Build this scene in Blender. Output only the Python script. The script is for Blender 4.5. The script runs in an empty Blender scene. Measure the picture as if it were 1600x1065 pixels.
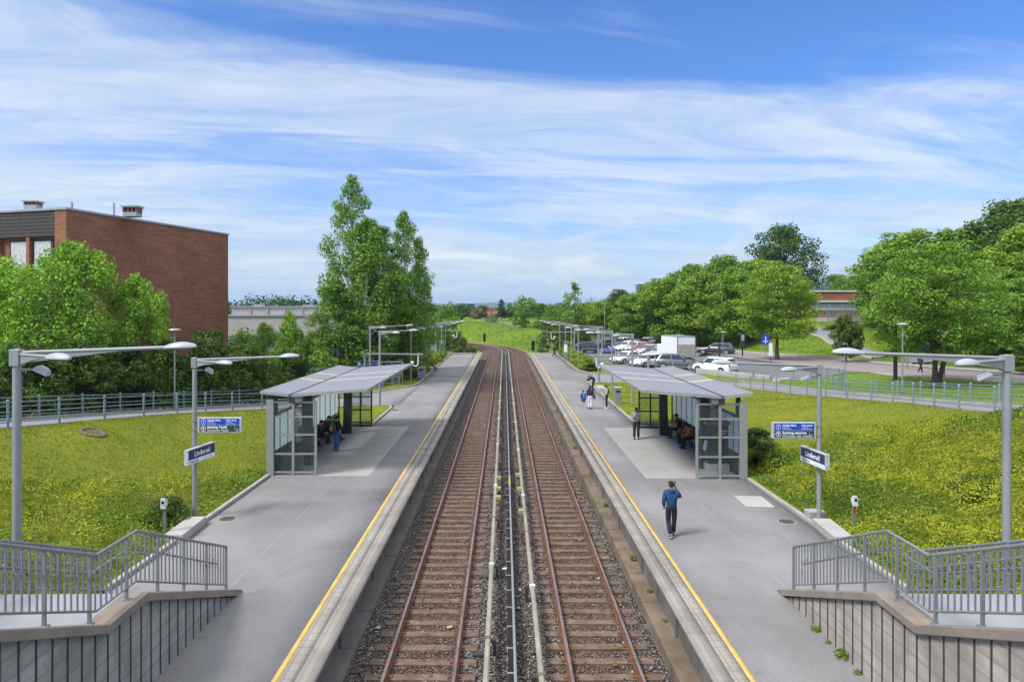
HAZE, EXPO = 0.00012, 0.7
import bpy, bmesh, math, random
import numpy as np
from mathutils import Vector, Matrix

random.seed(7)
RNG = np.random.default_rng(11)
PI = math.pi
SC = bpy.context.scene
COL = SC.collection
F, VX, VY, CAMZ = 1067.0, 788.0, 485.0, 6.8      # photo focal length in px, vanishing point of the track, eye height

def at(px, py, z=0.0):
    Y = F * (CAMZ - z) / (py - VY)
    return ((px - VX) / F * Y, Y, z)
def xat(px, Y): return (px - VX) / F * Y
def zat(py, Y): return CAMZ - (py - VY) / F * Y

# ------------------------------------------------------------------ helpers
def put(o, parent=None):
    COL.objects.link(o)
    if parent is not None: o.parent = parent
    return o
def tag(o, label=None, cat=None, group=None, kind=None):
    if label: o['label'] = label
    if cat: o['category'] = cat
    if group: o['group'] = group
    if kind: o['kind'] = kind
    return o
def thing(name, label, cat, loc=(0, 0, 0), rz=0, group=None):
    o = bpy.data.objects.new(name, None)
    o.empty_display_size = 0.3
    o.location = loc; o.rotation_euler = (0, 0, rz)
    put(o); return tag(o, label, cat, group)
KIDS = {}
def copy_tree(o, label=None, loc=None, rz=None, scale=None):
    c = o.copy(); COL.objects.link(c)
    if label: c['label'] = label
    if loc is not None: c.location = loc
    if rz is not None: c.rotation_euler = (0, 0, rz)
    if scale is not None: c.scale = scale
    for ch in o.children:
        d = ch.copy(); COL.objects.link(d); d.parent = c
        for g in ch.children:
            e = g.copy(); COL.objects.link(e); e.parent = d
    return c

class MB:
    def __init__(s): s.v = []; s.f = []; s.m = []
    def add(s, vs, fs, m=0):
        b = len(s.v); s.v.extend([tuple(p) for p in vs])
        for f in fs: s.f.append([b + i for i in f]); s.m.append(m)
        return s
    def box(s, x0, x1, y0, y1, z0, z1, m=0, T=None):
        vs = [(x0,y0,z0),(x1,y0,z0),(x1,y1,z0),(x0,y1,z0),(x0,y0,z1),(x1,y0,z1),(x1,y1,z1),(x0,y1,z1)]
        if T is not None: vs = [T @ Vector(p) for p in vs]
        return s.add(vs, [(3,2,1,0),(4,5,6,7),(0,1,5,4),(1,2,6,5),(2,3,7,6),(3,0,4,7)], m)
    def tube(s, pts, rad, n=8, m=0, cap=True):
        pts = [Vector(p) for p in pts]
        if not hasattr(rad, '__len__'): rad = [rad] * len(pts)
        rings = []; up = None
        for i, p in enumerate(pts):
            d = (pts[min(i+1, len(pts)-1)] - pts[max(i-1, 0)])
            d = d.normalized() if d.length > 1e-9 else Vector((0,0,1))
            if up is None: up = Vector((0,0,1)) if abs(d.z) < .95 else Vector((1,0,0))
            a = d.cross(up)
            if a.length < 1e-4: a = d.cross(Vector((1,0.1,0)))
            a.normalize(); b = a.cross(d).normalized(); up = b
            rings.append([p + (a*math.cos(2*PI*k/n) + b*math.sin(2*PI*k/n))*rad[i] for k in range(n)])
        return s.loft(rings, m, cap)
    def loft(s, rings, m=0, cap=True, closed=True):
        n = len(rings[0]); vs = [p for r in rings for p in r]; fs = []
        for i in range(len(rings)-1):
            for k in range(n if closed else n-1):
                k2 = (k+1) % n
                fs.append((i*n+k, i*n+k2, (i+1)*n+k2, (i+1)*n+k))
        if cap: fs.append(tuple(range(n-1, -1, -1))); fs.append(tuple((len(rings)-1)*n + k for k in range(n)))
        return s.add(vs, fs, m)
    def lathe(s, prof, n=16, m=0, c=(0,0,0)):
        return s.loft([[(c[0]+r*math.cos(2*PI*k/n), c[1]+r*math.sin(2*PI*k/n), c[2]+z) for k in range(n)] for r, z in prof], m)
    def prism(s, poly, y0, y1, m=0, T=None):           # poly in (x,z), extruded along y
        n = len(poly)
        vs = [(p[0], y0, p[1]) for p in poly] + [(p[0], y1, p[1]) for p in poly]
        if T is not None: vs = [T @ Vector(p) for p in vs]
        fs = [tuple(range(n)), tuple(range(2*n-1, n-1, -1))] + [((i+1)%n, i, n+i, n+(i+1)%n) for i in range(n)]
        return s.add(vs, fs, m)
    def ell(s, c, r, m=0, nu=12, nv=8, T=None, zmin=-1):
        rings = []
        for j in range(nv+1):
            t = max(math.sin(-PI/2 + PI*j/nv), zmin)
            q = math.sqrt(max(0, 1-t*t)) + 1e-4
            ring = [Vector((c[0]+r[0]*q*math.cos(2*PI*k/nu), c[1]+r[1]*q*math.sin(2*PI*k/nu), c[2]+r[2]*t)) for k in range(nu)]
            if T is not None: ring = [T @ p for p in ring]
            rings.append(ring)
        return s.loft(rings, m)
    def mesh(s, name, mats, smooth=False, recalc=True):
        me = bpy.data.meshes.new(name)
        me.from_pydata(s.v, [], s.f)
        for mt in (mats if isinstance(mats, (list, tuple)) else [mats]): me.materials.append(mt)
        if len(me.materials) > 1: me.polygons.foreach_set('material_index', s.m)
        if recalc:
            bm = bmesh.new(); bm.from_mesh(me); bmesh.ops.recalc_face_normals(bm, faces=bm.faces); bm.to_mesh(me); bm.free()
        if smooth:
            me.polygons.foreach_set('use_smooth', [True]*len(me.polygons))
            try: me.set_sharp_from_angle(angle=math.radians(40))
            except Exception: pass
        me.update(); return me
    def build(s, name, mats, parent=None, smooth=False, loc=None, bevel=0):
        o = bpy.data.objects.new(name, s.mesh(name, mats, smooth))
        if loc is not None: o.location = loc
        if bevel:
            b = o.modifiers.new('bevel', 'BEVEL'); b.width = bevel; b.segments = 2; b.limit_method = 'ANGLE'
        return put(o, parent)

def npmesh(name, V, Fq, mat, smooth=False, mi=None):
    """mesh from numpy arrays; Fq (n,k) all the same corner count"""
    me = bpy.data.meshes.new(name)
    V = np.asarray(V, dtype=np.float32); Fq = np.asarray(Fq, dtype=np.int32)
    n, k = Fq.shape
    me.vertices.add(len(V)); me.vertices.foreach_set('co', V.ravel())
    me.loops.add(n*k); me.loops.foreach_set('vertex_index', Fq.ravel())
    me.polygons.add(n)
    me.polygons.foreach_set('loop_start', np.arange(0, n*k, k, dtype=np.int32))
    for mt in (mat if isinstance(mat, (list, tuple)) else [mat]): me.materials.append(mt)
    if mi is not None: me.polygons.foreach_set('material_index', np.asarray(mi, dtype=np.int32))
    if smooth: me.polygons.foreach_set('use_smooth', np.ones(n, dtype=bool))
    me.update(calc_edges=True); me.validate()
    return me
def obj(name, me, parent=None, loc=None):
    o = bpy.data.objects.new(name, me)
    if loc is not None: o.location = loc
    return put(o, parent)

# ------------------------------------------------------------------ materials
def newmat(name):
    m = bpy.data.materials.new(name); m.use_nodes = True
    nt = m.node_tree; nt.nodes.clear()
    out = nt.nodes.new('ShaderNodeOutputMaterial')
    return m, nt, out
def nd(nt, t, props=None, **ins):
    n = nt.nodes.new(t)
    for k, v in (props or {}).items(): setattr(n, k, v)
    for k, v in ins.items():
        key = int(k[1:]) if (k[0] == 'i' and k[1:].isdigit()) else k.replace('_', ' ')
        s = n.inputs[key]
        if isinstance(v, bpy.types.NodeSocket): nt.links.new(v, s)
        elif isinstance(v, bpy.types.Node): nt.links.new(v.outputs[0], s)
        else: s.default_value = v
    return n
def c4(c): return (c[0], c[1], c[2], 1.0)
def ramp(nt, fac, stops, interp='LINEAR'):
    r = nt.nodes.new('ShaderNodeValToRGB'); nt.links.new(fac, r.inputs[0])
    r.color_ramp.interpolation = interp
    e = r.color_ramp.elements
    e[0].position, e[0].color = stops[0][0], c4(stops[0][1]) if hasattr(stops[0][1], '__len__') else (stops[0][1],)*3+(1,)
    e[1].position, e[1].color = stops[-1][0], c4(stops[-1][1]) if hasattr(stops[-1][1], '__len__') else (stops[-1][1],)*3+(1,)
    for p, c in stops[1:-1]:
        x = e.new(p); x.color = c4(c) if hasattr(c, '__len__') else (c,)*3+(1,)
    return r.outputs[0]
def mixc(nt, fac, a, b, mode='MIX'):
    n = nt.nodes.new('ShaderNodeMix'); n.data_type = 'RGBA'; n.blend_type = mode
    for s, v in ((n.inputs[0], fac), (n.inputs[6], a), (n.inputs[7], b)):
        if isinstance(v, bpy.types.NodeSocket): nt.links.new(v, s)
        elif hasattr(v, '__len__'): s.default_value = c4(v)
        else: s.default_value = v
    return n.outputs[2]
def noise(nt, vec, scale, detail=4, rough=.6, dist=0):
    n = nd(nt, 'ShaderNodeTexNoise', Scale=scale, Detail=detail, Roughness=rough, Distortion=dist)
    if vec is not None: nt.links.new(vec, n.inputs['Vector'])
    return n.outputs['Fac']
def ocoord(nt, sc=(1, 1, 1)):
    t = nt.nodes.new('ShaderNodeTexCoord').outputs['Object']
    if sc != (1, 1, 1):
        mp = nd(nt, 'ShaderNodeMapping', Vector=t); mp.inputs['Scale'].default_value = sc; t = mp.outputs[0]
    return t
def math_(nt, op, a, b=0.0, c=0.0):
    n = nt.nodes.new('ShaderNodeMath'); n.operation = op
    for i, v in enumerate((a, b, c)):
        if isinstance(v, bpy.types.NodeSocket): nt.links.new(v, n.inputs[i])
        else: n.inputs[i].default_value = v
    return n.outputs[0]
def finish(nt, out, color, rough=.7, metal=0, bump=None, bstr=.3, bdist=.02, spec=.5, coat=0):
    p = nd(nt, 'ShaderNodeBsdfPrincipled')
    for k, v in (('Base Color', color), ('Roughness', rough), ('Metallic', metal), ('Specular IOR Level', spec), ('Coat Weight', coat)):
        if isinstance(v, bpy.types.NodeSocket): nt.links.new(v, p.inputs[k])
        elif hasattr(v, '__len__'): p.inputs[k].default_value = c4(v)
        else: p.inputs[k].default_value = v
    if bump is not None:
        b = nd(nt, 'ShaderNodeBump', Strength=bstr, Distance=bdist, Height=bump)
        nt.links.new(b.outputs[0], p.inputs['Normal'])
    nt.links.new(p.outputs[0], out.inputs[0]); return p
def sc3(c, k): return tuple(min(1, x*k) for x in c)
MATS = {}
def mat(name, col, rough=.6, metal=0, var=.18, vs=3.0, bump=0.0, bs=40, spec=.5, coat=0):
    if name in MATS: return MATS[name]
    m, nt, out = newmat(name)
    o = ocoord(nt)
    n = noise(nt, o, vs, 5, .65)
    c = ramp(nt, n, [(.3, sc3(col, 1-var)), (.7, sc3(col, 1+var))])
    b = noise(nt, o, bs, 3) if bump else None
    r = math_(nt, 'MULTIPLY_ADD', n, .16, rough-.08)
    finish(nt, out, c, r, metal, b, bump, .01, spec, coat)
    MATS[name] = m; return m

def leafmat(name, cols, trans=.25, rough=.55, patchy=0, pscale=.9):
    m, nt, out = newmat(name)
    g = nt.nodes.new('ShaderNodeNewGeometry')
    oi = nt.nodes.new('ShaderNodeObjectInfo')
    rnd = math_(nt, 'MULTIPLY_ADD', oi.outputs['Random'], .22, math_(nt, 'MULTIPLY', g.outputs['Random Per Island'], .78))
    if patchy:
        pn = ramp(nt, noise(nt, ocoord(nt, (.7, 1.0, 1)), pscale, 5, .7, .8), [(.34, 0.0), (.66, 1.0)])
        rnd = math_(nt, 'ADD', math_(nt, 'MULTIPLY', rnd, 1-patchy), math_(nt, 'MULTIPLY', pn, patchy))
    n = len(cols)
    c = ramp(nt, rnd, [(i/(n-1), cols[i]) for i in range(n)])
    d = nd(nt, 'ShaderNodeBsdfPrincipled', Base_Color=c, Roughness=rough)
    d.inputs['Specular IOR Level'].default_value = .3
    t = nd(nt, 'ShaderNodeBsdfTranslucent', Color=mixc(nt, 1.0, c, (1.0, 1.15, .5), 'MULTIPLY'))
    mx = nd(nt, 'ShaderNodeMixShader', i0=trans, i1=d.outputs[0], i2=t.outputs[0])
    nt.links.new(mx.outputs[0], out.inputs[0]); return m

def glassmat(name, col=(.85, .9, .9), trans=.82, rough=.05):
    m, nt, out = newmat(name)
    t = nd(nt, 'ShaderNodeBsdfTransparent', Color=c4(col))
    g = nd(nt, 'ShaderNodeBsdfPrincipled', Base_Color=c4((.25, .29, .3)), Roughness=rough)
    lw = nd(nt, 'ShaderNodeLayerWeight', Blend=.25)
    f = math_(nt, 'MULTIPLY_ADD', lw.outputs['Fresnel'], .5, 1-trans)
    mx = nd(nt, 'ShaderNodeMixShader', i0=f, i1=t.outputs[0], i2=g.outputs[0])
    nt.links.new(mx.outputs[0], out.inputs[0]); return m
# ------------------------------------------------------------------ specific materials
def m_asphalt(name, base, tint=(1, 1, 1), patch=.5, seams=None):
    m, nt, out = newmat(name); o = ocoord(nt)
    big = noise(nt, o, .18, 6, .6, .4); mid = noise(nt, ocoord(nt, (1, .35, 1)), 1.1, 6, .7); fine = noise(nt, o, 60, 2, .8)
    c = ramp(nt, big, [(.30, sc3(base, 1-.25*patch)), (.5, base), (.72, sc3(base, 1+.25*patch))])
    c = mixc(nt, ramp(nt, mid, [(.55, 0.0), (.80, .35)]), c, sc3(base, 1.5))
    c = mixc(nt, ramp(nt, noise(nt, ocoord(nt, (1, .5, 1)), .55, 5, .75), [(.60, 0.0), (.75, .45)]), c, sc3((base[0]*.9, base[1]*.85, base[2]*.75), .62))
    c = mixc(nt, ramp(nt, fine, [(.38, 0.0), (.68, .75)]), c, sc3(base, .5))
    c = mixc(nt, ramp(nt, noise(nt, o, 21, 3, .8), [(.50, 0.0), (.75, .5)]), c, sc3(base, 1.55))
    v = nd(nt, 'ShaderNodeTexVoronoi', {'feature': 'DISTANCE_TO_EDGE'}, Scale=.23)
    wv = nd(nt, 'ShaderNodeVectorMath', {'operation': 'ADD'}, i0=o, i1=nd(nt, 'ShaderNodeVectorMath', {'operation': 'SCALE'}, i0=nd(nt, 'ShaderNodeTexNoise', Scale=1.3, Detail=4.0, Vector=o).outputs['Color'], Scale=.9).outputs[0])
    nt.links.new(wv.outputs[0], v.inputs['Vector'])
    cr = ramp(nt, v.outputs['Distance'], [(0.0, .16), (.004, 0.0)])
    c = mixc(nt, cr, c, sc3(base, .45))
    gum = nd(nt, 'ShaderNodeTexVoronoi', Scale=1.6, Randomness=1.0); nt.links.new(o, gum.inputs['Vector'])
    c = mixc(nt, ramp(nt, gum.outputs['Distance'], [(.035, .65), (.06, 0.0)]), c, sc3(base, .4))
    sp = nd(nt, 'ShaderNodeTexVoronoi', Scale=.75, Randomness=1.0); nt.links.new(wv.outputs[0], sp.inputs['Vector'])
    c = mixc(nt, ramp(nt, sp.outputs['Distance'], [(.06, .35), (.12, 0.0)]), c, sc3(base, .55))
    if seams:
        xs = nd(nt, 'ShaderNodeSeparateXYZ', Vector=o).outputs[0]
        wob_ = math_(nt, 'MULTIPLY_ADD', noise(nt, ocoord(nt, (0, .8, 0)), 1.0, 3), .10, -.05)
        for sx in seams:
            d = math_(nt, 'ABSOLUTE', math_(nt, 'SUBTRACT', math_(nt, 'ADD', xs, wob_), sx))
            brk = ramp(nt, noise(nt, ocoord(nt, (0, 1, 0)), .9, 3), [(.42, 0.0), (.55, 1.0)])
            c = mixc(nt, math_(nt, 'MULTIPLY', ramp(nt, d, [(.006, .55), (.022, 0.0)]), brk), c, sc3(base, 1.7))
            side = ramp(nt, d, [(.02, .25), (.5, 0.0)])
            c = mixc(nt, math_(nt, 'MULTIPLY', side, brk), c, sc3(base, .78))
    finish(nt, out, c, .88, 0, fine, .35, .01, .25); return m
ASPH = m_asphalt('platform_asphalt', (.236, .228, .224), patch=1.5, seams=(-6.75, 6.9))
ASPH_PATH = m_asphalt('path_asphalt', (.25, .25, .255), patch=.4)
ASPH_CAR = m_asphalt('car_park_asphalt', (.165, .165, .17))
ROADM = m_asphalt('road_asphalt', (.27, .225, .215), patch=.3)
ROADG = m_asphalt('grey_road_asphalt', (.21, .21, .215), patch=.3)

def m_concrete(name, base, stain=.5, boards=None, vert=0):
    m, nt, out = newmat(name); o = ocoord(nt)
    big = noise(nt, o, .9, 6, .65, .3); fine = noise(nt, o, 35, 4, .75)
    c = ramp(nt, big, [(.28, sc3(base, 1-.35*stain)), (.52, base), (.75, sc3(base, 1+.3*stain))])
    st = noise(nt, ocoord(nt, (3, 3, .35)), 1.6, 5, .7)
    c = mixc(nt, ramp(nt, st, [(.52, 0.0), (.78, .6*stain)]), c, sc3((base[0], base[1]*.93, base[2]*.84), .55))
    c = mixc(nt, ramp(nt, fine, [(.4, 0.0), (.8, .4)]), c, sc3(base, .6))
    h = fine
    if boards:
        w = nd(nt, 'ShaderNodeTexWave', {'wave_type': 'BANDS', 'bands_direction': 'Z', 'wave_profile': 'SAW'}, Scale=boards, Distortion=.6, Detail=2.0)
        nt.links.new(ocoord(nt, (.08, .08, 1)), w.inputs['Vector'])
        ln = ramp(nt, w.outputs['Fac'], [(.0, .75), (.10, 0.0), (.88, 0.0), (1.0, .75)])
        c = mixc(nt, ln, c, sc3(base, .5))
        bn = noise(nt, ocoord(nt, (.3, .3, 9)), 1.0, 2)
        c = mixc(nt, ramp(nt, bn, [(.35, .6), (.65, 0.0)]), c, sc3(base, .6))
    finish(nt, out, c, .9, 0, h, .4, .01, .2); return m
CONC = m_concrete('concrete', (.36, .345, .32))
CONC_L = m_concrete('pale_concrete', (.40, .385, .36), .4)
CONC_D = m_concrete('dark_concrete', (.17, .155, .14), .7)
CONC_WALL = m_concrete('board_marked_concrete', (.36, .345, .32), 1.3, boards=1.1)
CONC_WALL_LIT = m_concrete('sunlit_board_marked_concrete', (.42, .375, .32), 1.3, boards=1.1)  # same concrete, sun on the right wall painted in as paler warmer colour
COPING = m_concrete('weathered_coping', (.27, .225, .185), .9)
KERBM = m_concrete('kerb_stone', (.36, .345, .32), .5)
SLABM = m_concrete('slab_concrete', (.37, .355, .33), .35)
STAIRM = m_concrete('stair_stone', (.29, .305, .325), .3)

def m_edge_tiles(name, tact):
    m, nt, out = newmat(name); o = ocoord(nt)
    base = (.315, .295, .255) if tact else (.275, .248, .215)
    big = noise(nt, o, .8, 6, .65)
    c = ramp(nt, big, [(.3, sc3(base, .72)), (.7, sc3(base, 1.2))])
    b = nd(nt, 'ShaderNodeTexBrick', {'offset': 0.0}, Scale=1.0, Mortar_Size=.012 if tact else .008, Brick_Width=.205 if tact else .145, Row_Height=.30 if tact else 1.6, Mortar_Smooth=.1)
    nt.links.new(o, b.inputs['Vector'])
    c = mixc(nt, math_(nt, 'MULTIPLY', b.outputs['Fac'], .5), c, (.10, .095, .085))
    bump = noise(nt, o, 45, 3)
    if tact:
        v = nd(nt, 'ShaderNodeTexVoronoi', Scale=17.0, Randomness=0.0); nt.links.new(o, v.inputs['Vector'])
        dots = ramp(nt, v.outputs['Distance'], [(.22, 1.0), (.36, 0.0)])
        c = mixc(nt, math_(nt, 'MULTIPLY', dots, .3), c, sc3(base, .5)); bump = dots
    finish(nt, out, c, .85, 0, bump, .5, .01, .3); return m
TACT = m_edge_tiles('tactile_tiles', True); EDGE = m_edge_tiles('ribbed_edge_slabs', False)

def m_grass(name, cols, yellow=(.40, .345, .045), yamt=.6):
    m, nt, out = newmat(name); o = ocoord(nt)
    a = noise(nt, o, .35, 6, .7, .5); b = noise(nt, ocoord(nt, (.5, 1.6, 1)), 3.2, 6, .75, 1.2); f = noise(nt, o, 38, 3, .8)
    c = ramp(nt, f, [(.28, cols[0]), (.5, cols[1]), (.75, cols[2])])
    c = mixc(nt, ramp(nt, b, [(.42, 0.0), (.72, yamt)]), c, yellow)
    c = mixc(nt, ramp(nt, a, [(.40, .45), (.62, 0.0)]), c, cols[0])
    h = math_(nt, 'ADD', math_(nt, 'MULTIPLY', b, 1.2), f)
    finish(nt, out, c, .9, 0, h, .9, .06, .15); return m
GRASS = m_grass('lawn_grass', [(.10, .145, .012), (.19, .23, .018), (.30, .32, .03)])
MEADOW = m_grass('meadow_grass', [(.09, .155, .014), (.15, .235, .022), (.22, .31, .035)], (.28, .33, .05), .4)

def rustdust(nt, o, c):
    x = nd(nt, 'ShaderNodeSeparateXYZ', Vector=o).outputs[0]     # brake dust lies between and beside the running rails
    d = math_(nt, 'MINIMUM', math_(nt, 'ABSOLUTE', math_(nt, 'ADD', x, 1.83)), math_(nt, 'ABSOLUTE', math_(nt, 'SUBTRACT', x, 2.2)))
    k = math_(nt, 'ADD', d, math_(nt, 'MULTIPLY', noise(nt, o, 1.1, 4), .5))
    return mixc(nt, ramp(nt, k, [(.75, .5), (1.45, .06)]), c, (.105, .05, .028))
def m_ballast():
    m, nt, out = newmat('ballast_stone'); o = ocoord(nt)
    v = nd(nt, 'ShaderNodeTexVoronoi', Scale=17.0); nt.links.new(o, v.inputs['Vector'])
    s = nd(nt, 'ShaderNodeSeparateColor'); nt.links.new(v.outputs['Color'], s.inputs[0])
    c = ramp(nt, s.outputs[0], [(0, (.055, .045, .038)), (.45, (.155, .132, .112)), (.8, (.25, .218, .19)), (1, (.42, .38, .345))])
    c = mixc(nt, ramp(nt, v.outputs['Distance'], [(.25, 0.0), (.75, .85)]), c, (.015, .012, .01))
    c = rustdust(nt, o, c)
    inv = math_(nt, 'SUBTRACT', 1.0, v.outputs['Distance'])
    finish(nt, out, c, .9, 0, inv, 1.0, .06, .2); return m
BALLAST = m_ballast()
def m_stones():
    m, nt, out = newmat('loose_ballast_stones')
    g = nt.nodes.new('ShaderNodeNewGeometry')
    c = ramp(nt, g.outputs['Random Per Island'], [(0, (.055, .045, .038)), (.4, (.16, .136, .115)), (.75, (.255, .222, .195)), (.95, (.38, .345, .31)), (1, (.62, .60, .57))])
    c = rustdust(nt, ocoord(nt), c)
    finish(nt, out, c, .85, spec=.25); return m
STONES = m_stones()
def m_rust(name, a, b, c3, rough=.75, metal=.2, vs=5):
    m, nt, out = newmat(name); o = ocoord(nt)
    n = noise(nt, o, vs, 6, .7); f = noise(nt, o, 60, 3, .7)
    c = ramp(nt, n, [(.3, a), (.52, b), (.75, c3)])
    c = mixc(nt, ramp(nt, f, [(.4, 0.0), (.75, .5)]), c, sc3(a, .6))
    finish(nt, out, c, rough, metal, f, .3, .01, .3); return m
RUST = m_rust('rusty_rail', (.10, .042, .022), (.19, .075, .036), (.27, .12, .06))
RAILTOP = m_rust('worn_rail_top', (.20, .14, .12), (.31, .245, .22), (.40, .34, .31), .42, .6, 1.2)
SLEEPER = m_rust('sleeper_wood', (.09, .058, .040), (.17, .118, .082), (.26, .20, .15), .85, 0, 3)
CREAM = mat('third_rail_cover', (.27, .25, .19), .6, 0, .22, 1.2)
YELLOWBOX = mat('yellow_cover', (.36, .31, .12), .6)
YLINE = mat('yellow_paint', (.56, .375, .10), .7, 0, .2, 2.5)
BLACK = mat('black_plastic', (.016, .016, .016), .8, spec=.2)
DARKIRON = mat('dark_iron', (.06, .055, .05), .55, .4)
GALV = mat('galvanised_steel', (.28, .295, .30), .42, .35, .1, 2)
LAMPGREY = mat('grey_lamp_paint', (.27, .28, .275), .45, .1, .06, 2)
LAMPHEAD = mat('pale_lamp_housing', (.37, .385, .40), .3, 0, .05, 3)
LAMPLENS = mat('dark_lens', (.10, .11, .12), .2)
FLOODGLASS = mat('floodlight_glass', (.12, .13, .14), .12)
RAILBLUE = mat('blue_grey_rail_paint', (.20, .265, .29), .45, .1, .1, 3)
RAILGREY = mat('grey_rail_paint', (.22, .228, .235), .45, .2, .12, 4)
SHELTER = mat('shelter_grey_paint', (.27, .275, .25), .45, .1, .06, 3)
SHDARK = mat('shelter_dark_steel', (.05, .052, .05), .5, .2, .15, 3)
SHROOF = mat('corrugated_roof_sheet', (.205, .215, .24), .6, .1, .07, 1.5)
ROOFLIGHT = mat('cream_rooflight', (.38, .34, .265), .5, 0, .08, 3)
FASCIA = mat('roof_fascia', (.30, .31, .30), .45)
def m_opal():
    m, nt, out = newmat('opal_glass_panel')
    d = nd(nt, 'ShaderNodeBsdfPrincipled', Base_Color=c4((.62, .66, .69)), Roughness=.2)
    t = nd(nt, 'ShaderNodeBsdfTranslucent', Color=c4((.80, .85, .88)))
    mx = nd(nt, 'ShaderNodeMixShader', i0=.7, i1=d.outputs[0], i2=t.outputs[0]); nt.links.new(mx.outputs[0], out.inputs[0]); return m
WHITEPANEL = m_opal()
DARKPANEL = mat('smoked_glass_panel', (.10, .115, .12), .12, 0, .2, 1.5)
GLASS = glassmat('clear_glass', trans=.93)
SIGNBLUE = mat('sign_blue', (.012, .06, .42), .35, 0, .05)
SIGNDARK = mat('sign_slate', (.03, .045, .06), .35, 0, .05)
SIGNNAVY = mat('sign_navy', (.025, .04, .085), .35, 0, .05)
SIGNWHITE = mat('sign_white', (.82, .83, .85), .4, 0, .03)
SIGNFRAME = mat('sign_frame', (.50, .53, .56), .4, .2)
RED = mat('red_paint', (.55, .03, .03), .4)
WHITE = mat('white_paint', (.78, .79, .80), .4, 0, .04)
BARK = m_rust('bark', (.055, .042, .032), (.11, .088, .07), (.19, .16, .13), .9, 0, 6)
def m_birchbark():
    m, nt, out = newmat('birch_bark')
    n = noise(nt, ocoord(nt, (1, 1, 5)), 2.2, 5, .7)
    c = ramp(nt, n, [(.38, (.05, .045, .04)), (.50, (.55, .53, .49)), (.8, (.68, .66, .62))])
    finish(nt, out, c, .8); return m
BIRCHBARK = m_birchbark()
def m_brick(name, c1, c2, mortar, scale=1.0):
    m, nt, out = newmat(name); o = ocoord(nt)
    s = nd(nt, 'ShaderNodeSeparateXYZ', Vector=o)
    u = math_(nt, 'ADD', s.outputs[0], s.outputs[1])
    v = nd(nt, 'ShaderNodeCombineXYZ', X=u, Y=s.outputs[2])
    b = nd(nt, 'ShaderNodeTexBrick', Vector=v.outputs[0], Color1=c4(c1), Color2=c4(c2), Mortar=c4(mortar), Scale=scale, Mortar_Size=.012, Brick_Width=.30, Row_Height=.10, Bias=-.1)
    big = noise(nt, ocoord(nt, (1, 1, 1.3)), .28, 5, .65, .6)
    c = mixc(nt, ramp(nt, big, [(.38, 0.0), (.62, .6)]), b.outputs[0], sc3((c1[0]*.62, c1[1]*.85, c1[2]*.9), .8))
    rows = noise(nt, ocoord(nt, (.45, .45, 6.5)), 1.0, 3, .8)
    c = mixc(nt, ramp(nt, rows, [(.46, 0.0), (.62, .55)]), c, sc3(c1, .42))
    c = mixc(nt, ramp(nt, noise(nt, ocoord(nt, (1.2, 1.2, 4)), 1.3, 3), [(.55, 0.0), (.8, .5)]), c, sc3(c2, 1.75))
    c = mixc(nt, ramp(nt, noise(nt, ocoord(nt, (.8, .8, 1.6)), 1.1, 5, .75), [(.50, 0.0), (.72, .55)]), c, sc3((c1[0]*.7, c1[1]*.62, c1[2]*.62), 1.0))
    finish(nt, out, c, .9, 0, b.outputs['Fac'], .4, .01, .2); return m
BRICK = m_brick('red_brick', (.42, .155, .088), (.29, .112, .07), (.25, .165, .125))
BRICK_O = m_brick('orange_brick', (.42, .14, .075), (.34, .11, .06), (.30, .2, .15))

# ------------------------------------------------------------------ terrain height
I = np.interp
def smooth(t): t = np.clip(t, 0, 1); return t*t*(3-2*t)
LXN = ([6,16,24,27,30.4,35,39.5,42.5,45,47,48.6,49.3], [-23.5,-22.3,-20.6,-19.8,-19.1,-17.9,-17,-16.2,-14.5,-12.3,-9.5,-7.8])
LZN = ([6,16,24,27,30.4,35,39.5,42.5,45,47,48.6,49.3], [4.6,3.4,2.5,2.15,1.84,1.45,.95,.6,.35,.15,.02,0])
LXF = ([6,16,24,29,33,38,43,47,51,54,57,59.5,61.5], [-26.3,-25.1,-23.4,-22.2,-21.3,-20.1,-18.9,-17.2,-14.5,-12.2,-10.5,-9,-7.9])
LZF = ([6,16,24,29,33,38,43,47,51,54,57,59.5,61.5], [4.6,3.4,2.55,2.05,1.65,1.15,.65,.3,.08,.02,0,0,0])
RXN = ([6,16,24,31,33.5,36.7,40,44,48,55,59,61.5,63,64,64.4], [23,22,21.2,21,21.3,21.8,22,21.5,21,20.7,20.3,19,16,11,7.8])
RZN = ([6,16,24,31,33.5,36.7,40,44,48,55,59,61.5,63,64,64.4], [5,3.9,2.9,2.3,2.1,1.8,1.5,1.2,.9,.4,.15,.05,0,0,0])
RXF = ([6,16,24,31,37,42,50,58,64,67,70,71.5,72.5], [26.5,25.4,24.6,24.2,24.6,24.8,24.2,23.8,23,21,17,13,9.6])
RZF = ([6,16,24,31,37,42,50,58,64,67,70,71.5,72.5], [5,3.9,2.9,2.3,1.78,1.35,.8,.3,.03,0,0,0,0])
KL = ([0,39.9,40.4,61.5,73,111], [-9.6,-9.6,-7.8,-7.9,-8.0,-8.5])
KR = ([0,39.9,40.4,63.6,65,71.8,78,111], [9.72,9.72,7.8,7.84,7.9,9.6,8.2,8.1])
RN = ([0,40,50,58,69,82,92,112,140,200,300], [70,46,40,34,31.7,30.3,29.9,27,22,18,14])
RF = ([0,40,50,58,72,86,98,114.6,140,200,300], [84,58,51,47,42,39.7,36,33.7,29,25,21])
RZ = ([0,40,60,90,120,200,300], [3,1.6,1.2,.8,.3,-1,-1])
CPL = ([62,66,72.5,74,80,95,105,124], [27,24.5,22,20,15.5,11.6,10.8,11])
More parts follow.
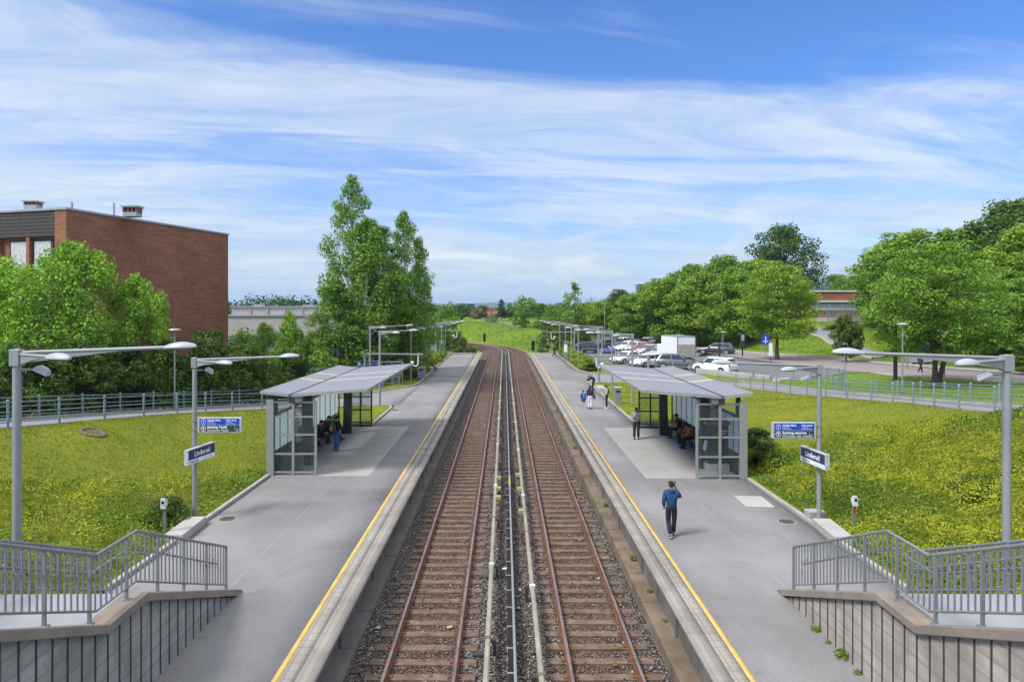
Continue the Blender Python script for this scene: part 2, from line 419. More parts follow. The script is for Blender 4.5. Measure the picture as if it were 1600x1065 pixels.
CPR = ([62,66,75,82,95,113,124], [33.4,32,31,30.3,29.3,26.6,24.5])
def ip(tab, Y): return I(Y, tab[0], tab[1])
TRL, TRR, CURVE_Y, CURVE_R = -1.83, 2.2, 127.0, 78.0
def cpt(s, lat, z):                      # point on the line: s metres along it, lat metres to the right of X=0
    if s <= CURVE_Y: return (lat, s, z)
    a = (s-CURVE_Y)/CURVE_R
    return (-CURVE_R + (CURVE_R+lat)*math.cos(a), CURVE_Y + (CURVE_R+lat)*math.sin(a), z)
def stairz(Y): return I(Y, [6, 7.2, 11.0, 12.2, 16.4], [3.35, 3.35, 1.72, 1.72, 0.0])
def wob(X, Y): return .06*np.sin(X*.9+Y*.37)+.05*np.sin(X*.31-Y*.83)+.04*np.sin(X*1.7+1.3*Y)
def H(X, Y, sub=True):
    X = np.asarray(X, float); Y = np.asarray(Y, float)
    z = np.zeros(np.broadcast(X, Y).shape)
    X = X + z; Y = Y + z
    # left side
    k = ip(KL, Y); xn, zn, xf, zf = ip(LXN, Y), ip(LZN, Y), ip(LXF, Y), ip(LZF, Y)
    a = np.maximum(k-X, 0); b = np.maximum(X-xn, 0)
    bank = np.where(Y < 17, stairz(Y)*np.exp(-a/6.0)*.9, 0)
    t = a/np.maximum(a+b, 1e-6)
    zl = 0.06*(1-t) + np.maximum(zn*smooth(t*.55+.22*t*t+.23*t**3), 0) + wob(X, Y)*np.minimum(1, np.minimum(a, b)) + bank*(1-t)
    mid = zn + (zf-zn)*np.clip((xn-X)/np.maximum(xn-xf, .1), 0, 1)
    zl = np.where(X < xn, mid - (.05 if sub else 0), zl)
    far = np.maximum(zf - .05*(xf-X), np.minimum(zf, 0) - 1.2 - .01*(xf-X)) + wob(X, Y)*np.minimum(1, (xf-X)/2)
    zl = np.where(X < xf, far, zl)
    # right side
    k = ip(KR, Y); xn, zn, xf, zf = ip(RXN, Y), ip(RZN, Y), ip(RXF, Y), ip(RZF, Y)
    a = np.maximum(X-k, 0); b = np.maximum(xn-X, 0); t = a/np.maximum(a+b, 1e-6)
    bank = np.where(Y < 17, stairz(Y)*np.exp(-a/6.0)*.9, 0)
    zr = 0.06*(1-t) + np.maximum(zn*smooth(t*.55+.22*t*t+.23*t**3), 0) + wob(X, Y)*np.minimum(1, np.minimum(a, b)) + bank*(1-t)
    mid = zn + (zf-zn)*np.clip((X-xn)/np.maximum(xf-xn, .1), 0, 1)
    zr = np.where(X > xn, mid - (.05 if sub else 0), zr)
    rn, rf, rz = ip(RN, Y), ip(RF, Y), ip(RZ, Y)
    cw = np.clip((X-xf)/np.maximum(rn-xf, .1), 0, 1)
    cl = ip(CPL, Y); cr = ip(CPR, Y)
    inc = smooth((Y-62)/8)*smooth((130-Y)/6)
    flat = np.where(X < cr-3, 0, rz*smooth((X-cr+3)/3.2))
    zg = (zf + (rz-zf)*smooth(cw))*(1-inc) + flat*inc
    zg = zg + wob(X, Y)*.6*np.minimum(1, np.minimum(X-xf, np.maximum(rn-X, 0))/2)*(1-inc)
    onpark = (Y > 62) & (Y < 124) & (X > cl+.15) & (X < cr-.15)
    zg = zg - np.where(onpark & sub, .06, 0)
    zr = np.where(X > xf, zg, zr)
    zr = np.where(X > rn, rz - (.06 if sub else 0), zr)
    hl = rz + .1 + 4.3*smooth((X-rf-1.5)/17.0) + np.clip(.03*(X-rf), 0, 3) + wob(X, Y)*np.minimum(1, np.maximum(X-rf, 0)/3)
    zr = np.where(X > rf, hl, zr)
    z = np.where(X < 0, zl, zr)
    # beyond the platforms: the cutting of the line, mounds, falling ground
    d0 = np.where(Y < CURVE_Y, np.abs(X-.2), np.abs(np.hypot(X+CURVE_R, Y-CURVE_Y)-CURVE_R-.2))
    d0 = np.where((Y > CURVE_Y) & (X < -CURVE_R), 99, d0)
    far = Y > 111
    side = -.5 + .5*smooth((np.abs(X)-14)/10)
    m1 = 2.7*np.exp(-(((X-6)/9.5)**2+((Y-172)/9.0)**2)**1.2)
    m2 = 3.9*np.exp(-(((X+9)/15.0)**2+((Y-196)/15.0)**2)**1.5)
    back = 4.0*smooth((Y-208)/45) - 16*smooth((Y-300)/500)
    base = np.where(X > 12, np.where(Y < 185, z, z*(1-smooth((Y-185)/120))), side)
    zf_ = base*(1-smooth((Y-220)/200)) + np.maximum(m1, m2) + back + wob(X, Y)*1.5
    cut = smooth((d0-4.2)/4.5)
    zf_ = -1.45*(1-cut) + zf_*cut
    return np.where(far, zf_, z)
def hz(x, y): return float(H(x, y))
def ray(px, py):                          # the ground point seen at a pixel of the photo
    lo, step = 11.0, .25
    y = lo
    while y < 400:
        if zat(py, y) < hz(xat(px, y), y): break
        y += step
    return (xat(px, y), y, hz(xat(px, y), y))

def gridsheet(xs2d, ys2d, zs2d):
    n, m = xs2d.shape
    V = np.stack([xs2d.ravel(), ys2d.ravel(), zs2d.ravel()], 1)
    idx = np.arange(n*m).reshape(n, m)
    Q = np.stack([idx[:-1, :-1].ravel(), idx[:-1, 1:].ravel(), idx[1:, 1:].ravel(), idx[1:, :-1].ravel()], 1)
    return V, Q
def join(parts):
    Vs, Qs, b = [], [], 0
    for V, Q in parts: Vs.append(V); Qs.append(Q+b); b += len(V)
    return np.concatenate(Vs), np.concatenate(Qs)

# the ground: one object, sheets left and right of the platforms, one beyond
ys = np.concatenate([np.arange(5, 39.8, .5), [39.9, 40.15, 40.4], np.arange(40.75, 80, .5), np.arange(80, 111.1, 1.0)])
us = np.concatenate([[0, .02], np.arange(.25, 20, .4), np.arange(20, 40, 1), np.arange(40, 75, 2.5), [90, 120, 200, 400, 1000, 3000]])
YY, UU = np.meshgrid(ys, us, indexing='ij')
XL = ip(KL, YY) - .14 - UU; ZL = H(XL, YY); ZL[:, 0] = -1.6
XR = ip(KR, YY) + .14 + UU; ZR = H(XR, YY); ZR[:, 0] = -1.6
xf = np.concatenate([[-9000, -5000, -2500, -1200, -600, -300, -150, -100], np.arange(-80, 80, 1.25), [85, 92, 100, 110, 125, 150, 200, 300, 600, 1200, 2500, 5000, 9000]])
yf = np.concatenate([np.arange(111, 235, 1.25), np.arange(235, 330, 5), [350, 400, 460, 540, 700, 1000, 2000, 4000, 9000]])
YF, XF = np.meshgrid(yf, xf, indexing='ij'); ZF = H(XF, YF)
ZF[0, :] = np.where((XF[0] > -8.6) & (XF[0] < 8.3), -1.45, ZF[0])
V, Q = join([gridsheet(XL, YY, ZL), gridsheet(XR, YY, ZR), gridsheet(XF, YF, ZF)])
GROUND = tag(obj('ground', npmesh('ground', V, Q, [GRASS, MEADOW], True)), kind='structure')
_me = GROUND.data
_c = np.zeros(len(_me.polygons)*3); _me.polygons.foreach_get('center', _c); _c = _c.reshape(-1, 3)
_me.polygons.foreach_set('material_index', ((_c[:, 0] > ip(RXF, _c[:, 1])+.2) & (_c[:, 1] < 64)) | ((_c[:, 1] > 60) & ((_c[:, 0] > 28) | (_c[:, 1] > 111))).astype(np.int32))

def strip(name, y0, y1, step, fl, fr, fz, m, cols=6, skirt=.14, kind='structure', both=None):
    """a paved strip given by its left and right edge as functions of Y"""
    y = np.arange(y0, y1+step*.5, step); t = np.linspace(0, 1, cols)
    Yg, Tg = np.meshgrid(y, t, indexing='ij')
    L = np.array([fl(v) for v in y])[:, None]; R = np.array([fr(v) for v in y])[:, None]
    Xg = L + (R-L)*Tg
    Zg = fz(Xg, Yg)
    Xg = np.concatenate([Xg[:, :1]-.0, Xg, Xg[:, -1:]+.0], 1); Yg = np.concatenate([Yg[:, :1], Yg, Yg[:, -1:]], 1)
    Zg = np.concatenate([Zg[:, :1]-skirt, Zg, Zg[:, -1:]-skirt], 1)
    V, Q = gridsheet(Xg, Yg, Zg)
    return tag(obj(name, npmesh(name, V, Q, m, False)), kind=kind)
def _pz(tn, tf, xn, xf):
    def f(X, Y):
        a, b = ip(xn, Y), ip(xf, Y)
        t = np.clip((X-a)/np.where(np.abs(b-a) < .1, .1, b-a), 0, 1)
        return ip(tn, Y)*(1-t)+ip(tf, Y)*t + .012
    return f
strip('path', 6, 61, .5, lambda y: ip(LXF, y), lambda y: ip(LXN, y) if y < 49.3 else ip(KL, y)+.25, _pz(LZN, LZF, LXN, LXF), ASPH_PATH)
strip('path', 6, 72.3, .5, lambda y: ip(RXN, y) if y < 64.4 else ip(KR, y)-.25, lambda y: ip(RXF, y), _pz(RZN, RZF, RXN, RXF), ASPH_PATH)
strip('car_park', 62, 124, 1, lambda y: ip(CPL, y), lambda y: ip(CPR, y), lambda X, Y: H(X, Y, False)+.012, ASPH_CAR, 14)
strip('road', 20, 300, 2, lambda y: ip(RN, y), lambda y: ip(RF, y), lambda X, Y: ip(RZ, Y)+.02+0*X, ROADM, 6)
strip('pavement', 20, 200, 2, lambda y: ip(RF, y)+.12, lambda y: ip(RF, y)+2.3, lambda X, Y: ip(RZ, Y)+.14+0*X, ROADG, 3, .3)
strip('kerb', 20, 200, 2, lambda y: ip(RF, y)-.12, lambda y: ip(RF, y)+.12, lambda X, Y: ip(RZ, Y)+.15+0*X, KERBM, 2, .3)
strip('kerb', 20, 61, 1, lambda y: ip(RN, y)-.2, lambda y: ip(RN, y)-.02, lambda X, Y: ip(RZ, Y)+.10+0*X, KERBM, 2, .3)
# the side street climbing under the bridge
SSL = ([72, 80, 90, 100, 112], [43, 46.5, 52.2, 57.6, 63.5]); SSR = ([72, 80, 90, 100, 112], [50, 53, 57.5, 62.6, 68.5])
strip('side_street', 72, 112, 1, lambda y: ip(SSL, y), lambda y: ip(SSR, y), lambda X, Y: H(X, Y, False)+.16, ROADG, 8, .4)
FPL = ([80, 90, 100, 104], [44.2, 45.5, 46.6, 47.3])
strip('footpath', 80, 104, 1, lambda y: ip(FPL, y)-1.0, lambda y: ip(FPL, y)+.9, lambda X, Y: H(X, Y, False)+.12, ASPH_PATH, 4, .3)
strip('kerb', 80, 104, 1, lambda y: ip(FPL, y)-1.2, lambda y: ip(FPL, y)-1.0, lambda X, Y: H(X, Y, False)+.2, KERBM, 2, .3)

# platforms
def platform(s, edge, yl, tile, K, wall, lz, lout):
    """s=-1 left, +1 right; edge = X of the edge over the track, tile = X of the tile joint, yl = X of the yellow line"""
    lo = lambda a, b: (lambda y: min(a(y), b(y)))
    kf = lambda y: float(ip(K, y)); yf_ = lambda y: yl
    strip('platform', 6, 110, .5, (kf if s < 0 else yf_), (yf_ if s < 0 else kf), lambda X, Y: 0*X, ASPH, 5, 1.5)
    st = lambda n, a, b, z, m, k: strip(n, 6, 110, 2, lambda y: min(a, b), lambda y: max(a, b), lambda X, Y: 0*X+z, m, 2, k)
    st('tactile_paving', yl, tile, .002, TACT, .1)
    st('platform_edge', tile, edge, .0, EDGE, .07)
    st('yellow_line', yl-s*.01, yl+s*.098, .007, YLINE, .006)
    w = MB(); a, b = sorted((wall, wall+s*.5))
    w.box(a, b, 6, 110, -1.6, -.05)
    for i in range(26): w.box(min(wall-s*.05, wall+s*.01), max(wall-s*.05, wall+s*.01), 8+i*4, 8.16+i*4, -1.3, -.18)
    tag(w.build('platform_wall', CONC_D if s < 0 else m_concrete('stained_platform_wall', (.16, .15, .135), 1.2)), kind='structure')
    l = MB(); a, b = sorted((lout, wall+s*.1))
    for i in range(52): l.box(a, b, 6+i*2, 7.975+i*2, -1.5, lz - .02*random.random())
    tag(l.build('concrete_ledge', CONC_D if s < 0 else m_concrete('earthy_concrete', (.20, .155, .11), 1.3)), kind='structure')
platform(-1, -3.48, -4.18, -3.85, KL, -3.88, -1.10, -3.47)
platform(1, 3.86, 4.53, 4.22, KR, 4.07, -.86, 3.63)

def kerbline(pts, h=.11, w=.14, m=KERBM, seg=1.1):
    P = [Vector((p[0], p[1], 0)) for p in pts]; z = [p[2] if len(p) > 2 else 0 for p in pts]
    mb = MB()
    for i in range(len(P)-1):
        d = P[i+1]-P[i]; n = max(1, round(d.length/seg)); dn = d.normalized(); side = Vector((-dn.y, dn.x, 0))*w*.5
        for k in range(n):
            a = P[i]+d*(k/n)+dn*.006; b = P[i]+d*((k+1)/n)-dn*.006
            za = z[i]+(z[i+1]-z[i])*k/n; zb = z[i]+(z[i+1]-z[i])*(k+1)/n
            j = random.uniform(-.008, .008); up = lambda v, q: (v.x, v.y, q)
            mb.add([up(a-side, za-.3), up(a+side, za-.3), up(b+side, zb-.3), up(b-side, zb-.3), up(a-side, za+h+j), up(a+side, za+h+j), up(b+side, zb+h+j), up(b-side, zb+h+j)],
                   [(3,2,1,0),(4,5,6,7),(0,1,5,4),(1,2,6,5),(2,3,7,6),(3,0,4,7)])
    o = mb.build('kerb', m, bevel=.015); return tag(o, kind='structure')
def kpts(T, y0, y1, n, off): return [(float(ip(T, y))+off, y) for y in np.linspace(y0, y1, n)]
kerbline([(-9.67, 16.6), (-9.67, 28.0)]); kerbline([(-9.87, 40.3), (-7.87, 40.35), (-7.87, 47.6), (-8.3, 49.0), (-9.4, 49.25)])
kerbline([(-14.2, 51.7, .05), (-12.2, 54.2), (-10.5, 57.1), (-9, 59.7), (-8.1, 61.8)] + kpts(KL, 64, 110, 12, -.07))
kerbline([(9.79, 16.6), (9.79, 27.4)]); kerbline([(9.9, 39.9), (7.87, 40.3), (7.9, 62.4), (8.4, 63.8), (11, 64.2), (14, 63.6)])
kerbline([(12, 72.2), (9.75, 72.6)] + kpts(KR, 73, 110, 10, .07))
kerbline([(float(ip(RXF, y))+.08, y, float(ip(RZF, y))) for y in range(20, 66, 3)], .13, .2)
kerbline([(float(ip(LXF, y))-.08, y, float(ip(LZF, y))) for y in range(20, 52, 3)], .13, .18, CONC)

# concrete slabs in the asphalt
def slab(x0, x1, y0, y1):
    m = MB(); m.box(x0, x1, y0, y1, -.1, .006); return tag(m.build('concrete_slab', SLABM), kind='structure')
SY = {-1: 28.2, 1: 27.6}
slab(-9.75, -5.58, 28.1, 40.1); slab(5.74, 9.8, 27.7, 39.6)
m = MB(); m.add([(8.42, 25.1, .006), (9.42, 25.0, .006), (9.36, 23.6, .006), (8.4, 23.7, .006)], [(0, 1, 2, 3)])
tag(m.build('concrete_slab', CONC_L), kind='structure')

# ------------------------------------------------------------------ the line
bed = []
ss = np.concatenate([np.arange(6, 111, 1.0), np.arange(111, 235, 1.5)])
lat = np.array([-3.95, -3.1, -2.4, -1.2, -.6, 0, .4, .9, 1.6, 2.8, 3.4, 4.15])
P = np.array([[cpt(s, l, -1.19 + .018*math.sin(s*1.7+l*3) + (-.03 if abs(l-.2) < .5 else 0)) for l in lat] for s in ss])
V, Q = gridsheet(P[:, :, 0], P[:, :, 1], P[:, :, 2])
tag(obj('track_bed', npmesh('track_bed', V, Q, BALLAST, True)), kind='structure')
def rail_mesh(lat):
    prof = [(-.065, -.15), (.065, -.15), (.065, -.137), (.012, -.12), (.012, -.045), (.034, -.03), (.034, 0), (-.034, 0), (-.034, -.03), (-.012, -.045), (-.012, -.12), (-.065, -.137)]
    s = np.concatenate([[6, 60, 111], np.arange(CURVE_Y-2, 240, 2.5)])
    mb = MB(); mb.loft([[cpt(v, lat+p[0], -1.0+p[1]) for p in prof] for v in s], 0)
    n = len(prof)
    mb.m = [1 if (i % n) == 6 and i < n*(len(s)-1) else 0 for i in range(len(mb.f))]
    return mb.mesh('rail', [RUST, RAILTOP])
def sleeper_box(mb, s, c, j):
    p = Vector(cpt(s, c, -1.145+j)); a = (s-CURVE_Y)/CURVE_R if s > CURVE_Y else 0
    T = Matrix.Translation(p) @ Matrix.Rotation(a + random.uniform(-.012, .012), 4, 'Z')
    mb.box(-1.2, 1.2, -.125, .125, -.12, 0, 0, T)
    for q in (-.7525, .7525):
        for e in (-.11, .11): mb.box(q+e-.045, q+e+.045, -.07, .07, 0, .022, 1, T)
def track(c, label):
    t = thing('railway_track', label, 'track', (0, 0, 0), 0, 'pair of metro tracks')
    for q in (-.7525, .7525): obj('rail', rail_mesh(c+q), t)
    rest = MB()
    for i in range(350):
        s = 9 + i*.65 + random.uniform(-.03, .03)
        if s > 236: break
        if i < 100:
            mb = MB(); sleeper_box(mb, s, c, random.uniform(-.012, .004)); mb.build('sleeper', [SLEEPER, RUST], t)
        else: sleeper_box(rest, s, c, 0)
    tag(rest.build('sleeper', [SLEEPER, RUST], t), kind='stuff')
track(TRL, 'rusty metro track on wooden sleepers beside the platform on the left')
track(TRR, 'rusty metro track on wooden sleepers beside the platform where a man in blue walks')

# loose stones of the ballast
def stones(n, y0, y1):
    u = RNG.random(n); y = y0 + (y1-y0)*u**1.6
    x = RNG.uniform(-3.35, 3.55, n); r = RNG.uniform(.015, .036, n)*(1+ (RNG.random(n) > .985)*1.0)
    ph = ((y-9+.325) % .65)-.325
    onsl = (np.abs(ph) < .15) & ((np.abs(x-TRL) < 1.25) | (np.abs(x-TRR) < 1.25))
    keep = ~onsl | (RNG.random(n) < .05)
    x, y, r, onsl = x[keep], y[keep], r[keep], onsl[keep]; n = len(x)
    z = np.where(onsl, -1.14, -1.185)+r*.35
    base = np.array([[1,0,0],[0,1,0],[-1,0,0],[0,-1,0],[0,0,.8],[0,0,-.8]], float)
    B = base[None]*RNG.uniform(.6, 1.3, (n, 6, 1))*r[:, None, None]
    th = RNG.uniform(0, 6.28, n); c, s = np.cos(th), np.sin(th)
    X = B[:, :, 0]*c[:, None]-B[:, :, 1]*s[:, None]; Yv = B[:, :, 0]*s[:, None]+B[:, :, 1]*c[:, None]
    V = np.stack([X+x[:, None], Yv+y[:, None], B[:, :, 2]+z[:, None]], 2).reshape(-1, 3)
    f = np.array([[0,1,4],[1,2,4],[2,3,4],[3,0,4],[1,0,5],[2,1,5],[3,2,5],[0,3,5]])
    Fq = (np.arange(n)[:, None, None]*6+f[None]).reshape(-1, 3)
    return npmesh('ballast', V, Fq, STONES)
tag(obj('ballast', stones(42000, 10, 62)), 'grey brown ballast stones loose between the rails', 'ballast', kind='stuff')

# conductor rails with their covers, the cable trough between them
def conductor(lat, label, side):
    t = thing('conductor_rail', label, 'conductor rail', (0, 0, 0), 0, 'conductor rails between the tracks')
    s = np.concatenate([[6, 60, 110], np.arange(CURVE_Y-1, 215, 3)])
    mb = MB(); sec = [(-.055, -.05), (.055, -.05), (.06, .03), (.03, .055), (-.03, .055), (-.06, .03)]
    mb.loft([[cpt(v, lat+p[0], -.80+p[1]) for p in sec] for v in s]); mb.build('cover', CREAM, t)
    for i in range(15):
        b = MB(); y = 9.6 + i*4.6 + (1.6 if side > 0 else 0)
        b.box(lat-.075, lat+.075, y-.05, y+.05, -.87, -.735, 0)
        e = lat + side*.16
        b.box(min(lat, e), max(lat, e), y-.04, y+.04, -.87, -.82, 1); b.box(e-.035, e+.035, y-.035, y+.035, -1.2, -.80, 1)
        b.box(min(e, e-side*.5)-.02, max(e, e-side*.5), y-.06, y+.06, -1.19, -1.13, 1)
        b.build('bracket', [WHITE if i % 2 == 0 else SLEEPER, DARKIRON if i % 3 else RUST], t)
    return t
tl = conductor(-.38, 'cream covered conductor rail beside the left hand track', 1)
tr = conductor(.77, 'cream covered conductor rail beside the right hand track', -1)
for lat, par, ys_ in ((-.38, tl, (30.9, 29.1, 27.7)), (.77, tr, (29.0, 25.8, 31.5))):
    for k, y in enumerate(ys_):
        m = MB(); a = lat+.02 if lat < 0 else lat-.24
        m.box(a, a+.22, y-.10, y+.10, -.86, -.70); m.build('cover_box', YELLOWBOX, par, bevel=.015)
t = thing('cable_trough', 'black cable trough with pale pipe running midway between the two tracks', 'cable trough')
m = MB(); m.box(.085, .185, 6, 126, -1.2, -.86); m.build('trough', BLACK, t)
m = MB()
for i in range(110): m.box(.06, .2, 8+i*1.07, 8.05+i*1.07, -.87, -.852)
m.build('tie_bars', GALV, t)
m = MB(); m.tube([(.235, 6, -.88), (.235, 126, -.88)], .036, 8); m.build('pipe', mat('pale_pipe', (.24, .245, .24), .4, 0, .1, 1), t, True)
m = MB(); m.tube([(.235, 29.9, -.88), (.235, 31.6, -.88)], .055, 8); m.build('sleeve', YELLOWBOX, t, True)
# litter on the ballast
for k, (px, py, c, lab) in enumerate([(788, 888, WHITE, 'white scrap of paper beside the cable trough'), (702, 979, YELLOWBOX, 'tan scrap of card lying between the rails of the left track'),
        (960, 1038, RUST, 'rust coloured scrap lying inside the right track'), (590, 980, LAMPHEAD, 'pale grey scrap on the ballast by the left platform')]):
    x, y, z = at(px, py, -1.12); m = MB(); m.add([(-.07, -.04, 0), (.06, -.055, .01), (.08, .04, .03), (-.045, .055, .012), (0, 0, .03)], [(0, 1, 4), (1, 2, 4), (2, 3, 4), (3, 0, 4)])
    tag(m.build('litter', c, loc=(x, y, z)), lab, 'litter', 'scraps of litter on the tracks')
for px, py, side, lab in ((757, 527, -1, 'black railway signal on a thin post left of the curving tracks'), (833, 540, 1, 'black railway signal on a thin post at the end of the right platform')):
    Y = 158 if side < 0 else 128
    x = xat(px, Y); z0 = hz(x, Y)
    t = thing('railway_signal', lab, 'signal', (x, Y, z0))
    m = MB(); m.tube([(0, 0, 0), (0, 0, zat(py, Y)-z0)], .07, 8); m.build('post', GALV, t)
    h = zat(py, Y)-z0
    m = MB(); m.box(-.28, .28, -.12, .12, h-.9, h+.9); m.box(-.3, .3, -.35, -.12, h+.86, h+.9)
    m.box(-.34, .34, -.125, .125, h-.95, h-.9); m.build('signal_head', BLACK, t)
# ------------------------------------------------------------------ lettering
def lettering(parent, text, size, mtx, m, name='lettering', align='LEFT', ext=.002, bold=0.0, sx=1.0):
    cu = bpy.data.curves.new('text', 'FONT'); cu.body = text; cu.size = size; cu.align_x = align; cu.extrude = ext; cu.offset = bold; cu.resolution_u = 2
    tmp = bpy.data.objects.new('text', cu); COL.objects.link(tmp)
    dg = bpy.context.evaluated_depsgraph_get()
    me = bpy.data.meshes.new_from_object(tmp.evaluated_get(dg))
    bpy.data.objects.remove(tmp); bpy.data.curves.remove(cu)
    me.materials.clear(); me.materials.append(m)
    me.transform(mtx @ Matrix.Diagonal((sx, 1, 1, 1)))
    return obj(name, me, parent)
def face_cam(x, y, z):      # text plane upright, reading along +x, facing -y
    return Matrix.Translation((x, y, z)) @ Matrix.Rotation(PI/2, 4, 'X')

# ------------------------------------------------------------------ shelters
def shelter(s, Y0, label):
    a0 = 8.7
    t = thing('platform_shelter', label, 'shelter', (s*a0, Y0, 0), 0, 'platform shelters')
    X = lambda a: s*(a-a0)
    def bx(mb, a, b, y0, y1, z0, z1, m=0): mb.box(min(X(a), X(b)), max(X(a), X(b)), y0, y1, z0, z1, m)
    # front screen
    m = MB(); bx(m, 9.50, 9.80, -.10, .12, 0, 3.12); m.build('corner_post', SHELTER, t, bevel=.01)
    m = MB(); bx(m, 7.74, 7.83, -.05, .05, 0, 3.06); bx(m, 8.66, 8.76, -.06, .06, 0, 3.06)
    for z in (3.02, 2.42, 1.68, .89, .14):
        bx(m, 7.83, 8.66, -.04, .04, z-.035, z+.035); bx(m, 8.76, 9.50, -.04, .04, z-.035, z+.035)
    for a in (7.785, 8.71): bx(m, a-.08, a+.08, -.1, .1, 0, .012)
    m.build('front_screen_frame', SHELTER, t)
    m = MB(); bx(m, 7.83, 8.66, -.006, .006, .17, 3.0); bx(m, 8.76, 9.50, -.006, .006, .17, 3.0); m.build('front_glass', GLASS, t)
    # rear screen
    m = MB()
    for a in (7.80, 8.45, 9.2): bx(m, a-.04, a+.04, 11.86, 11.94, 0, 2.75)
    for z in (2.72, 1.75, .98, .24): bx(m, 7.84, 9.2, 11.87, 11.93, z-.035, z+.035)
    bx(m, 7.80, 9.7, 11.86, 11.94, .02, .13)
    m.build('rear_screen_frame', SHDARK, t)
    m = MB(); bx(m, 7.84, 9.2, 11.89, 11.902, .27, 2.7); m.build('rear_glass', GLASS, t)
    # back wall
    m = MB(); bx(m, 9.68, 9.71, .12, 11.8, .08, .90); m.build('lower_panel', DARKPANEL, t)
    m = MB(); bx(m, 9.665, 9.70, .12, 11.3, .905, 2.38); m.build('upper_panel', WHITEPANEL, t)
    m = MB()
    for i in range(12): bx(m, 9.64, 9.72, .12+i*1.06, .15+i*1.06, .08, 2.4)
    bx(m, 9.62, 9.74, .1, 11.9, 2.38, 2.46)
    for i in range(5): bx(m, 9.60, 9.76, .6+i*2.6, .75+i*2.6, 2.46, 3.3)
    bx(m, 9.60, 9.74, .1, 11.9, .02, .08)
    m.build('back_wall_frame', SHDARK, t)
    # wedge columns and beams
    for y in (1.9, 9.7):
        m = MB(); T = Matrix.Translation((X(8.75), y, 0)) @ Matrix.Diagonal((s, 1, 1, 1))
        m.prism([(-.28, 0), (.30, 0), (.16, .75), (.12, 3.2), (-.28, 3.2)], -.14, .14, 0, T); m.build('column', SHDARK, t)
    m = MB(); bx(m, 8.63, 8.87, -.1, 12.6, 3.0, 3.22)
    for y in (1.9, 9.7):
        m.prism([(X(5.9), 3.45), (X(8.7), 3.08), (X(9.8), 3.24), (X(9.8), 3.30), (X(8.7), 3.24), (X(5.9), 3.52)], y-.08, y+.08)
    m.build('roof_beam', SHDARK, t)
    m = MB(); bx(m, 8.35, 8.9, -.09, .14, 3.06, 3.30); m.build('beam_bracket', SHELTER, t)
    m = MB(); bx(m, 6.9, 7.1, 9.9, 10.1, 3.12, 3.34); m.build('loudspeaker', SHELTER, t)
    # corrugated roof wings
    def wing(a, za, b, zb, ya, yb):
        ys = np.arange(ya, yb+.001, .0625); n = len(ys)
        w = np.where((np.arange(n) % 4) < 2, .04, 0)
        V = []
        for i, y in enumerate(ys):
            for (p, z) in ((a, za), (b, zb)): V.append((X(p), y, z+w[i]))
        for i, y in enumerate(ys):
            for (p, z) in ((a, za), (b, zb)): V.append((X(p), y, z-.03))
        Q = [];
        for i in range(n-1):
            Q.append((2*i, 2*i+1, 2*i+3, 2*i+2)); k = 2*n
            Q.append((k+2*i+2, k+2*i+3, k+2*i+1, k+2*i))
        return V, Q, ys
    y0, y1 = -.15, 13.1
    for nm, a, za, b, zb in (('track_side_wing', 8.72, 3.33, 5.62, 3.56), ('bank_side_wing', 8.86, 3.33, 10.0, 3.46)):
        V, Q, ys_ = wing(a, za, b, zb, y0, y1)
        lit = lambda y: 5.0 < y < 5.5 or 7.8 < y < 8.3
        mi = [1 if lit(ys_[k//2]) else 0 for k in range(len(Q))]
        o = obj(nm, npmesh(nm, V, Q, [SHROOF, ROOFLIGHT], False, mi), t)
        m = MB()
        for y in (y0, y1): m.prism([(X(a), za-.07), (X(b), zb-.07), (X(b), zb+.035), (X(a), za+.035)], y-.03, y+.0295)
        e = .03 if b < a else -.03
        bx(m, b-.03, b+.03, y0, y1, zb-.08, zb+.035)
        m.build('fascia', FASCIA, o)
    m = MB(); bx(m, 8.71, 8.87, y0+.04, y1-.04, 3.24, 3.27)
    for i in range(100): bx(m, 8.715, 8.865, y0+.1+i*.13, y0+.155+i*.13, 3.27, 3.335)
    m.build('gutter', SHDARK, t)
    return t, X
shL, XSL = shelter(-1, SY[-1], 'grey butterfly roofed shelter on the left platform, youth with backpack standing inside')
shR, XSR = shelter(1, SY[1], 'grey butterfly roofed shelter on the right platform with ticket machine inside')

def bench(s, y0, y1, label):
    t = thing('bench', label, 'bench', (s*9.35, y0, 0))
    L = y1-y0
    m = MB()
    for k in range(4): m.box(-.23+k*.12, -.13+k*.12, 0, L, .43, .47)
    m.build('seat', mat('bench_slats', (.24, .235, .22), .6), t)
    for i in range(3):
        y = .2+i*(L-.4)/2; m = MB(); m.box(-.2, .2, y-.03, y+.03, .37, .429); m.box(-.03*s-.04, -.03*s+.04, y-.03, y+.03, 0, .37); m.box(-.2, .2, y-.04, y+.04, 0, .03)
        m.build('leg', SHDARK, t)
    m = MB(); m.box(min(s*.24, s*.29), max(s*.24, s*.29), 0, L, .62, .82); m.build('backrest', SHDARK, t)
bench(-1, SY[-1]+3.0, SY[-1]+9.3, 'long grey slatted bench under the shelter of the left platform')
bench(1, SY[1]+3.6, SY[1]+9.3, 'long grey slatted bench under the right shelter with two people sitting')
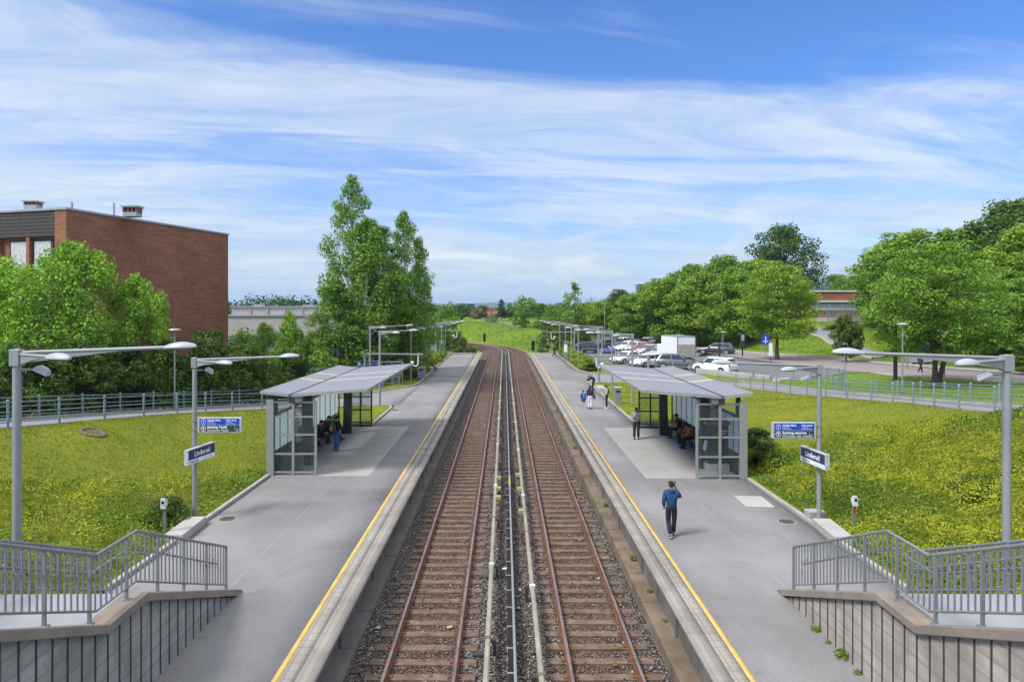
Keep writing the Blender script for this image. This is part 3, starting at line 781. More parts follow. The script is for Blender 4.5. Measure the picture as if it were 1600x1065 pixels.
# slatted bin box at the front of the left shelter
t = thing('litter_bin', 'low slatted box with flat metal lid just behind the front glass of the left shelter', 'bin', (-9.0, 29.1, 0))
m = MB()
for i in range(7): m.box(-.36+i*.105, -.28+i*.105, -.30, -.27, .03, .66)
for i in range(7): m.box(.35, .38, -.26+i*.08, -.20+i*.08, .03, .66)
m.box(-.34, .34, -.262, .28, .03, .64)
m.build('slatted_body', mat('bin_slats', (.20, .175, .145), .7), t)
m = MB(); m.box(-.4, .41, -.33, .32, .665, .70); m.build('lid', GALV, t, bevel=.01)
t = thing('cabinet', 'small pale grey ticket cabinet on the column of the left shelter', 'cabinet', (-9.0, 30.75, 0))
m = MB(); m.box(-.35, .35, -.14, .2, .9, 1.75); m.box(-.05, .05, -.05, .1, 0, .9); m.build('body', mat('pale_cabinet', (.50, .56, .58), .4), t, bevel=.02)
m = MB(); m.box(-.27, .27, -.15, -.141, 1.25, 1.65); m.build('screen', DARKPANEL, t)
for s, y, lab in ((-1, 30.9, 'timetable board with pinkish poster beside the front column of the left shelter'), (1, 30.6, 'timetable board with orange poster behind the dark ticket machine')):
    t = thing('timetable_board', lab, 'notice board', (s*9.2, y, 0))
    m = MB(); m.box(-.36, .36, -.03, .03, .85, 2.45); m.box(-.30, -.25, -.025, .025, 0, .85); m.box(.25, .30, -.025, .025, 0, .85); m.build('frame', SHDARK, t)
    m = MB(); m.box(-.31, .31, -.036, -.031, 1.2, 2.38); m.build('poster', mat('orange_poster', (.62, .30, .16) if s > 0 else (.55, .36, .28), .5), t)
    m = MB()
    for i in range(6): m.box(-.25, .22 - .07*(i % 3), -.040, -.037, 1.35+i*.15, 1.41+i*.15)
    m.build('print_lines', SIGNWHITE, t)
# ticket machine, right shelter
t = thing('ticket_machine', 'dark green ticket machine on grey plinth inside the right shelter', 'ticket machine', (9.05, 29.2, 0))
m = MB(); m.box(-.48, .46, -.40, .40, .0, .32); m.build('plinth', mat('plinth_grey', (.42, .42, .40), .6), t, bevel=.01)
m = MB(); m.prism([(-.42, .325), (.42, .325), (.42, 1.95), (-.42, 1.95), (-.42, 1.3), (-.52, .85)], -.36, .36); m.build('body', mat('machine_green', (.018, .045, .042), .3), t, bevel=.02)
m = MB(); m.box(-.50, .50, -.41, .41, 1.955, 2.12); m.build('top_cover', mat('machine_top', (.12, .125, .125), .4), t, bevel=.02)
m = MB(); m.box(-.507, -.502, -.28, .0, 1.97, 2.09); m.box(-.30, -.05, -.418, -.412, 1.98, 2.09); m.build('red_stripe', mat('machine_red', (.6, .12, .06), .4), t)
m = MB(); m.box(.1, .36, -.371, -.362, 1.70, 1.74); m.box(.1, .3, -.371, -.362, 1.60, 1.64); m.build('lettering_bars', SIGNWHITE, t)
m = MB(); m.add([(-.525, -.28, .86), (-.525, .28, .86), (-.44, .28, 1.27), (-.44, -.28, 1.27)], [(0, 1, 2, 3)]); m.build('touch_screen', SIGNWHITE, t)

# ------------------------------------------------------------------ lamps
def head_mesh(mb, T, L=.62, W=.30, Ht=.115):
    def sec(t):  # flattened egg along x
        w = W*.5*math.sin(PI*min(1, max(0.06, t))**.8)**.6; return w
    rings = []
    for i in range(9):
        t = i/8; x = L*t; w = max(.025, W*.5*(math.sin(PI*(.10+.87*t)))**.55); h = max(.02, Ht*(math.sin(PI*(.08+.84*t)))**.6)
        rings.append([T @ Vector((x, w*math.cos(a), h*math.sin(a) if a <= PI else .0)) for a in [PI*k/8 for k in range(9)]])
    mb.loft(rings, 0, True, True)
def lamp_arm(t, z, ang, L, nm, up=.03, heads=True):
    R = Matrix.Translation((0, 0, z)) @ Matrix.Rotation(ang, 4, 'Z') @ Matrix.Rotation(-up, 4, 'Y')
    a = MB(); a.tube([R @ Vector((.02, 0, 0)), R @ Vector((L, 0, 0))], .036, 8)
    k = min(L*.72, L-.25)
    a.add([R @ Vector(p) for p in ((.05, .018, -.03), (k, .018, -.03), (.05, .018, -.22), (.05, -.018, -.03), (k, -.018, -.03), (.05, -.018, -.22))], [(0, 1, 2), (5, 4, 3), (0, 3, 4, 1), (1, 4, 5, 2), (2, 5, 3, 0)])
    o = a.build('arm', LAMPGREY, t)
    h = MB(); T = R @ Matrix.Translation((L-.04, 0, -.012)); head_mesh(h, T); h.build('lamp_head', LAMPHEAD, o, True)
    g = MB(); rings = []
    for i in range(7):
        q = i/6; x = .03+.55*q; w = max(.02, .13*(math.sin(PI*(.12+.8*q)))**.5)
        rings.append([T @ Vector((x, w*math.cos(e), -.001-.05*math.sin(e)*(math.sin(PI*(.1+.85*q)))**.5)) for e in [PI*k/6 for k in range(7)]])
    g.loft(rings, 0, True, True); g.build('lens', LAMPLENS, o, True)
def lamp(x, y, top, s, label, L=2.75, flood=True, short=True, rad=.085, zb=None):
    """s: +1 arm points to +X"""
    z0 = hz(x, y) if zb is None else zb
    z0 = min(z0, top-1) - .05
    t = thing('platform_lamp', label, 'lamp', (x, y, z0), 0, 'platform lamps')
    h = top-z0
    m = MB(); m.lathe([(rad*1.0, 0), (rad, h*.3), (rad*.92, h), (rad*.9, h+.03), (rad*.4, h+.05)], 12)
    m.build('post', LAMPGREY, t, True)
    m = MB(); m.box(-rad*1.15, rad*1.15, -rad*1.15, rad*1.15, h-.30, h+.035); m.build('collar', LAMPGREY, t, bevel=.01)
    a0 = 0 if s > 0 else PI
    lamp_arm(t, h-.03, a0, L, 'arm', .035 if s > 0 else .035)
    if short: lamp_arm(t, h-.06, a0 - s*math.radians(24), 1.05, 'arm', -.03)
    if flood:
        b = MB(); b.tube([(0, 0, h-.38), (s*.22, .10, h-.38)], .025, 8)
        o = b.build('bracket', GALV, t)
        f = MB(); T = Matrix.Translation((s*.42, .14, h-.40)) @ Matrix.Rotation(s*.25, 4, 'Z') @ Matrix.Rotation(s*.5, 4, 'Y')
        sq = lambda w, d, z: [T @ Vector(p) for p in ((-w, -d, z), (w, -d, z), (w, d, z), (-w, d, z))]
        f.loft([sq(.07, .05, .08), sq(.12, .09, .04), sq(.15, .115, -.04), sq(.15, .115, -.055)]); f.build('floodlight', LAMPHEAD, o)
        g = MB(); g.loft([sq(.13, .095, -.0565), sq(.13, .095, -.061)]); g.build('floodlight_glass', FLOODGLASS, o)
    return t
lamp(-9.85, 13.8, 5.98, 1, 'tall grey lamp with a floodlight rising beside the stair railing on the left', L=3.05)
lamp(-10.16, 22.4, 5.22, 1, 'grey lamp post carrying the Retning Vestli direction sign', L=2.85, rad=.075)
lamp(-8.75, 48, 5.35, 1, 'grey lamp with a floodlight behind the roof of the left shelter', L=2.1)
lamp(-11.8, 60, 5.4, 1, 'grey lamp standing behind the far side of the left path junction', L=3.2)
lamp(10.45, 14.2, 5.84, -1, 'tall grey lamp with a floodlight rising beside the stair railing on the right', L=3.05)
lamp(10.05, 21.8, 5.06, -1, 'grey lamp post carrying the Retning sentrum direction sign', L=2.85, rad=.075)
lamp(9.0, 48, 5.15, -1, 'grey lamp on the lawn behind the right shelter, nearest of the far right row', L=2.7, flood=False)
for i, (px, Y, lab) in enumerate([(642, 66, 'grey lamp by the end of the short ramp railing on the left platform'), (658, 74, 'grey lamp beside the grey bin on the left platform'), (671, 82, 'grey lamp rising from the yellow green hedge, fourth before the left platform end'),
        (681, 90, 'grey lamp rising from the yellow green hedge, third before the left platform end'), (690, 98, 'grey lamp next to the tall info pillar on the left platform'), (696, 106, 'last grey lamp before the far end of the left platform')]):
    lamp(xat(px, Y), Y, 5.15, 1, lab, L=2.6, flood=False, short=i < 2, rad=.075, zb=0)
for i, (px, Y, lab) in enumerate([(956.5, 57, 'grey lamp on the lawn by the low concrete bench, right platform'), (935, 65, 'grey lamp at the kerb beside the person in a black jacket bending over'), (941, 73, 'grey lamp just past the path opening on the right platform'),
        (903.7, 79, 'grey lamp rising from the near end of the right hedge'), (892.7, 88, 'grey lamp in the right hedge behind the tall info pillar'), (883.6, 97, 'grey lamp in the far part of the right hedge'), (874.8, 106, 'last grey lamp before the far end of the right platform')]):
    lamp(xat(px, Y), Y, 5.1, -1, lab, L=2.6, flood=False, short=i < 2, rad=.075, zb=0)
def park_lamp(x, y, top, label, s=1, arch=0):
    z0 = hz(x, y)-.05; h = top-z0
    t = thing('street_lamp', label, 'lamp', (x, y, z0))
    m = MB()
    if arch: m.tube([(0, 0, 0), (0, 0, h*.72)] + [(s*arch*(1-math.cos(a)), 0, h*.72+h*.28*math.sin(a)) for a in (.3, .6, .9, 1.2, 1.5)], [.09, .07, .06, .055, .05, .045, .04], 8)
    else: m.tube([(0, 0, 0), (0, 0, 1.1), (0, 0, 1.12), (0, 0, h)], [.085, .085, .05, .042], 8)
    m.build('post', GALV, t, True)
    m = MB()
    if arch: m.ell((s*(arch+.3), 0, h), (.42, .15, .09))
    else: m.lathe([(.04, h-.08), (.20, h-.05), (.34, h+.02), (.30, h+.08), (.05, h+.12)], 14)
    m.build('lamp_head', LAMPHEAD, t, True)
x = xat(273, 40.2); park_lamp(x, 40.2, zat(516, 40.2), 'slim park lamp behind the ramp path in front of the dark hedge on the left')
park_lamp(float(ip(RXF, 43))+.35, 43, zat(507, 43), 'slim park lamp beside the right path, left of the double trunked maple')
park_lamp(xat(1130, 88), 88, zat(519, 88), 'slim park lamp in the car park behind the white hatchback')
park_lamp(xat(945, 118), 118, zat(457, 118), 'tall arched street lamp beyond the car park', 1, 1.6)
park_lamp(xat(1417, 66), 66, zat(372, 66), 'tall arched street lamp reaching out of the big maples', 1, 2.2)
park_lamp(xat(1128, 112), 112, zat(431, 112), 'tall arched street lamp in front of the parking lot maples', 1, 2.4)

# ------------------------------------------------------------------ signs on the lamp posts
def dir_sign(x, y, z, s, l1, l2, num, label, w=1.5, h=.50):
    """panel beside the post, facing the camera side; s=+1 panel extends to +X of the post"""
    t = thing('direction_sign', label, 'sign', (x, y, z), 0)
    a, b = (.13, .13+w) if s > 0 else (-.13-w, -.13)
    m = MB(); m.box(a, b, -.06, .06, 0, h); m.build('casing', SIGNFRAME, t, bevel=.008)
    p, q = a+.055, b-.055; zs = h*.5
    m = MB(); m.box(p, q, -.064, -.0605, zs+.008, h-.03); m.build('blue_panel', SIGNBLUE, t)
    m = MB(); m.box(p, q, -.064, -.0605, .03, zs-.008); m.build('slate_panel', SIGNDARK, t)
    m = MB()
    for k in (.10, h-.10):
        m.tube([(-s*.02, -.085, k), (s*.13, -.05, k)], .012, 6); m.tube([(-s*.02, .085, k), (s*.13, .05, k)], .012, 6)
        m.lathe([(.092, k-.015), (.092, k+.015)], 12)
    m.build('clamp', GALV, t)
    yl = -.066; cx = p+.13
    m = MB(); m.lathe([(.085, 0), (.085, .002)], 24); m.lathe([(.072, .0025), (.072, .003)], 24, 1)
    m.box(-.011, .011, -.015, .05, .0032, .0045); m.box(-.011, .011, -.047, -.027, .0032, .0045)
    o = m.build('ticket_symbol', [SIGNWHITE, SIGNBLUE], t); o.matrix_local = face_cam(cx, yl, zs+.115)
    m = MB(); m.lathe([(.09, 0), (.09, .002)], 24); m.lathe([(.074, .0025), (.074, .003)], 24, 1)
    m.box(-.048, .048, .02, .042, .0032, .0045); m.box(-.012, .012, -.055, .02, .0032, .0045)
    o = m.build('metro_symbol', [SIGNWHITE, SIGNDARK], t); o.matrix_local = face_cam(cx, yl, zs-.115)
    lx = p+.26
    T = lambda u, v: face_cam(u, yl, v)
    lettering(t, 'Gyldig billett', .085, T(lx, zs+.135), SIGNWHITE, bold=.002)
    lettering(t, 'kreves på', .05, T(lx, zs+.085), SIGNWHITE); lettering(t, 'dette området', .05, T(lx, zs+.035), SIGNWHITE)
    lettering(t, 'Valid ticket', .085, T(lx+.60, zs+.135), SIGNWHITE, bold=.001, sx=.92)
    lettering(t, 'is required', .05, T(lx+.60, zs+.085), SIGNWHITE); lettering(t, 'beyond this sign', .05, T(lx+.60, zs+.035), SIGNWHITE)
    lettering(t, l1, .115, T(lx, .145), SIGNWHITE, bold=.003); lettering(t, l2, .108, T(lx, .045), SIGNWHITE)
    lettering(t, num, .12, T(q-.10, .05), SIGNWHITE); m = MB(); m.box(q-.15, q-.142, yl, yl+.002, .05, .21); m.build('rule', SIGNWHITE, t)
dir_sign(-10.16, 22.4, 2.81, 1, 'Retning Vestli', 'Direction Vestli', '2', 'blue and slate direction sign reading Retning Vestli', 1.42, .49)
dir_sign(10.05, 21.8, 2.73, -1, 'Retning sentrum', 'Direction city centre', '1', 'blue and slate direction sign reading Retning sentrum', 1.38, .51)
def name_sign(x, y, z, rz, sub, sub2, label, s):
    t = thing('station_sign', label, 'sign', (x, y, z), rz, 'Linderud station name signs')
    w, h = 1.5, .49
    m = MB(); m.box(-w/2, w/2, -.07, .07, 0, h); m.build('casing', SIGNFRAME, t, bevel=.008)
    m = MB(); m.box(-w/2+.04, w/2-.04, -.078, -.0705, .155, h-.03); m.build('navy_panel', SIGNNAVY, t)
    m = MB(); m.box(-w/2+.04, w/2-.04, -.078, -.0705, .03, .153); m.build('white_panel', SIGNWHITE, t)
    lettering(t, 'Linderud', .24, face_cam(0, -.080, .225), SIGNWHITE, align='CENTER', bold=.003)
    lettering(t, sub, .075, face_cam(-w/2+.10, -.080, .065), SIGNNAVY, bold=.002)
    lettering(t, sub2, .075, face_cam(-w/2+.10+.046*len(sub)+.04, -.080, .065), mat('sign_grey_text', (.42, .44, .47), .4, 0, .02))
    m = MB(); m.box(-.02, .02, .07, .16, .1, .4); m.build('clamp', GALV, t)
name_sign(-9.98, 22.4, 1.88, math.radians(81), 'Retning Vestli', 'Direction Vestli', 'station name sign reading Linderud on the left lamp post', -1)
name_sign(9.88, 21.75, 1.88, -math.radians(85), 'Retning sentrum', 'Direction city centre', 'station name sign reading Linderud on the right lamp post', 1)
# far signs across the path mouths
def far_sign(px0, px1, py0, py1, Y, blue, label):
    x0, x1, z0, z1 = xat(px0, Y), xat(px1, Y), zat(py1, Y), zat(py0, Y)
    gz = min(hz((x0+x1)/2, Y), 0)-.05
    t = thing('direction_sign', label, 'sign', ((x0+x1)/2, Y, gz)); w = (x1-x0)/2
    m = MB(); m.box(-w, w, -.06, .06, z0-gz, z1-gz); m.build('casing', SIGNFRAME, t)
    zm = z0-gz+(z1-z0)*(.42 if blue else .2)
    m = MB(); m.box(-w+.06, w-.06, -.066, -.061, zm, z1-gz-.05); m.build('panel', SIGNBLUE if blue else SIGNNAVY, t)
    m = MB(); m.box(-w+.06, w-.06, -.066, -.061, z0-gz+.04, zm-.02); m.build('lower_panel', SIGNDARK, t)
    for q in (-w+.08, w-.08):
        m = MB(); m.tube([(q, .09, 0), (q, .09, z1-gz)], .035, 8); m.build('post', GALV, t)
    if blue:
        lettering(t, 'Gyldig billett', .17, face_cam(-w*.55, -.07, zm+.14), SIGNWHITE); lettering(t, 'Valid ticket', .15, face_cam(w*.25, -.07, zm+.16), SIGNWHITE)
        m = MB(); m.lathe([(.13, 0), (.13, .002)], 16); o = m.build('ticket_symbol', SIGNWHITE, t); o.matrix_local = face_cam(-w*.78, -.067, zm+.2)
    else:
        lettering(t, 'Linderud', .24, face_cam(0, -.07, zm+.12), SIGNWHITE, align='CENTER')
far_sign(558, 592, 563.5, 577, 61.5, True, 'blue ticket sign seen above the left shelter roof')
far_sign(596, 630, 564.5, 577, 62.3, False, 'dark slate sign with grey frame right of the blue one above the left shelter roof')
far_sign(909, 934, 544, 553, 93, False, 'dark slate sign in front of the parked cars on the right')
far_sign(939, 961, 544, 553, 93, True, 'blue ticket sign in front of the parked cars on the right')
# overhead arms with a white hook
def arm_barrier(px0, px1, py, Y, label):
    xa, xb, z = xat(px0, Y), xat(px1, Y), zat(py, Y); gz = min(hz(xa, Y), 0)-.03; d = xb-xa; sg = 1 if d > 0 else -1; h = z-gz
    t = thing('overhead_arm', label, 'barrier', (xa, Y, gz))
    m = MB(); m.tube([(0, 0, 0), (0, 0, h+.1)], .11, 10); m.lathe([(.16, h-.28), (.16, h-.05)], 10); m.build('post', LAMPGREY, t, True)
    m = MB(); m.tube([(-sg*.3, 0, h), (d+sg*.35, 0, h-.06)], .075, 10); m.lathe([(.10, h-.1), (.10, h+.1)], 10, 0, (d, 0, 0)); m.build('arm', LAMPGREY, t, True)
    m = MB(); c = d-sg*.1
    pts = [(c, 0, h-.08), (c, 0, h-.85)] + [(c-sg*.25*(1-math.cos(a)), 0, h-.85-.25*math.sin(a)) for a in (.5, 1.1, 1.57, 2.1, 2.7, 3.14)] 
    m.tube(pts, .05, 8); m.ell((c-sg*.52, 0, h-.78), (.16, .14, .12)); m.build('hook', WHITE, t, True)
arm_barrier(570, 655, 552.5, 61, 'horizontal grey arm with white hook over the left path opening')
arm_barrier(1013, 930, 555, 61, 'horizontal grey arm with white hook over the right path opening')
arm_barrier(676, 715, 516, 104, 'far horizontal grey arm near the end of the left platform')
arm_barrier(897.4, 860, 518.5, 104, 'far horizontal grey arm near the end of the right platform')

# ------------------------------------------------------------------ stairs with ribbed side walls, railings
def stairs(s, xw, xo, wm, lab):
    """xw: X of the wall face on the platform side, xo: outer edge of the flight"""
    nm = 'stairs'
    m = MB(); a, b = sorted((xw+s*.30, xo)); y = 16.4
    n = 12; dz = 1.72/n; dy = 4.2/n
    for i in range(n): m.box(a, b, y-(i+1)*dy, y-i*dy, -.5, (i+1)*dz-.13)
    m.box(a, b, 11.0, y-4.2-.002, -.5, 1.62)
    for i in range(11): m.box(a, b, 11.0-(i+1)*.345, 11.0-i*.345-.002, -.5, 1.57+(i+1)*.148)
    m.box(a, b, 4, 11.0-11*.345-.002, -.5, 3.22)
    tag(m.build(nm, STAIRM), kind='structure')
    prof = [(16.45, .0), (12.2, 1.72), (11.0, 1.70), (7.2, 3.33), (4.0, 3.35)]
    t = thing('stair_wall', lab, 'wall', (xw, 16.4, 0), 0, 'ribbed stair walls')
    th = s*.30
    m = MB(); vs = []
    for q in (0, th):
        vs += [(q, p[0]-16.4, -1.3) for p in prof] + [(q, p[0]-16.4, p[1]-.10) for p in prof]
    k = len(prof); fs = []
    for i in range(k-1):
        fs += [(i, i+1, k+i+1, k+i), (2*k+i+1, 2*k+i, 3*k+i, 3*k+i+1), (k+i, k+i+1, 3*k+i+1, 3*k+i)]
    fs += [(0, k, 3*k, 2*k)]
    m.add(vs, fs); m.build('wall', wm, t)
    m = MB(); i = 0; y = 16.2
    while y > 5:          # dark joints between the cast panels: real shallow battens
        zt = float(I(y, [p[0] for p in prof][::-1], [p[1] for p in prof][::-1]))-.11
        if zt > .06: m.box(min(-s*.012, 0), max(-s*.012, 0), y-16.4-.016, y-16.4+.016, -.2, zt)
        y -= .34
    m.build('joint_strips', mat('dark_joint', (.05, .045, .04), .9), t)
    m = MB(); rings = []
    for p in prof: rings.append([(u, p[0]-16.4+(.12 if p is prof[0] else 0), p[1]+w) for u, w in ((-s*.09, -.11), (s*.34, -.11), (s*.34, .05), (-s*.09, .05))])
    m.loft(rings); m.build('coping', COPING, t, bevel=.018)
def polyz(P, y): return float(I(y, [p[0] for p in P][::-1], [p[1] for p in P][::-1]))
def stair_rail(s, x, P, lab, inner, yend):
    """P: base profile (y, z), descending y; balustrade with posts, top and bottom rails, balusters and (inner) a second handrail"""
    t = thing('stair_railing', lab, 'railing', (x, P[0][0], P[0][1]), 0)
    y0, z0 = P[0]
    Lc = lambda y, z: (0, y-y0, z-z0)
    up = [(y, z+1.10) for y, z in P]; dn = [(y, z+.20) for y, z in P]
    for nm, Q, r in (('top_rail', up, .028), ('bottom_rail', dn, .020)):
        m = MB(); m.tube([Lc(*q) for q in Q], r, 8); m.build(nm, RAILGREY, t)
    y = y0; k = 0
    bal = MB()
    while y > yend:
        zb = polyz(P, y)
        if k % 7 == 0:
            m = MB(); p = Lc(y, zb); m.box(-.026, .026, p[1]-.018, p[1]+.018, p[2]-.02, p[2]+1.10); m.box(-.06, .06, p[1]-.05, p[1]+.05, p[2]-.01, p[2]+.012); m.build('post', RAILGREY, t)
        else:
            p = Lc(y, zb); bal.box(-.011, .011, p[1]-.0105, p[1]+.0105, p[2]+.20, p[2]+1.09)
        y -= .152; k += 1
    bal.build('balusters', RAILGREY, t)
    if inner:
        m = MB(); hp = [(y, z+.80) for y, z in P]; off = inner
        pts = [Lc(*q) for q in hp]; pts = [(off, p[1], p[2]) for p in pts]; pts[0] = (off, pts[0][1]-.3, pts[0][2])
        m.tube(pts, .022, 8)
        yy = P[0][0]-.5
        while yy > yend:
            p = Lc(yy, polyz(P, yy)+.80); m.tube([(0, p[1], p[2]-.07), (off, p[1], p[2]-.07), (off, p[1], p[2])], .010, 6); yy -= 1.06
        m.build('handrail', RAILGREY, t)
PR = [(16.15, .12), (12.2, 1.77), (11.0, 1.76), (7.2, 3.38), (5.0, 3.40)]
stairs(-1, -6.45, -9.35, CONC_WALL, 'grey ribbed concrete wall beside the stairs on the left platform')
stairs(1, 6.71, 9.62, CONC_WALL_LIT, 'grey ribbed concrete wall coloured as sunlit beside the stairs on the right platform')
stair_rail(-1, -6.58, PR, 'grey stair railing on the coping of the left ribbed wall', -.09, 5.0)
stair_rail(1, 6.84, PR, 'grey stair railing on the coping of the right ribbed wall', .09, 5.0)
PR2 = [(16.1, .02), (12.2, 1.62), (11.0, 1.66), (7.2, 3.3), (5.0, 3.32)]
stair_rail(-1, -9.28, PR2, 'grey stair railing against the shrub bank on the left', .09, 5.0)
stair_rail(1, 9.55, PR2, 'grey stair railing against the shrub bank on the right', -.09, 5.0)

# ------------------------------------------------------------------ tube railings along the paths
def path_rail(pts, lab, sp=2.35, rails=(1.02, .62, .22), h=1.08, m=RAILBLUE, group='tube railings along the paths'):
    P = [Vector(p) for p in pts]
    L = [0]
    for i in range(1, len(P)): L.append(L[-1]+(P[i]-P[i-1]).length)
    def pos(d):
        for i in range(1, len(P)):
            if d <= L[i] or i == len(P)-1: return P[i-1].lerp(P[i], (d-L[i-1])/max(L[i]-L[i-1], 1e-6))
    t = thing('path_railing', lab, 'railing', P[0], 0, group)
    n = max(1, round(L[-1]/sp))
    pp = [pos(L[-1]*i/n)-P[0] for i in range(n+1)]
    for q in pp:
        b = MB(); b.lathe([(.05, -.15), (.05, h-.02)], 10, 0, q); b.lathe([(.062, h-.035), (.062, h+.01), (.045, h+.045), (.01, h+.06)], 10, 0, q); b.build('post', m, t, True)
    fine = [pos(L[-1]*i/(n*2))-P[0] for i in range(2*n+1)]
    for r in rails:
        b = MB(); b.tube([(q.x, q.y, q.z+r) for q in fine], .023, 7); b.build('rail', m, t, True)
def edgepts(TX, TZ, ys_, off): return [(float(ip(TX, y))+off, y, float(ip(TZ, y))) for y in ys_]
path_rail(edgepts(LXN, LZN, [20, 24, 27, 30, 33, 36, 39, 42, 44.5, 46.8, 48.2], .12), 'blue grey tube railing on the lawn side of the left ramp')
path_rail(edgepts(LXF, LZF, [20, 24, 28, 32, 36, 40, 44, 47, 50], -.12), 'blue grey tube railing on the hedge side of the left ramp')
path_rail([(-15.2, 51.9, .05), (-12.9, 54.6, 0), (-10.9, 57.9, 0), (-9.3, 60.4, 0)], 'short two bar tube railing at the mouth of the left path', 1.9, (.95, .5), .9)
path_rail(edgepts(RXN, RZN, [20, 24, 28, 31, 34, 37, 40, 43, 46, 50, 54, 58, 61], -.12), 'blue grey tube railing on the lawn side of the right path')
path_rail(edgepts(RXF, RZF, [20, 24, 28, 32, 36, 40, 44, 47, 50], .14), 'blue grey tube railing on the maple side of the right path')
path_rail([(25.2, 52.5, .8), (26.5, 53.5, .9), (27.6, 55.5, 1.0), (27.2, 58, .9), (25.4, 60, .5)], 'blue grey tube railing curving round the end of the right path', 1.5)
path_rail([(8.9, 63.7, 0), (11, 63.6, 0), (13.5, 63.2, 0)], 'short grey tube railing at the corner of the lawn behind the right shelter', 2.3, (1.0,), 1.05)
path_rail([(10.6, 108, 0), (10.9, 101, 0), (11.2, 95, 0), (13.4, 84, 0), (15.4, 81, 0), (17.7, 78, 0), (19.8, 75.8, 0), (21.8, 74, 0), (23.6, 71.2, 0), (24.6, 67.5, .05)], 'grey two bar tube railing in front of the parked cars', 2.2, (.95, .55), 1.0, RAILBLUE)
# low concrete wall below the car park
t = thing('low_wall', 'low pale concrete wall between the car park and the right path', 'wall', (22.6, 71.6, 0))
m = MB(); m.add([(-1.8, 2.6, -.2), (3.0, -5.6, -.2), (3.3, -5.4, -.2), (-1.5, 2.8, -.2), (-1.8, 2.6, .55), (3.0, -5.6, .5), (3.3, -5.4, .5), (-1.5, 2.8, .55)], [(3,2,1,0),(4,5,6,7),(0,1,5,4),(1,2,6,5),(2,3,7,6),(3,0,4,7)])
m.build('wall', CONC_L, t, bevel=.03)
t = thing('concrete_block', 'white concrete barrier block at the car park entrance behind the right path', 'block', (25.9, 63.6, .05), .5)
m = MB(); m.box(-.9, .9, -.4, .4, -.1, .45); m.build('block', CONC_L, t, bevel=.12)

# ------------------------------------------------------------------ small platform furniture
for s, px, py, lab in ((-1, 262, 838, 'ticket validator on a post in the shrubs by the left stairs'), (1, 1335, 826, 'ticket validator on a post with a red sticker by the right stairs')):
    x, y = (-10.1, 20.3) if s < 0 else (10.55, 20.6); z = hz(x, y)
    t = thing('ticket_validator', lab, 'ticket validator', (x, y, z-.05), 0, 'ticket validators'); t.scale = (.78, .78, .9)
    m = MB(); m.box(-.05, .05, -.04, .04, 0, 1.2); m.build('post', mat('brown_steel', (.16, .15, .13), .5), t)
    m = MB(); m.prism([(-.09, 1.08), (.09, 1.08), (.09, 1.36), (.05, 1.42), (-.09, 1.42)], -.14, -.042); m.box(-.07, .07, -.043, .1, 1.15, 1.35); m.build('reader', mat('reader_grey', (.55, .57, .58), .35), t, bevel=.01)
    m = MB(); m.tube([(0, -.141, 1.29), (0, -.147, 1.29)], .055, 14); m.build('reader_window', BLACK, t)
    if s > 0: m = MB(); m.tube([(0, -.045, .92), (0, -.05, .92)], .08, 14); m.build('red_sticker', RED, t)
    else: m = MB(); m.tube([(.03, -.142, 1.18), (.03, -.147, 1.18)], .03, 12); m.build('green_button', mat('green_button', (.05, .45, .12), .4), t)
def manhole(x, y, z, r, lab, m1=None):
    t = thing('manhole_cover', lab, 'manhole', (x, y, z))
    m = MB(); m.lathe([(r*1.10, -.1), (r*1.10, .008), (r*.98, .010)], 24); m.build('ring', m1 or CONC, t)
    m = MB(); m.lathe([(r*.95, .0), (r*.95, .014)], 24)
    for i in range(5): m.box(-r*.7, r*.7, -r*.66+i*r*.33-.02, -r*.66+i*r*.33+.02, .014, .02)
    m.build('cover', mat('manhole_rust', (.10, .07, .06), .7, .2), t)
manhole(-9.05, 22.3, .0, .27, 'round iron manhole by the kerb of the left platform'); manhole(9.1, 22.0, .0, .27, 'round iron manhole by the kerb of the right platform')
X_ = at(606, 632); manhole(X_[0], X_[1], 0, .3, 'round iron manhole behind the left shelter, larger pair'); X_ = at(617, 640.5); manhole(X_[0], X_[1], 0, .25, 'round iron manhole behind the left shelter near the grass corner')
q = ray(146, 680); m = MB(); m.lathe([(.50, -.4), (.50, -.03), (.43, -.01), (.38, -.07), (.02, -.07)], 20)
o = m.build('well_ring', m_rust('well_ring_brown', (.10, .07, .05), (.19, .14, .09), (.26, .2, .14), .9, 0, 4), loc=(q[0], q[1], q[2]+.07))
tag(o, 'brown concrete well ring sunk in the left lawn', 'well ring')
o.rotation_euler = Vector((hz(q[0]-.6, q[1])-hz(q[0]+.6, q[1]), hz(q[0], q[1]-.6)-hz(q[0], q[1]+.6), 1.2)).to_track_quat('Z', 'Y').to_euler()
def bin_(x, y, w, d, h, lab):
    t = thing('litter_bin', lab, 'bin', (x, y, 0)); m = MB(); m.box(-w/2, w/2, -d/2, d/2, .02, h); m.build('body', GALV, t, bevel=.02)
    m = MB(); m.box(-w/2-.02, w/2+.02, -d/2-.02, d/2+.02, h+.002, h+.07); m.build('lid', LAMPHEAD, t, bevel=.015)
    m = MB(); m.box(-w*.3, w*.3, -d/2-.004, -d/2+.01, h-.3, h-.16); m.build('slot', BLACK, t)
bin_(-8.25, 68, .75, .6, 1.15, 'tall grey litter bin with white lid on the left platform kerb'); bin_(8.2, 49.4, .5, .5, 1.2, 'tall grey litter bin with white lid by the man in a black waistcoat')
for x, y, lab in ((-8.35, 77.3, 'low concrete bench block with a person in red trousers, left platform'), (8.0, 56.8, 'low concrete bench block on the right kerb beside the bending person')):
    m = MB(); m.box(-.3, .3, -1.1, 1.1, .0, .48); o = m.build('bench_block', CONC_L, loc=(x, y, 0), bevel=.03); tag(o, lab, 'bench')
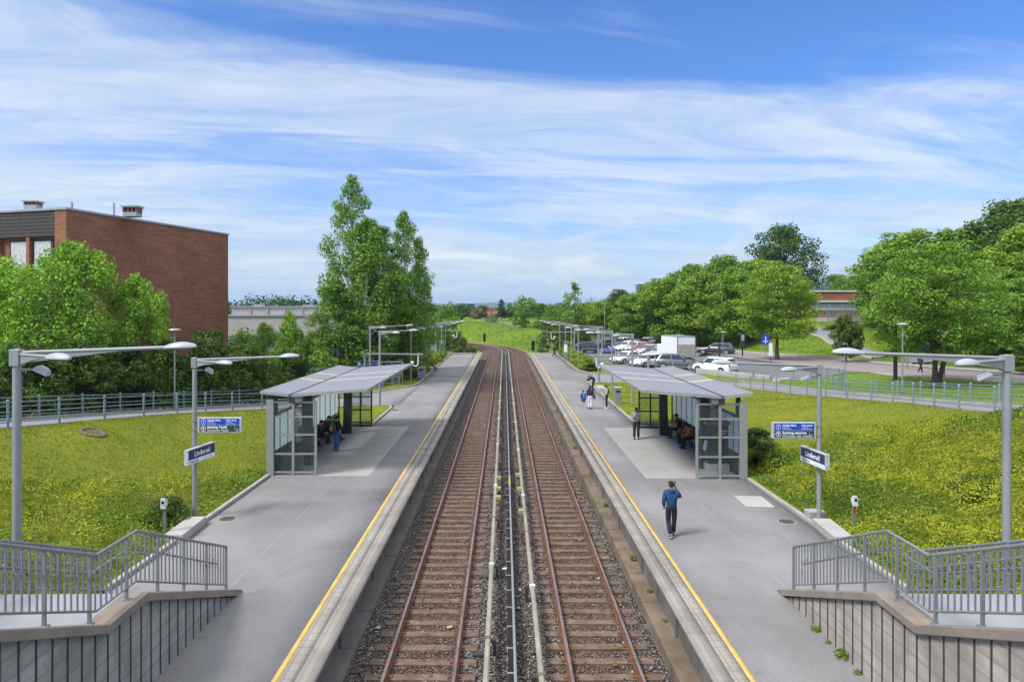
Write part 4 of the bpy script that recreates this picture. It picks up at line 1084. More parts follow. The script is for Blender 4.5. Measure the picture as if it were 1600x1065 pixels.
for x, y, lab in ((-8.7, 95, 'tall grey information pillar beside the hedge on the left platform'), (8.25, 92, 'tall grey information pillar beside the hedge on the right platform')):
    t = thing('information_pillar', lab, 'pillar', (x, y, 0)); m = MB(); m.box(-.28, .28, -.16, .16, 0, 2.5); m.build('body', GALV, t, bevel=.03)
    m = MB(); m.box(-.2, .2, -.166, -.161, 1.2, 2.2); m.build('display', SIGNWHITE if x > 0 else DARKPANEL, t); m = MB(); m.box(-.31, .31, -.19, .19, 2.502, 2.58); m.build('cap', LAMPGREY, t)
for x, y, rz, lab in ((-9.75, 20.9, .05, 'raised pale concrete block on the left kerb'), (9.95, 20.7, -.08, 'flat pale concrete slab on the right kerb'), (10.1, 22.2, 0, 'small grey concrete cube on the right kerb')):
    m = MB(); k = .9 if y < 21.5 else .2
    m.box(-.28, .28, -k, k, -.05, .24 if k > .5 else .32); o = m.build('concrete_block', CONC_L if k > .5 else CONC, loc=(x, y, 0), bevel=.02); o.rotation_euler[2] = rz; tag(o, lab, 'block')
# mesh fence on the left behind the hedge
t = thing('mesh_fence', 'tall pale green steel fence behind the hedge of the left platform', 'fence', (-10.2, 62, 0))
for i in range(22):
    m = MB(); m.box(-.03, .03, i*2-.05, i*2+.05, -.2, 2.1); m.build('post', RAILBLUE, t)
m = MB()
for i in range(210): m.box(-.008, .008, .15+i*.2, .165+i*.2, .05, 2.0)
for z in (.15, .75, 1.35, 1.95): m.box(-.014, .014, 0, 42, z-.012, z+.012)
m.build('mesh', mat('fence_green', (.25, .36, .33), .5), t)
t = thing('board_fence', 'grey open slat fence climbing behind the left path', 'fence', (-19.0, 51, 0))
for i in range(5):
    m = MB(); m.box(i*1.8-.04, i*1.8+.04, -.04+i*1.4, .04+i*1.4, -.5, 2.3); m.build('post', GALV, t)
m = MB()
for z in (.4, .75, 1.1, 1.45, 1.8, 2.15): m.add([(0, 0, z), (7.2, 5.6, z), (7.2, 5.64, z), (0, .04, z), (0, 0, z+.07), (7.2, 5.6, z+.07), (7.2, 5.64, z+.07), (0, .04, z+.07)], [(3,2,1,0),(4,5,6,7),(0,1,5,4),(1,2,6,5),(2,3,7,6),(3,0,4,7)])
m.build('slats', GALV, t)
# far fence on the mound
t = thing('mesh_fence', 'grey mesh fence running over the grass mounds beyond the curve', 'fence', (0, 0, 0))
pts = [(-7, 205), (-3, 199), (1, 190), (5, 183), (9, 181), (13, 180), (17, 176), (20, 168)]
fm = MB()
for i in range(len(pts)-1):
    for k in range(3):
        u = k/3; x = pts[i][0]*(1-u)+pts[i+1][0]*u; y = pts[i][1]*(1-u)+pts[i+1][1]*u; z = hz(x, y)
        m = MB(); m.box(x-.05, x+.05, y-.05, y+.05, z-.2, z+1.9); m.build('post', GALV, t)
        for q in range(8):
            x2 = x+(pts[i+1][0]-pts[i][0])/3*q/8; y2 = y+(pts[i+1][1]-pts[i][1])/3*q/8; fm.box(x2-.02, x2+.02, y2-.02, y2+.02, z, z+1.8)
fm.build('mesh', GALV, t)
t = thing('mesh_fence', 'pale green panel fence by the lone dark car beyond the right hedge', 'fence', (15.5, 122, 0))
for i in range(6):
    m = MB(); m.box(i*1.1-.04, i*1.1+.04, -.04, .04, -.2, 2.5); m.build('post', RAILBLUE, t)
m = MB()
for i in range(44): m.box(i*.125, i*.125+.03, -.01, .01, .05, 2.4)
m.build('mesh', mat('fence_green', (.25, .36, .33), .5), t)
# road signs by the right road
def road_sign(x, y, top, kind, lab):
    z = hz(x, y)-.05; h = top-z
    t = thing('road_sign', lab, 'sign', (x, y, z)); m = MB(); m.tube([(0, 0, 0), (0, 0, h)], .04 if kind != 'box' else .09, 8); m.build('post', GALV if kind not in ('box', 'thin') else BLACK, t)
    if kind == 'round':
        m = MB(); m.tube([(0, -.05, h-.5), (0, -.07, h-.5)], .5, 24); m.build('disc', RED, t); m = MB(); m.tube([(0, -.072, h-.5), (0, -.078, h-.5)], .36, 24); m.build('disc_centre', WHITE, t); m = MB(); m.tube([(0, -.080, h-.5), (0, -.084, h-.5)], .2, 20); m.build('symbol', BLACK, t)
    elif kind == 'blue':
        m = MB(); m.box(-.45, .45, -.07, -.045, h-1.3, h-.1); m.build('panel', SIGNBLUE, t); m = MB(); m.box(-.3, .3, -.075, -.071, h-.95, h-.85); m.box(-.05, .05, -.075, -.071, h-1.2, h-.3); m.build('symbol', SIGNWHITE, t)
    elif kind == 'box':
        m = MB(); m.box(-.26, .26, -.15, .15, h-1.9, h); m.build('housing', SHDARK, t); m = MB(); m.box(-.2, .2, -.156, -.151, h-1.0, h-.2); m.build('display', LAMPHEAD, t)
    elif kind == 'thin':
        m = MB(); m.box(-.2, .2, -.06, -.045, h-1.5, h-.05); m.build('panel', WHITE, t)
road_sign(xat(1481, 66), 66, zat(515, 66), 'round', 'round red and white road sign under the big maples')
road_sign(xat(1196, 80), 80, zat(521, 80), 'blue', 'blue road sign left of the foreground maple trunk')
road_sign(xat(1204, 76), 76, zat(535, 76), 'thin', 'narrow white sign on dark post touching the foreground maple')
road_sign(xat(1160, 90), 90, zat(520, 90), 'box', 'dark post with display box right of the parking maple trunk')
for px, Y, top, r, lab, mm in ((1399, 56, 508, .16, 'thick dark post beside the slim park lamp by the right road', SHDARK), (1320, 47, 552, .045, 'thin grey pole rising below the long lamp arm on the right', GALV), (1476, 56, 560, .05, 'thin grey post on the verge right of the double trunk', GALV), (1124, 90, 536, .12, 'short dark red post behind the white hatchback', m_rust('red_post', (.1, .03, .02), (.14, .04, .03), (.18, .06, .04)))):
    x = xat(px, Y); z = hz(x, Y)-.05; m = MB(); m.tube([(0, 0, 0), (0, 0, zat(top, Y)-z)], [r, r*.9], 10); m.lathe([(r*1.3, 0), (r*1.2, .12)], 10)
    tag(m.build('post', mm, loc=(x, Y, z)), lab, 'post')
# ------------------------------------------------------------------ buildings
WINGLASS = mat('window_glass', (.16, .19, .22), .08, 0, .1, 1)
CURTAIN = mat('white_curtain', (.50, .51, .53), .6, 0, .3, 5)
WOODBAND = mat('dark_weatherboard', (.055, .045, .042), .7, 0, .3, 3)
METALCAP = mat('roof_edge_metal', (.36, .38, .40), .4, .3)
ang = math.atan2(.28, .96)
cx, cy = xat(110, 46), 46.0
b = thing('brick_building', 'red brick building with flat roof and blank gable wall left of the birches', 'building', (cx, cy, .0), 0)
R = Matrix.Rotation(-ang, 4, 'Z')      # local x runs along the facade to the left (negative), local y along the gable
TOP, LEN, WID = 13.55, 15.9, 30.0
def bl(mb, x0, x1, y0, y1, z0, z1, m=0): mb.box(x0, x1, y0, y1, z0, z1, m, R)
m = MB(); bl(m, -WID, 0, .02, LEN, -2, TOP); w = m.build('wall', BRICK, b)
w.data.transform(R.inverted()); w.matrix_local = R.copy()
m = MB(); bl(m, -.95, .03, -.35, 0.018, -2, TOP); w2 = m.build('corner_pier', BRICK, b); w2.data.transform(R.inverted()); w2.matrix_local = R.copy()
m = MB(); bl(m, -WID, .08, -.42, LEN+.08, TOP+.002, TOP+.14); m.build('roof', METALCAP, b)
m = MB(); bl(m, -WID, -.955, -.30, .015, TOP-1.75, TOP)
for i in range(7): bl(m, -WID, -.955, -.325, -.303, TOP-1.70+i*.24, TOP-1.50+i*.24)
m.build('weatherboard_band', WOODBAND, b)
k = 0
for fl in range(3):
    zt = TOP-1.95-fl*3.1
    for x in (-2.35, -4.45, -7.9, -10.2, -13.5, -15.8):
        m = MB(); bl(m, x-.9, x+.9, -.06, .012, zt-2.2, zt+.05); f = m.build('window', WOODBAND, b)
        g = MB(); bl(g, x-.72, x+.72, -.075, -.062, zt-2.05, zt-.08); g.build('pane', CURTAIN if k % 5 != 3 else WINGLASS, f)
        m = MB(); bl(m, x-.95, x+.95, -.16, -.02, zt-2.3, zt-2.202); m.build('sill', METALCAP, f); k += 1
    m = MB()
    for x in (-3.4, -6.2, -9.0, -11.85, -14.6): bl(m, x-.14, x+.14, -.30, .015, zt-2.4, zt+.2)
    m.build('brick_pier', BRICK, b)
for x, y in ((-2.0, 1.2), (2.6-6.6, 9.0)): pass
def chimney(px, py0, py1, Y):
    x, z0, z1 = xat(px, Y)-cx, zat(py1, Y), zat(py0, Y); y = Y-cy
    m = MB(); h = z1-z0
    m.box(x-.5, x+.5, y-.4, y+.4, TOP+.1, z0+h*.3, 1)
    for q in (-.45, -.15, .15, .45): m.box(x+q-.08, x+q+.08, y-.38, y+.38, z0+h*.3, z0+h*.8, 0)
    m.box(x-.62, x+.62, y-.5, y+.5, z0+h*.82, z1, 1); m.build('chimney', [BRICK, METALCAP], b)
chimney(207, 322, 337, 50); chimney(52, 314.5, 324, 55)
m = MB(); x = xat(178, 50)-cx; m.tube([(x, 4, TOP), (x, 4, zat(317, 50))], .07, 8); m.build('vent_pipe', METALCAP, b); m = MB(); x = xat(112, 47)-cx; m.tube([(x, 1, TOP), (x, 1, zat(316, 47))], .09, 8); m.build('vent_pipe', METALCAP, b)
m = MB(); bl(m, -7.6, -7.3, -.45, -.3, TOP-1.0, TOP-.8); m.build('wall_lamp', WHITE, b)

CONCFAR = m_concrete('far_concrete', (.40, .38, .36), .4)
def box_building(name, label, x0, x1, y0, y1, z0, z1, m, win=None, roof=METALCAP, cat='building', group=None):
    t = thing(name, label, cat, ((x0+x1)/2, y0, z0), 0, group); w = (x1-x0)/2; h = z1-z0
    q = MB(); q.box(-w, w, 0, y1-y0, 0, h); q.build('wall', m, t)
    q = MB(); q.box(-w-.3, w+.3, -.3, y1-y0+.3, h+.01, h+.5); q.build('roof', roof, t)
    if win:
        rows, cols = win
        for r in range(rows):
            q = MB(); zz = h*(r+.5)/rows
            for c in range(cols):
                xx = -w+2*w*(c+.5)/cols; q.box(xx-w/cols*.6, xx+w/cols*.6, -.06, -.01, zz-h/rows*.27, zz+h/rows*.27)
            q.build('window_row', WINGLASS, t)
    return t
t = thing('parking_deck', 'long pale concrete parking deck beyond the light green trees on the left', 'building', (-38, 105, -2))
m = MB(); m.box(-9, 12, 0, 13, 0, zat(494, 105)+2); m.build('wall', CONCFAR, t)
m = MB(); m.box(-9.2, 12.2, 13.2, 30, 0, zat(479.5, 118)+2); m.build('upper_wall', CONCFAR, t)
m = MB()
for i in range(5): m.box(-6+i*3.0, -5.85+i*3.0, 13.0, 13.19, zat(494, 105)+2, zat(480, 118)+2)
m.box(-9.3, 12.3, 12.9, 13.15, zat(479, 118)+1.95, zat(479, 118)+2.1); m.box(-9.3, 12.3, -.2, 1.5, zat(494, 105)+2.01, zat(492, 105)+2.05); m.build('parapet_frame', METALCAP, t)
m = MB(); m.box(-9.1, 12.1, -.12, -.01, 4.3, 5.0); m.build('window_band', WINGLASS, t)
m = MB(); m.box(-6, -4.6, 15, 16.5, zat(479, 118)+2, zat(475, 118)+2); m.build('roof_vent', METALCAP, t); m = MB(); m.box(2.5, 4.5, 15, 17, zat(479, 118)+2, zat(476, 118)+2); m.build('roof_vent', METALCAP, t)
z0 = hz(62, 125)-1.5
t = thing('brick_building', 'low orange brick school like building on the hill behind the bridge', 'building', (62, 125, z0)); h = 10.2-z0
m = MB(); m.box(-6, 6, 0, 14, 0, h); m.build('wall', BRICK_O, t)
m = MB(); m.box(-6.1, 6.1, -.10, -.01, h-3.0, h-1.9)
m.build('window_band', WINGLASS, t)
m = MB(); m.box(-6.2, 6.2, -.3, -.02, h-1.88, h-1.55); m.box(-6.2, 6.2, -.3, -.02, h-3.4, h-3.02); m.box(-6.2, 6.2, -.2, 14.2, h+.01, h+.3); m.build('roof', mat('pale_trim', (.52, .53, .54), .6), t)
m = MB()
for i in range(4): m.box(-5.4+i*3.2, -4.8+i*3.2, -.12, -.01, 0, h-3.42)
m.build('dark_pier', WOODBAND, t)
m = MB()
for i in range(5): m.box(-5+i*2.4, -4.88+i*2.4, -.13, -.102, h-3.0, h-1.9)
m.build('mullion', METALCAP, t)
# footbridge over the side street
bz = 5.75
t = thing('foot_bridge', 'concrete footbridge with metal railing crossing the climbing side street', 'bridge', (56, 100, bz))
m = MB(); m.box(-9.5, 9, -1.4, 1.6, -.55, 0); m.build('deck', CONC, t)
m = MB(); m.box(-3.0, -2.3, -1.3, 1.5, -4.5, -.551); m.box(5.6, 6.6, -1.3, 1.5, -4, -.551); m.build('abutment', CONC_L, t)
m = MB()
for y in (-1.35, 1.5):
    for i in range(60): m.box(-9.5+i*.31, -9.43+i*.31, y-.03, y+.03, 0, 1.2)
    m.box(-9.5, 9, y-.04, y+.04, 1.2, 1.28); m.box(-9.5, 9, y-.03, y+.03, .1, .16)
m.build('bridge_railing', GALV, t)
m = MB(); m.add([(49.8, 80.5, 0), (55.2, 91, 0), (55.6, 90.8, 0), (50.2, 80.3, 0), (49.8, 80.5, 3.0), (55.2, 91, 5.4), (55.6, 90.8, 5.4), (50.2, 80.3, 3.0)], [(3,2,1,0),(4,5,6,7),(0,1,5,4),(1,2,6,5),(2,3,7,6),(3,0,4,7)])
for v in range(8): m.v[v] = (m.v[v][0]+3.4, m.v[v][1], m.v[v][2])
tag(m.build('retaining_wall', CONC_L), 'pale concrete retaining wall on the right of the climbing side street', 'wall')
# the town far down the line
NAVYB = mat('dark_tower_glass', (.06, .065, .085), .3); REDROOF = mat('red_tile_roof', (.26, .085, .05), .8, 0, .2, .2); PALEB = mat('pale_facade', (.42, .38, .34), .8, 0, .1, .1)
D = 520
box_building('office_tower', 'dark square office block on the horizon left of the curve', xat(729, D), xat(741, D), D, D+8, -20, zat(475.5, D), NAVYB, (5, 6), NAVYB)
box_building('office_tower', 'dark office tower peeping over the maples above the car park', xat(998, D), xat(1018, D), D, D+12, -10, zat(445, D), NAVYB, (9, 6), NAVYB)
box_building('office_tower', 'paler upper block beside the dark office tower over the maples', xat(1012, D+20), xat(1026, D+20), D+20, D+30, -10, zat(441, D+20), mat('tower_grey', (.3, .33, .36), .5), (9, 3))
def gable(label, x0, x1, y, z0, z1):
    t = thing('apartment_house', label, 'house', ((x0+x1)/2, y, z0), 0, 'red roofed houses in the distance'); w = (x1-x0)/2; h = z1-z0
    m = MB(); m.box(-w, w, 0, 9, 0, h*.6); m.build('wall', PALEB, t)
    m = MB(); m.add([(-w-.4, -.6, h*.6), (w+.4, -.6, h*.6), (w+.4, 4.5, h), (-w-.4, 4.5, h), (w+.4, 9.6, h*.6), (-w-.4, 9.6, h*.6)], [(0, 1, 2, 3), (3, 2, 4, 5), (0, 3, 5), (1, 4, 2)]); r = m.build('roof', REDROOF, t)
    m = MB()
    for i in range(4): x = -w+2*w*(i+.5)/4; m.box(x-.4, x+.4, 3.6, 4.8, h-.4, h+1.2)
    m.build('chimney', BRICK, r)
    m = MB()
    for i in range(int(w)): x = -w+2*(i+.5); m.box(x-.5, x+.5, -.05, -.01, h*.18, h*.42)
    m.build('window_row', WINGLASS, t)
for px0, px1, pt, Y, lab in ((736, 756, 486, 330, 'red roofed long house in the distance, left of the round tree group'), (757, 776, 485, 360, 'red roofed long house in the distance, touching the tall conifer'), (744, 770, 490.5, 300, 'nearest and lowest red roofed house in the distance'),
                             (742, 752, 482, 450, 'small red roofed house below the dark square office block')):
    gable(lab, xat(px0, Y), xat(px1, Y), Y, zat(pt, Y)-7, zat(pt, Y))
# hills on the horizon
def ridge(name, D, prof, m, depth=900):
    xs = np.linspace(-D*1.0, D*1.0, 220); pr = xs*F/D+VX
    z = I(pr, [p[0] for p in prof], [zat(p[1], D) for p in prof]) + D*.0006*np.sin(xs*.0031)+D*.0003*np.sin(xs*.0113+1)+D*.00018*np.sin(xs*.031)
    rows = [(0, -60), (.30, .55), (.6, .85), (1.0, 1.0), (1.6, .5), (2.2, -.5)]
    Xg, Yg, Zg = [], [], []
    for u, q in rows: Xg.append(xs); Yg.append(np.full_like(xs, D-depth*(1-u)) + 60*np.sin(xs*.004+u*9)); Zg.append(np.where(q < 0, -70.0, -30+(z+30)*q))
    V, Q = gridsheet(np.array(Xg), np.array(Yg), np.array(Zg)); return tag(obj(name, npmesh(name, V, Q, m, True)), kind='structure')
FOREST = mat('forest_hill', (.045, .075, .035), .95, 0, .4, .012)
ridge('hills', 5200, [(-300, 474), (360, 476), (480, 472.5), (560, 473), (680, 474), (740, 473.0), (770, 472.3), (830, 474), (900, 476), (1100, 474), (1900, 470)], FOREST)
ridge('hills', 3000, [(-300, 478), (500, 479), (690, 478.5), (760, 480), (850, 477.5), (1000, 480), (1900, 478)], FOREST, 600)

# ------------------------------------------------------------------ foliage
def leaves(P, Nrm, size, jit=.6, asp=.62, curl=0):
    """diamond leaves at points P, facing Nrm with jitter"""
    n = len(P); N = Nrm + RNG.normal(0, jit, (n, 3)); N /= np.linalg.norm(N, axis=1, keepdims=True)+1e-9
    R_ = RNG.normal(0, 1, (n, 3)); A = np.cross(N, R_); A /= np.linalg.norm(A, axis=1, keepdims=True)+1e-9; B = np.cross(N, A)
    s = size*RNG.uniform(.45, 1.5, n)
    a = A*s[:, None]*.5; b = B*(s*asp)[:, None]*.5
    V = np.stack([P-a, P+b*1.0-a*.1, P+a, P-b-a*.1], 1).reshape(-1, 3)
    Q = np.arange(4*n).reshape(n, 4); return V, Q
def blob_points(n, c, r, shell=.55):
    d = RNG.normal(0, 1, (n, 3)); d /= np.linalg.norm(d, axis=1, keepdims=True)
    u = shell+(1-shell)*RNG.random(n)**.6
    return c+d*u[:, None]*r, d
def crown_mesh(name, clumps, per, size, m, jit=.75, up=.35, shell=.4, droop=0):
    Ps, Ns = [], []
    vol = np.array([c[3]*c[4]*c[5] for c in clumps])**(2/3.); vol = vol/vol.mean()
    for c, w in zip(clumps, vol):
        p, d = blob_points(max(6, int(per*w)), np.array(c[:3]), np.array(c[3:6]), shell)
        if droop: p[:, 2] -= droop*RNG.random(len(p))**2*c[5]
        Ps.append(p); Ns.append(d+np.array([0, 0, up]))
    P = np.concatenate(Ps); Nn = np.concatenate(Ns)
    V, Q = leaves(P, Nn, size, jit); return npmesh(name, V, Q, m)
def crown_clumps(H0, Hb, W, n, shape='round', cs=.2, rnd=random, zf=(.6, .85)):
    """clump ellipsoids filling a crown from height Hb to H0, width W"""
    out = []; hh = H0-Hb
    for i in range(n):
        u = (i+.5)/n; z = Hb+hh*(.06+.90*u)
        if shape == 'round': prof = math.sin(PI*min(1, .12+.84*u))**.55
        elif shape == 'cone': prof = (1-u)**.8*.95+.06
        elif shape == 'birch': prof = min(1, (.50+.9*u))*(1-u**2.6)**.8
        elif shape == 'bush': prof = (1-u**2.6)**.55
        elif shape == 'dome': prof = math.cos(u*PI/2*.96)**.55
        a = rnd.random()*2*PI; r = W*.5*prof*(rnd.random()**.45)*.86
        k = cs*W*rnd.uniform(.65, 1.25)*(.6+.4*prof)
        out.append((r*math.cos(a), r*math.sin(a), z, k, k, k*rnd.uniform(*zf)))
    return out
def trunk_mb(H0, r, clumps, nb, lean=.0, fork=0, top=.85, rnd=random):
    m = MB(); pts = []; k = 7
    for i in range(k):
        u = i/(k-1); pts.append((lean*u*u*H0*.1+rnd.uniform(-.03, .03)*H0*.12*u, rnd.uniform(-.03, .03)*H0*.12*u, H0*top*u))
    m.tube(pts, [r*1.35]+[r*(1-.86*i/(k-1)) for i in range(1, k)], 8)
    if fork: m.tube([(.1, 0, 0), (r*2.2, .05, H0*.12), (r*5, .2, H0*.35), (r*7, .3, H0*.6)], [r*1.1, r*.85, r*.6, r*.2], 8)
    cl = list(clumps); rnd.shuffle(cl)
    for c in cl[:nb]:
        u = max(.12, min(.8, c[2]/H0*.72)); i = u*(k-1)/top; i0 = min(int(i), k-2); f = min(1, i-i0)
        b0 = Vector(pts[i0]).lerp(Vector(pts[i0+1]), f); e = Vector(c[:3]); mid = b0.lerp(e, .5)+Vector((0, 0, .04*H0))
        rr = r*(1-.8*u)*.45; m.tube([b0, mid, e], [rr, rr*.6, rr*.15], 5)
    return m
L_MAPLE = leafmat('maple_leaves', [(0.054, 0.116, 0.012), (0.110, 0.208, 0.016), (0.178, 0.309, 0.025), (0.263, 0.401, 0.033)])
L_LIME = leafmat('lime_maple_leaves', [(0.084, 0.159, 0.012), (0.154, 0.262, 0.017), (0.239, 0.374, 0.024), (0.350, 0.484, 0.044)])
L_DARK = leafmat('dark_tree_leaves', [(0.029, 0.062, 0.009), (0.055, 0.106, 0.015), (0.085, 0.147, 0.020), (0.133, 0.206, 0.026)])
L_BIRCH = leafmat('birch_leaves', [(0.061, 0.131, 0.019), (0.118, 0.224, 0.025), (0.183, 0.317, 0.034), (0.268, 0.424, 0.052)])
L_SALIX = leafmat('willow_leaves', [(0.101, 0.208, 0.019), (0.187, 0.341, 0.031), (0.310, 0.497, 0.042), (0.529, 0.744, 0.068)])
L_HEDGE = leafmat('hedge_leaves', [(0.026, 0.056, 0.009), (0.050, 0.098, 0.013), (0.083, 0.150, 0.017), (0.131, 0.222, 0.026)])
L_YHEDGE = leafmat('bright_hedge_leaves', [(0.088, 0.149, 0.008), (0.163, 0.253, 0.012), (0.250, 0.356, 0.020), (0.375, 0.460, 0.035)])
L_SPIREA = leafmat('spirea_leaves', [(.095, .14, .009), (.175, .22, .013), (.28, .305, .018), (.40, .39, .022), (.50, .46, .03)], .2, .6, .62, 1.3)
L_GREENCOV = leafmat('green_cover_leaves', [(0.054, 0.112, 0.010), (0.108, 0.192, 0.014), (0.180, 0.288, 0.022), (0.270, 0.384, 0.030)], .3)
L_RUSTY = leafmat('reddish_leaves', [(.06, .09, .02), (.14, .13, .03), (.22, .12, .05), (.16, .2, .04)])
L_BLOSSOM = leafmat('blossom_bush_leaves', [(.03, .06, .012), (.06, .11, .02), (.10, .15, .03), (.5, .48, .36)])
L_CONIFER = leafmat('conifer_leaves', [(0.024, 0.056, 0.018), (0.044, 0.088, 0.026), (0.068, 0.128, 0.033)])

PROTO = {}
def proto(key, H0, Hb, W, n, shape, per, size, m, bark=None, r=.16, nb=14, cs=.2, fork=0, seed=1, zf=(.6, .85), **kw):
    rnd = random.Random(seed); cl = crown_clumps(H0, Hb, W, n, shape, cs, rnd, zf)
    PROTO[key] = (H0, W, crown_mesh('crown', cl, per, size, m, **kw), trunk_mb(H0, r, cl, nb, fork=fork, rnd=rnd).mesh('trunk', bark or BARK, True))
proto('maple_a', 10, .9, 9, 115, 'round', 170, .26, L_MAPLE, cs=.125, seed=1, nb=22, zf=(.5, .75), up=.6)
proto('maple_b', 10, .9, 9, 115, 'round', 170, .26, L_LIME, cs=.12, seed=2, nb=22, zf=(.5, .75), up=.6)
proto('maple_fg', 10, 1.9, 9, 135, 'round', 190, .18, L_LIME, cs=.115, seed=3, nb=50, r=.2, zf=(.34, .55), up=.8)
proto('maple_fork', 10, 1.9, 9, 160, 'round', 210, .16, L_MAPLE, cs=.11, seed=4, nb=60, r=.17, fork=1, zf=(.34, .55), up=.8)
proto('dark_big', 12, 2.2, 10, 110, 'round', 150, .29, L_DARK, cs=.13, seed=5, nb=20, r=.25)
proto('green_big', 12, 1.5, 11, 120, 'round', 170, .25, L_MAPLE, cs=.13, seed=6, nb=24, r=.25)
proto('birch_a', 18, 1.0, 7, 185, 'birch', 120, .165, L_BIRCH, BIRCHBARK, cs=.085, seed=7, nb=40, r=.17, droop=1.4)
proto('birch_b', 16, .6, 7, 185, 'birch', 120, .165, L_BIRCH, BIRCHBARK, cs=.087, seed=8, nb=40, r=.14, droop=1.6)
proto('birch_far', 12, .8, 5, 40, 'birch', 60, .34, L_BIRCH, BIRCHBARK, cs=.16, seed=9, nb=16, droop=1.2)
proto('salix', 7, .2, 6.5, 200, 'bush', 190, .11, L_SALIX, cs=.068, seed=10, nb=70, r=.10, zf=(1.0, 1.7))
proto('weeper', 6, .2, 4, 60, 'birch', 150, .16, L_SALIX, cs=.14, seed=11, nb=16, droop=2.0)
proto('hedge_bush', 3.6, .05, 4, 60, 'dome', 190, .14, L_HEDGE, cs=.15, seed=12, nb=24, r=.07)
proto('hedge_light', 3.6, .05, 4, 60, 'dome', 150, .15, L_BIRCH, cs=.15, seed=13, nb=20, r=.07)
proto('far_round', 9, .4, 9, 40, 'round', 55, .55, L_DARK, cs=.17, seed=14, nb=4)
proto('far_green', 9, .4, 9, 40, 'round', 55, .55, L_MAPLE, cs=.17, seed=15, nb=4)
proto('conifer', 12, .4, 5, 50, 'cone', 60, .42, L_CONIFER, cs=.16, seed=16, nb=2, r=.18)
proto('round_bush', 3.4, .5, 3.2, 46, 'round', 150, .17, L_DARK, cs=.16, seed=17, nb=14, r=.07)
proto('bright_bush', 1.3, 0, 1.6, 26, 'dome', 120, .10, L_YHEDGE, cs=.19, seed=18, nb=8, r=.03)
proto('rusty_bush', 3, 0, 3.4, 30, 'dome', 70, .20, L_RUSTY, cs=.18, seed=19, nb=8, r=.05)
proto('blossom_bush', 3.4, 0, 3, 34, 'round', 80, .20, L_BLOSSOM, cs=.17, seed=20, nb=8, r=.05)
def plant(key, name, label, cat, px, Y, top, wpx, group=None, x=None, zb=None, rz=None, top_z=None, wm=None):
    H0, W, cm, tm = PROTO[key]; x = xat(px, Y) if x is None else x
    z = (hz(x, Y) if zb is None else zb) - .06
    h = (zat(top, Y) if top_z is None else top_z)-z; w = (wpx*Y/F if wm is None else wm)
    t = thing(name, label, cat, (x, Y, z), random.random()*6.28 if rz is None else rz, group)
    t.scale = (w/W, w/W, h/H0)
    obj('trunk' if cat == 'tree' else 'stems', tm, t); obj('crown' if cat == 'tree' else 'foliage', cm, t); return t
T = lambda *a, **k: plant(a[0], 'tree', a[1], 'tree', *a[2:], **k)
B_ = lambda *a, **k: plant(a[0], 'shrub', a[1], 'shrub', *a[2:], **k)
# left
T('salix', 'tall bright willow like shrub tree at the left edge in front of the brick facade', 5, 41, 400, 215)
T('salix', 'broad bright willow like shrub tree in front of the brick corner', 112, 40.5, 376, 260, rz=.4)
T('salix', 'narrow bright shrub tree leaning in front of the blank gable wall', 212, 42.5, 428, 150, rz=2.2)
for i, (y, tz, lab) in enumerate([(30, 4.9, 'leftmost dark hedge shrub behind the ramp railing'), (33.2, 5.2, 'dark hedge shrub behind the ramp railing under the bright willow shrubs'), (36.4, 5.2, 'dark hedge shrub behind the ramp between the tall lamp and the park lamp'), (39.4, 4.9, 'dark hedge shrub right behind the slim park lamp'),
                                  (42.4, 5.0, 'dark hedge shrub just right of the slim park lamp'), (45.4, 4.9, 'dark hedge shrub below the lower end of the brick gable'), (48.4, 4.4, 'dark hedge shrub behind the slat fence by the left path'), (51.6, 3.9, 'dark hedge shrub at the lower end of the left path')]):
    B_('hedge_bush', lab, 0, y, 0, 0, 'shrubs behind the left ramp', x=float(ip(LXF, y))-2.1, top_z=tz, wm=4.6)
B_('hedge_bush', 'dense dark shrub filling the gap at the foot of the brick gable', 0, 50, 0, 0, 'shrubs behind the left ramp', x=-21.5, top_z=5.3, wm=5)
B_('hedge_light', 'mid green shrub at the lower right corner of the brick gable', 380, 56, 520, 75)
T('salix', 'small pale green tree left of the weeping one in front of the parking deck', 412, 66, 503, 75, rz=1)
T('weeper', 'pale green weeping tree in front of the parking deck', 452, 62, 482, 62)
T('hedge_light', 'mid green low tree between the weeping tree and the birches', 492, 66, 520, 80)
B_('hedge_light', 'light shrub below the weeping tree by the left path', 440, 57, 545, 80)
B_('hedge_light', 'mid green shrub beside the slat fence below the birches', 500, 59, 548, 80)
T('birch_a', 'tallest birch of the group on the left of the line', 550, 66, 262, 138, rz=.3)
T('birch_b', 'broad birch in front of the group with hanging branches', 572, 64, 330, 180, rz=1.7)
T('birch_b', 'shorter birch on the right side of the birch group', 632, 72, 320, 118, rz=3.0)
T('birch_a', 'middle birch filling the gap between the two highest tops', 598, 69, 345, 150, rz=2.4)
T('birch_b', 'low leaning birch at the right edge of the birch group', 652, 78, 405, 85, rz=4.0)
T('birch_b', 'dense low birch filling the left foot of the birch group', 528, 63, 430, 130, rz=5.0)
T('green_big', 'dark leafy tree behind the fence under the birches', 600, 70, 430, 150, rz=5.5)
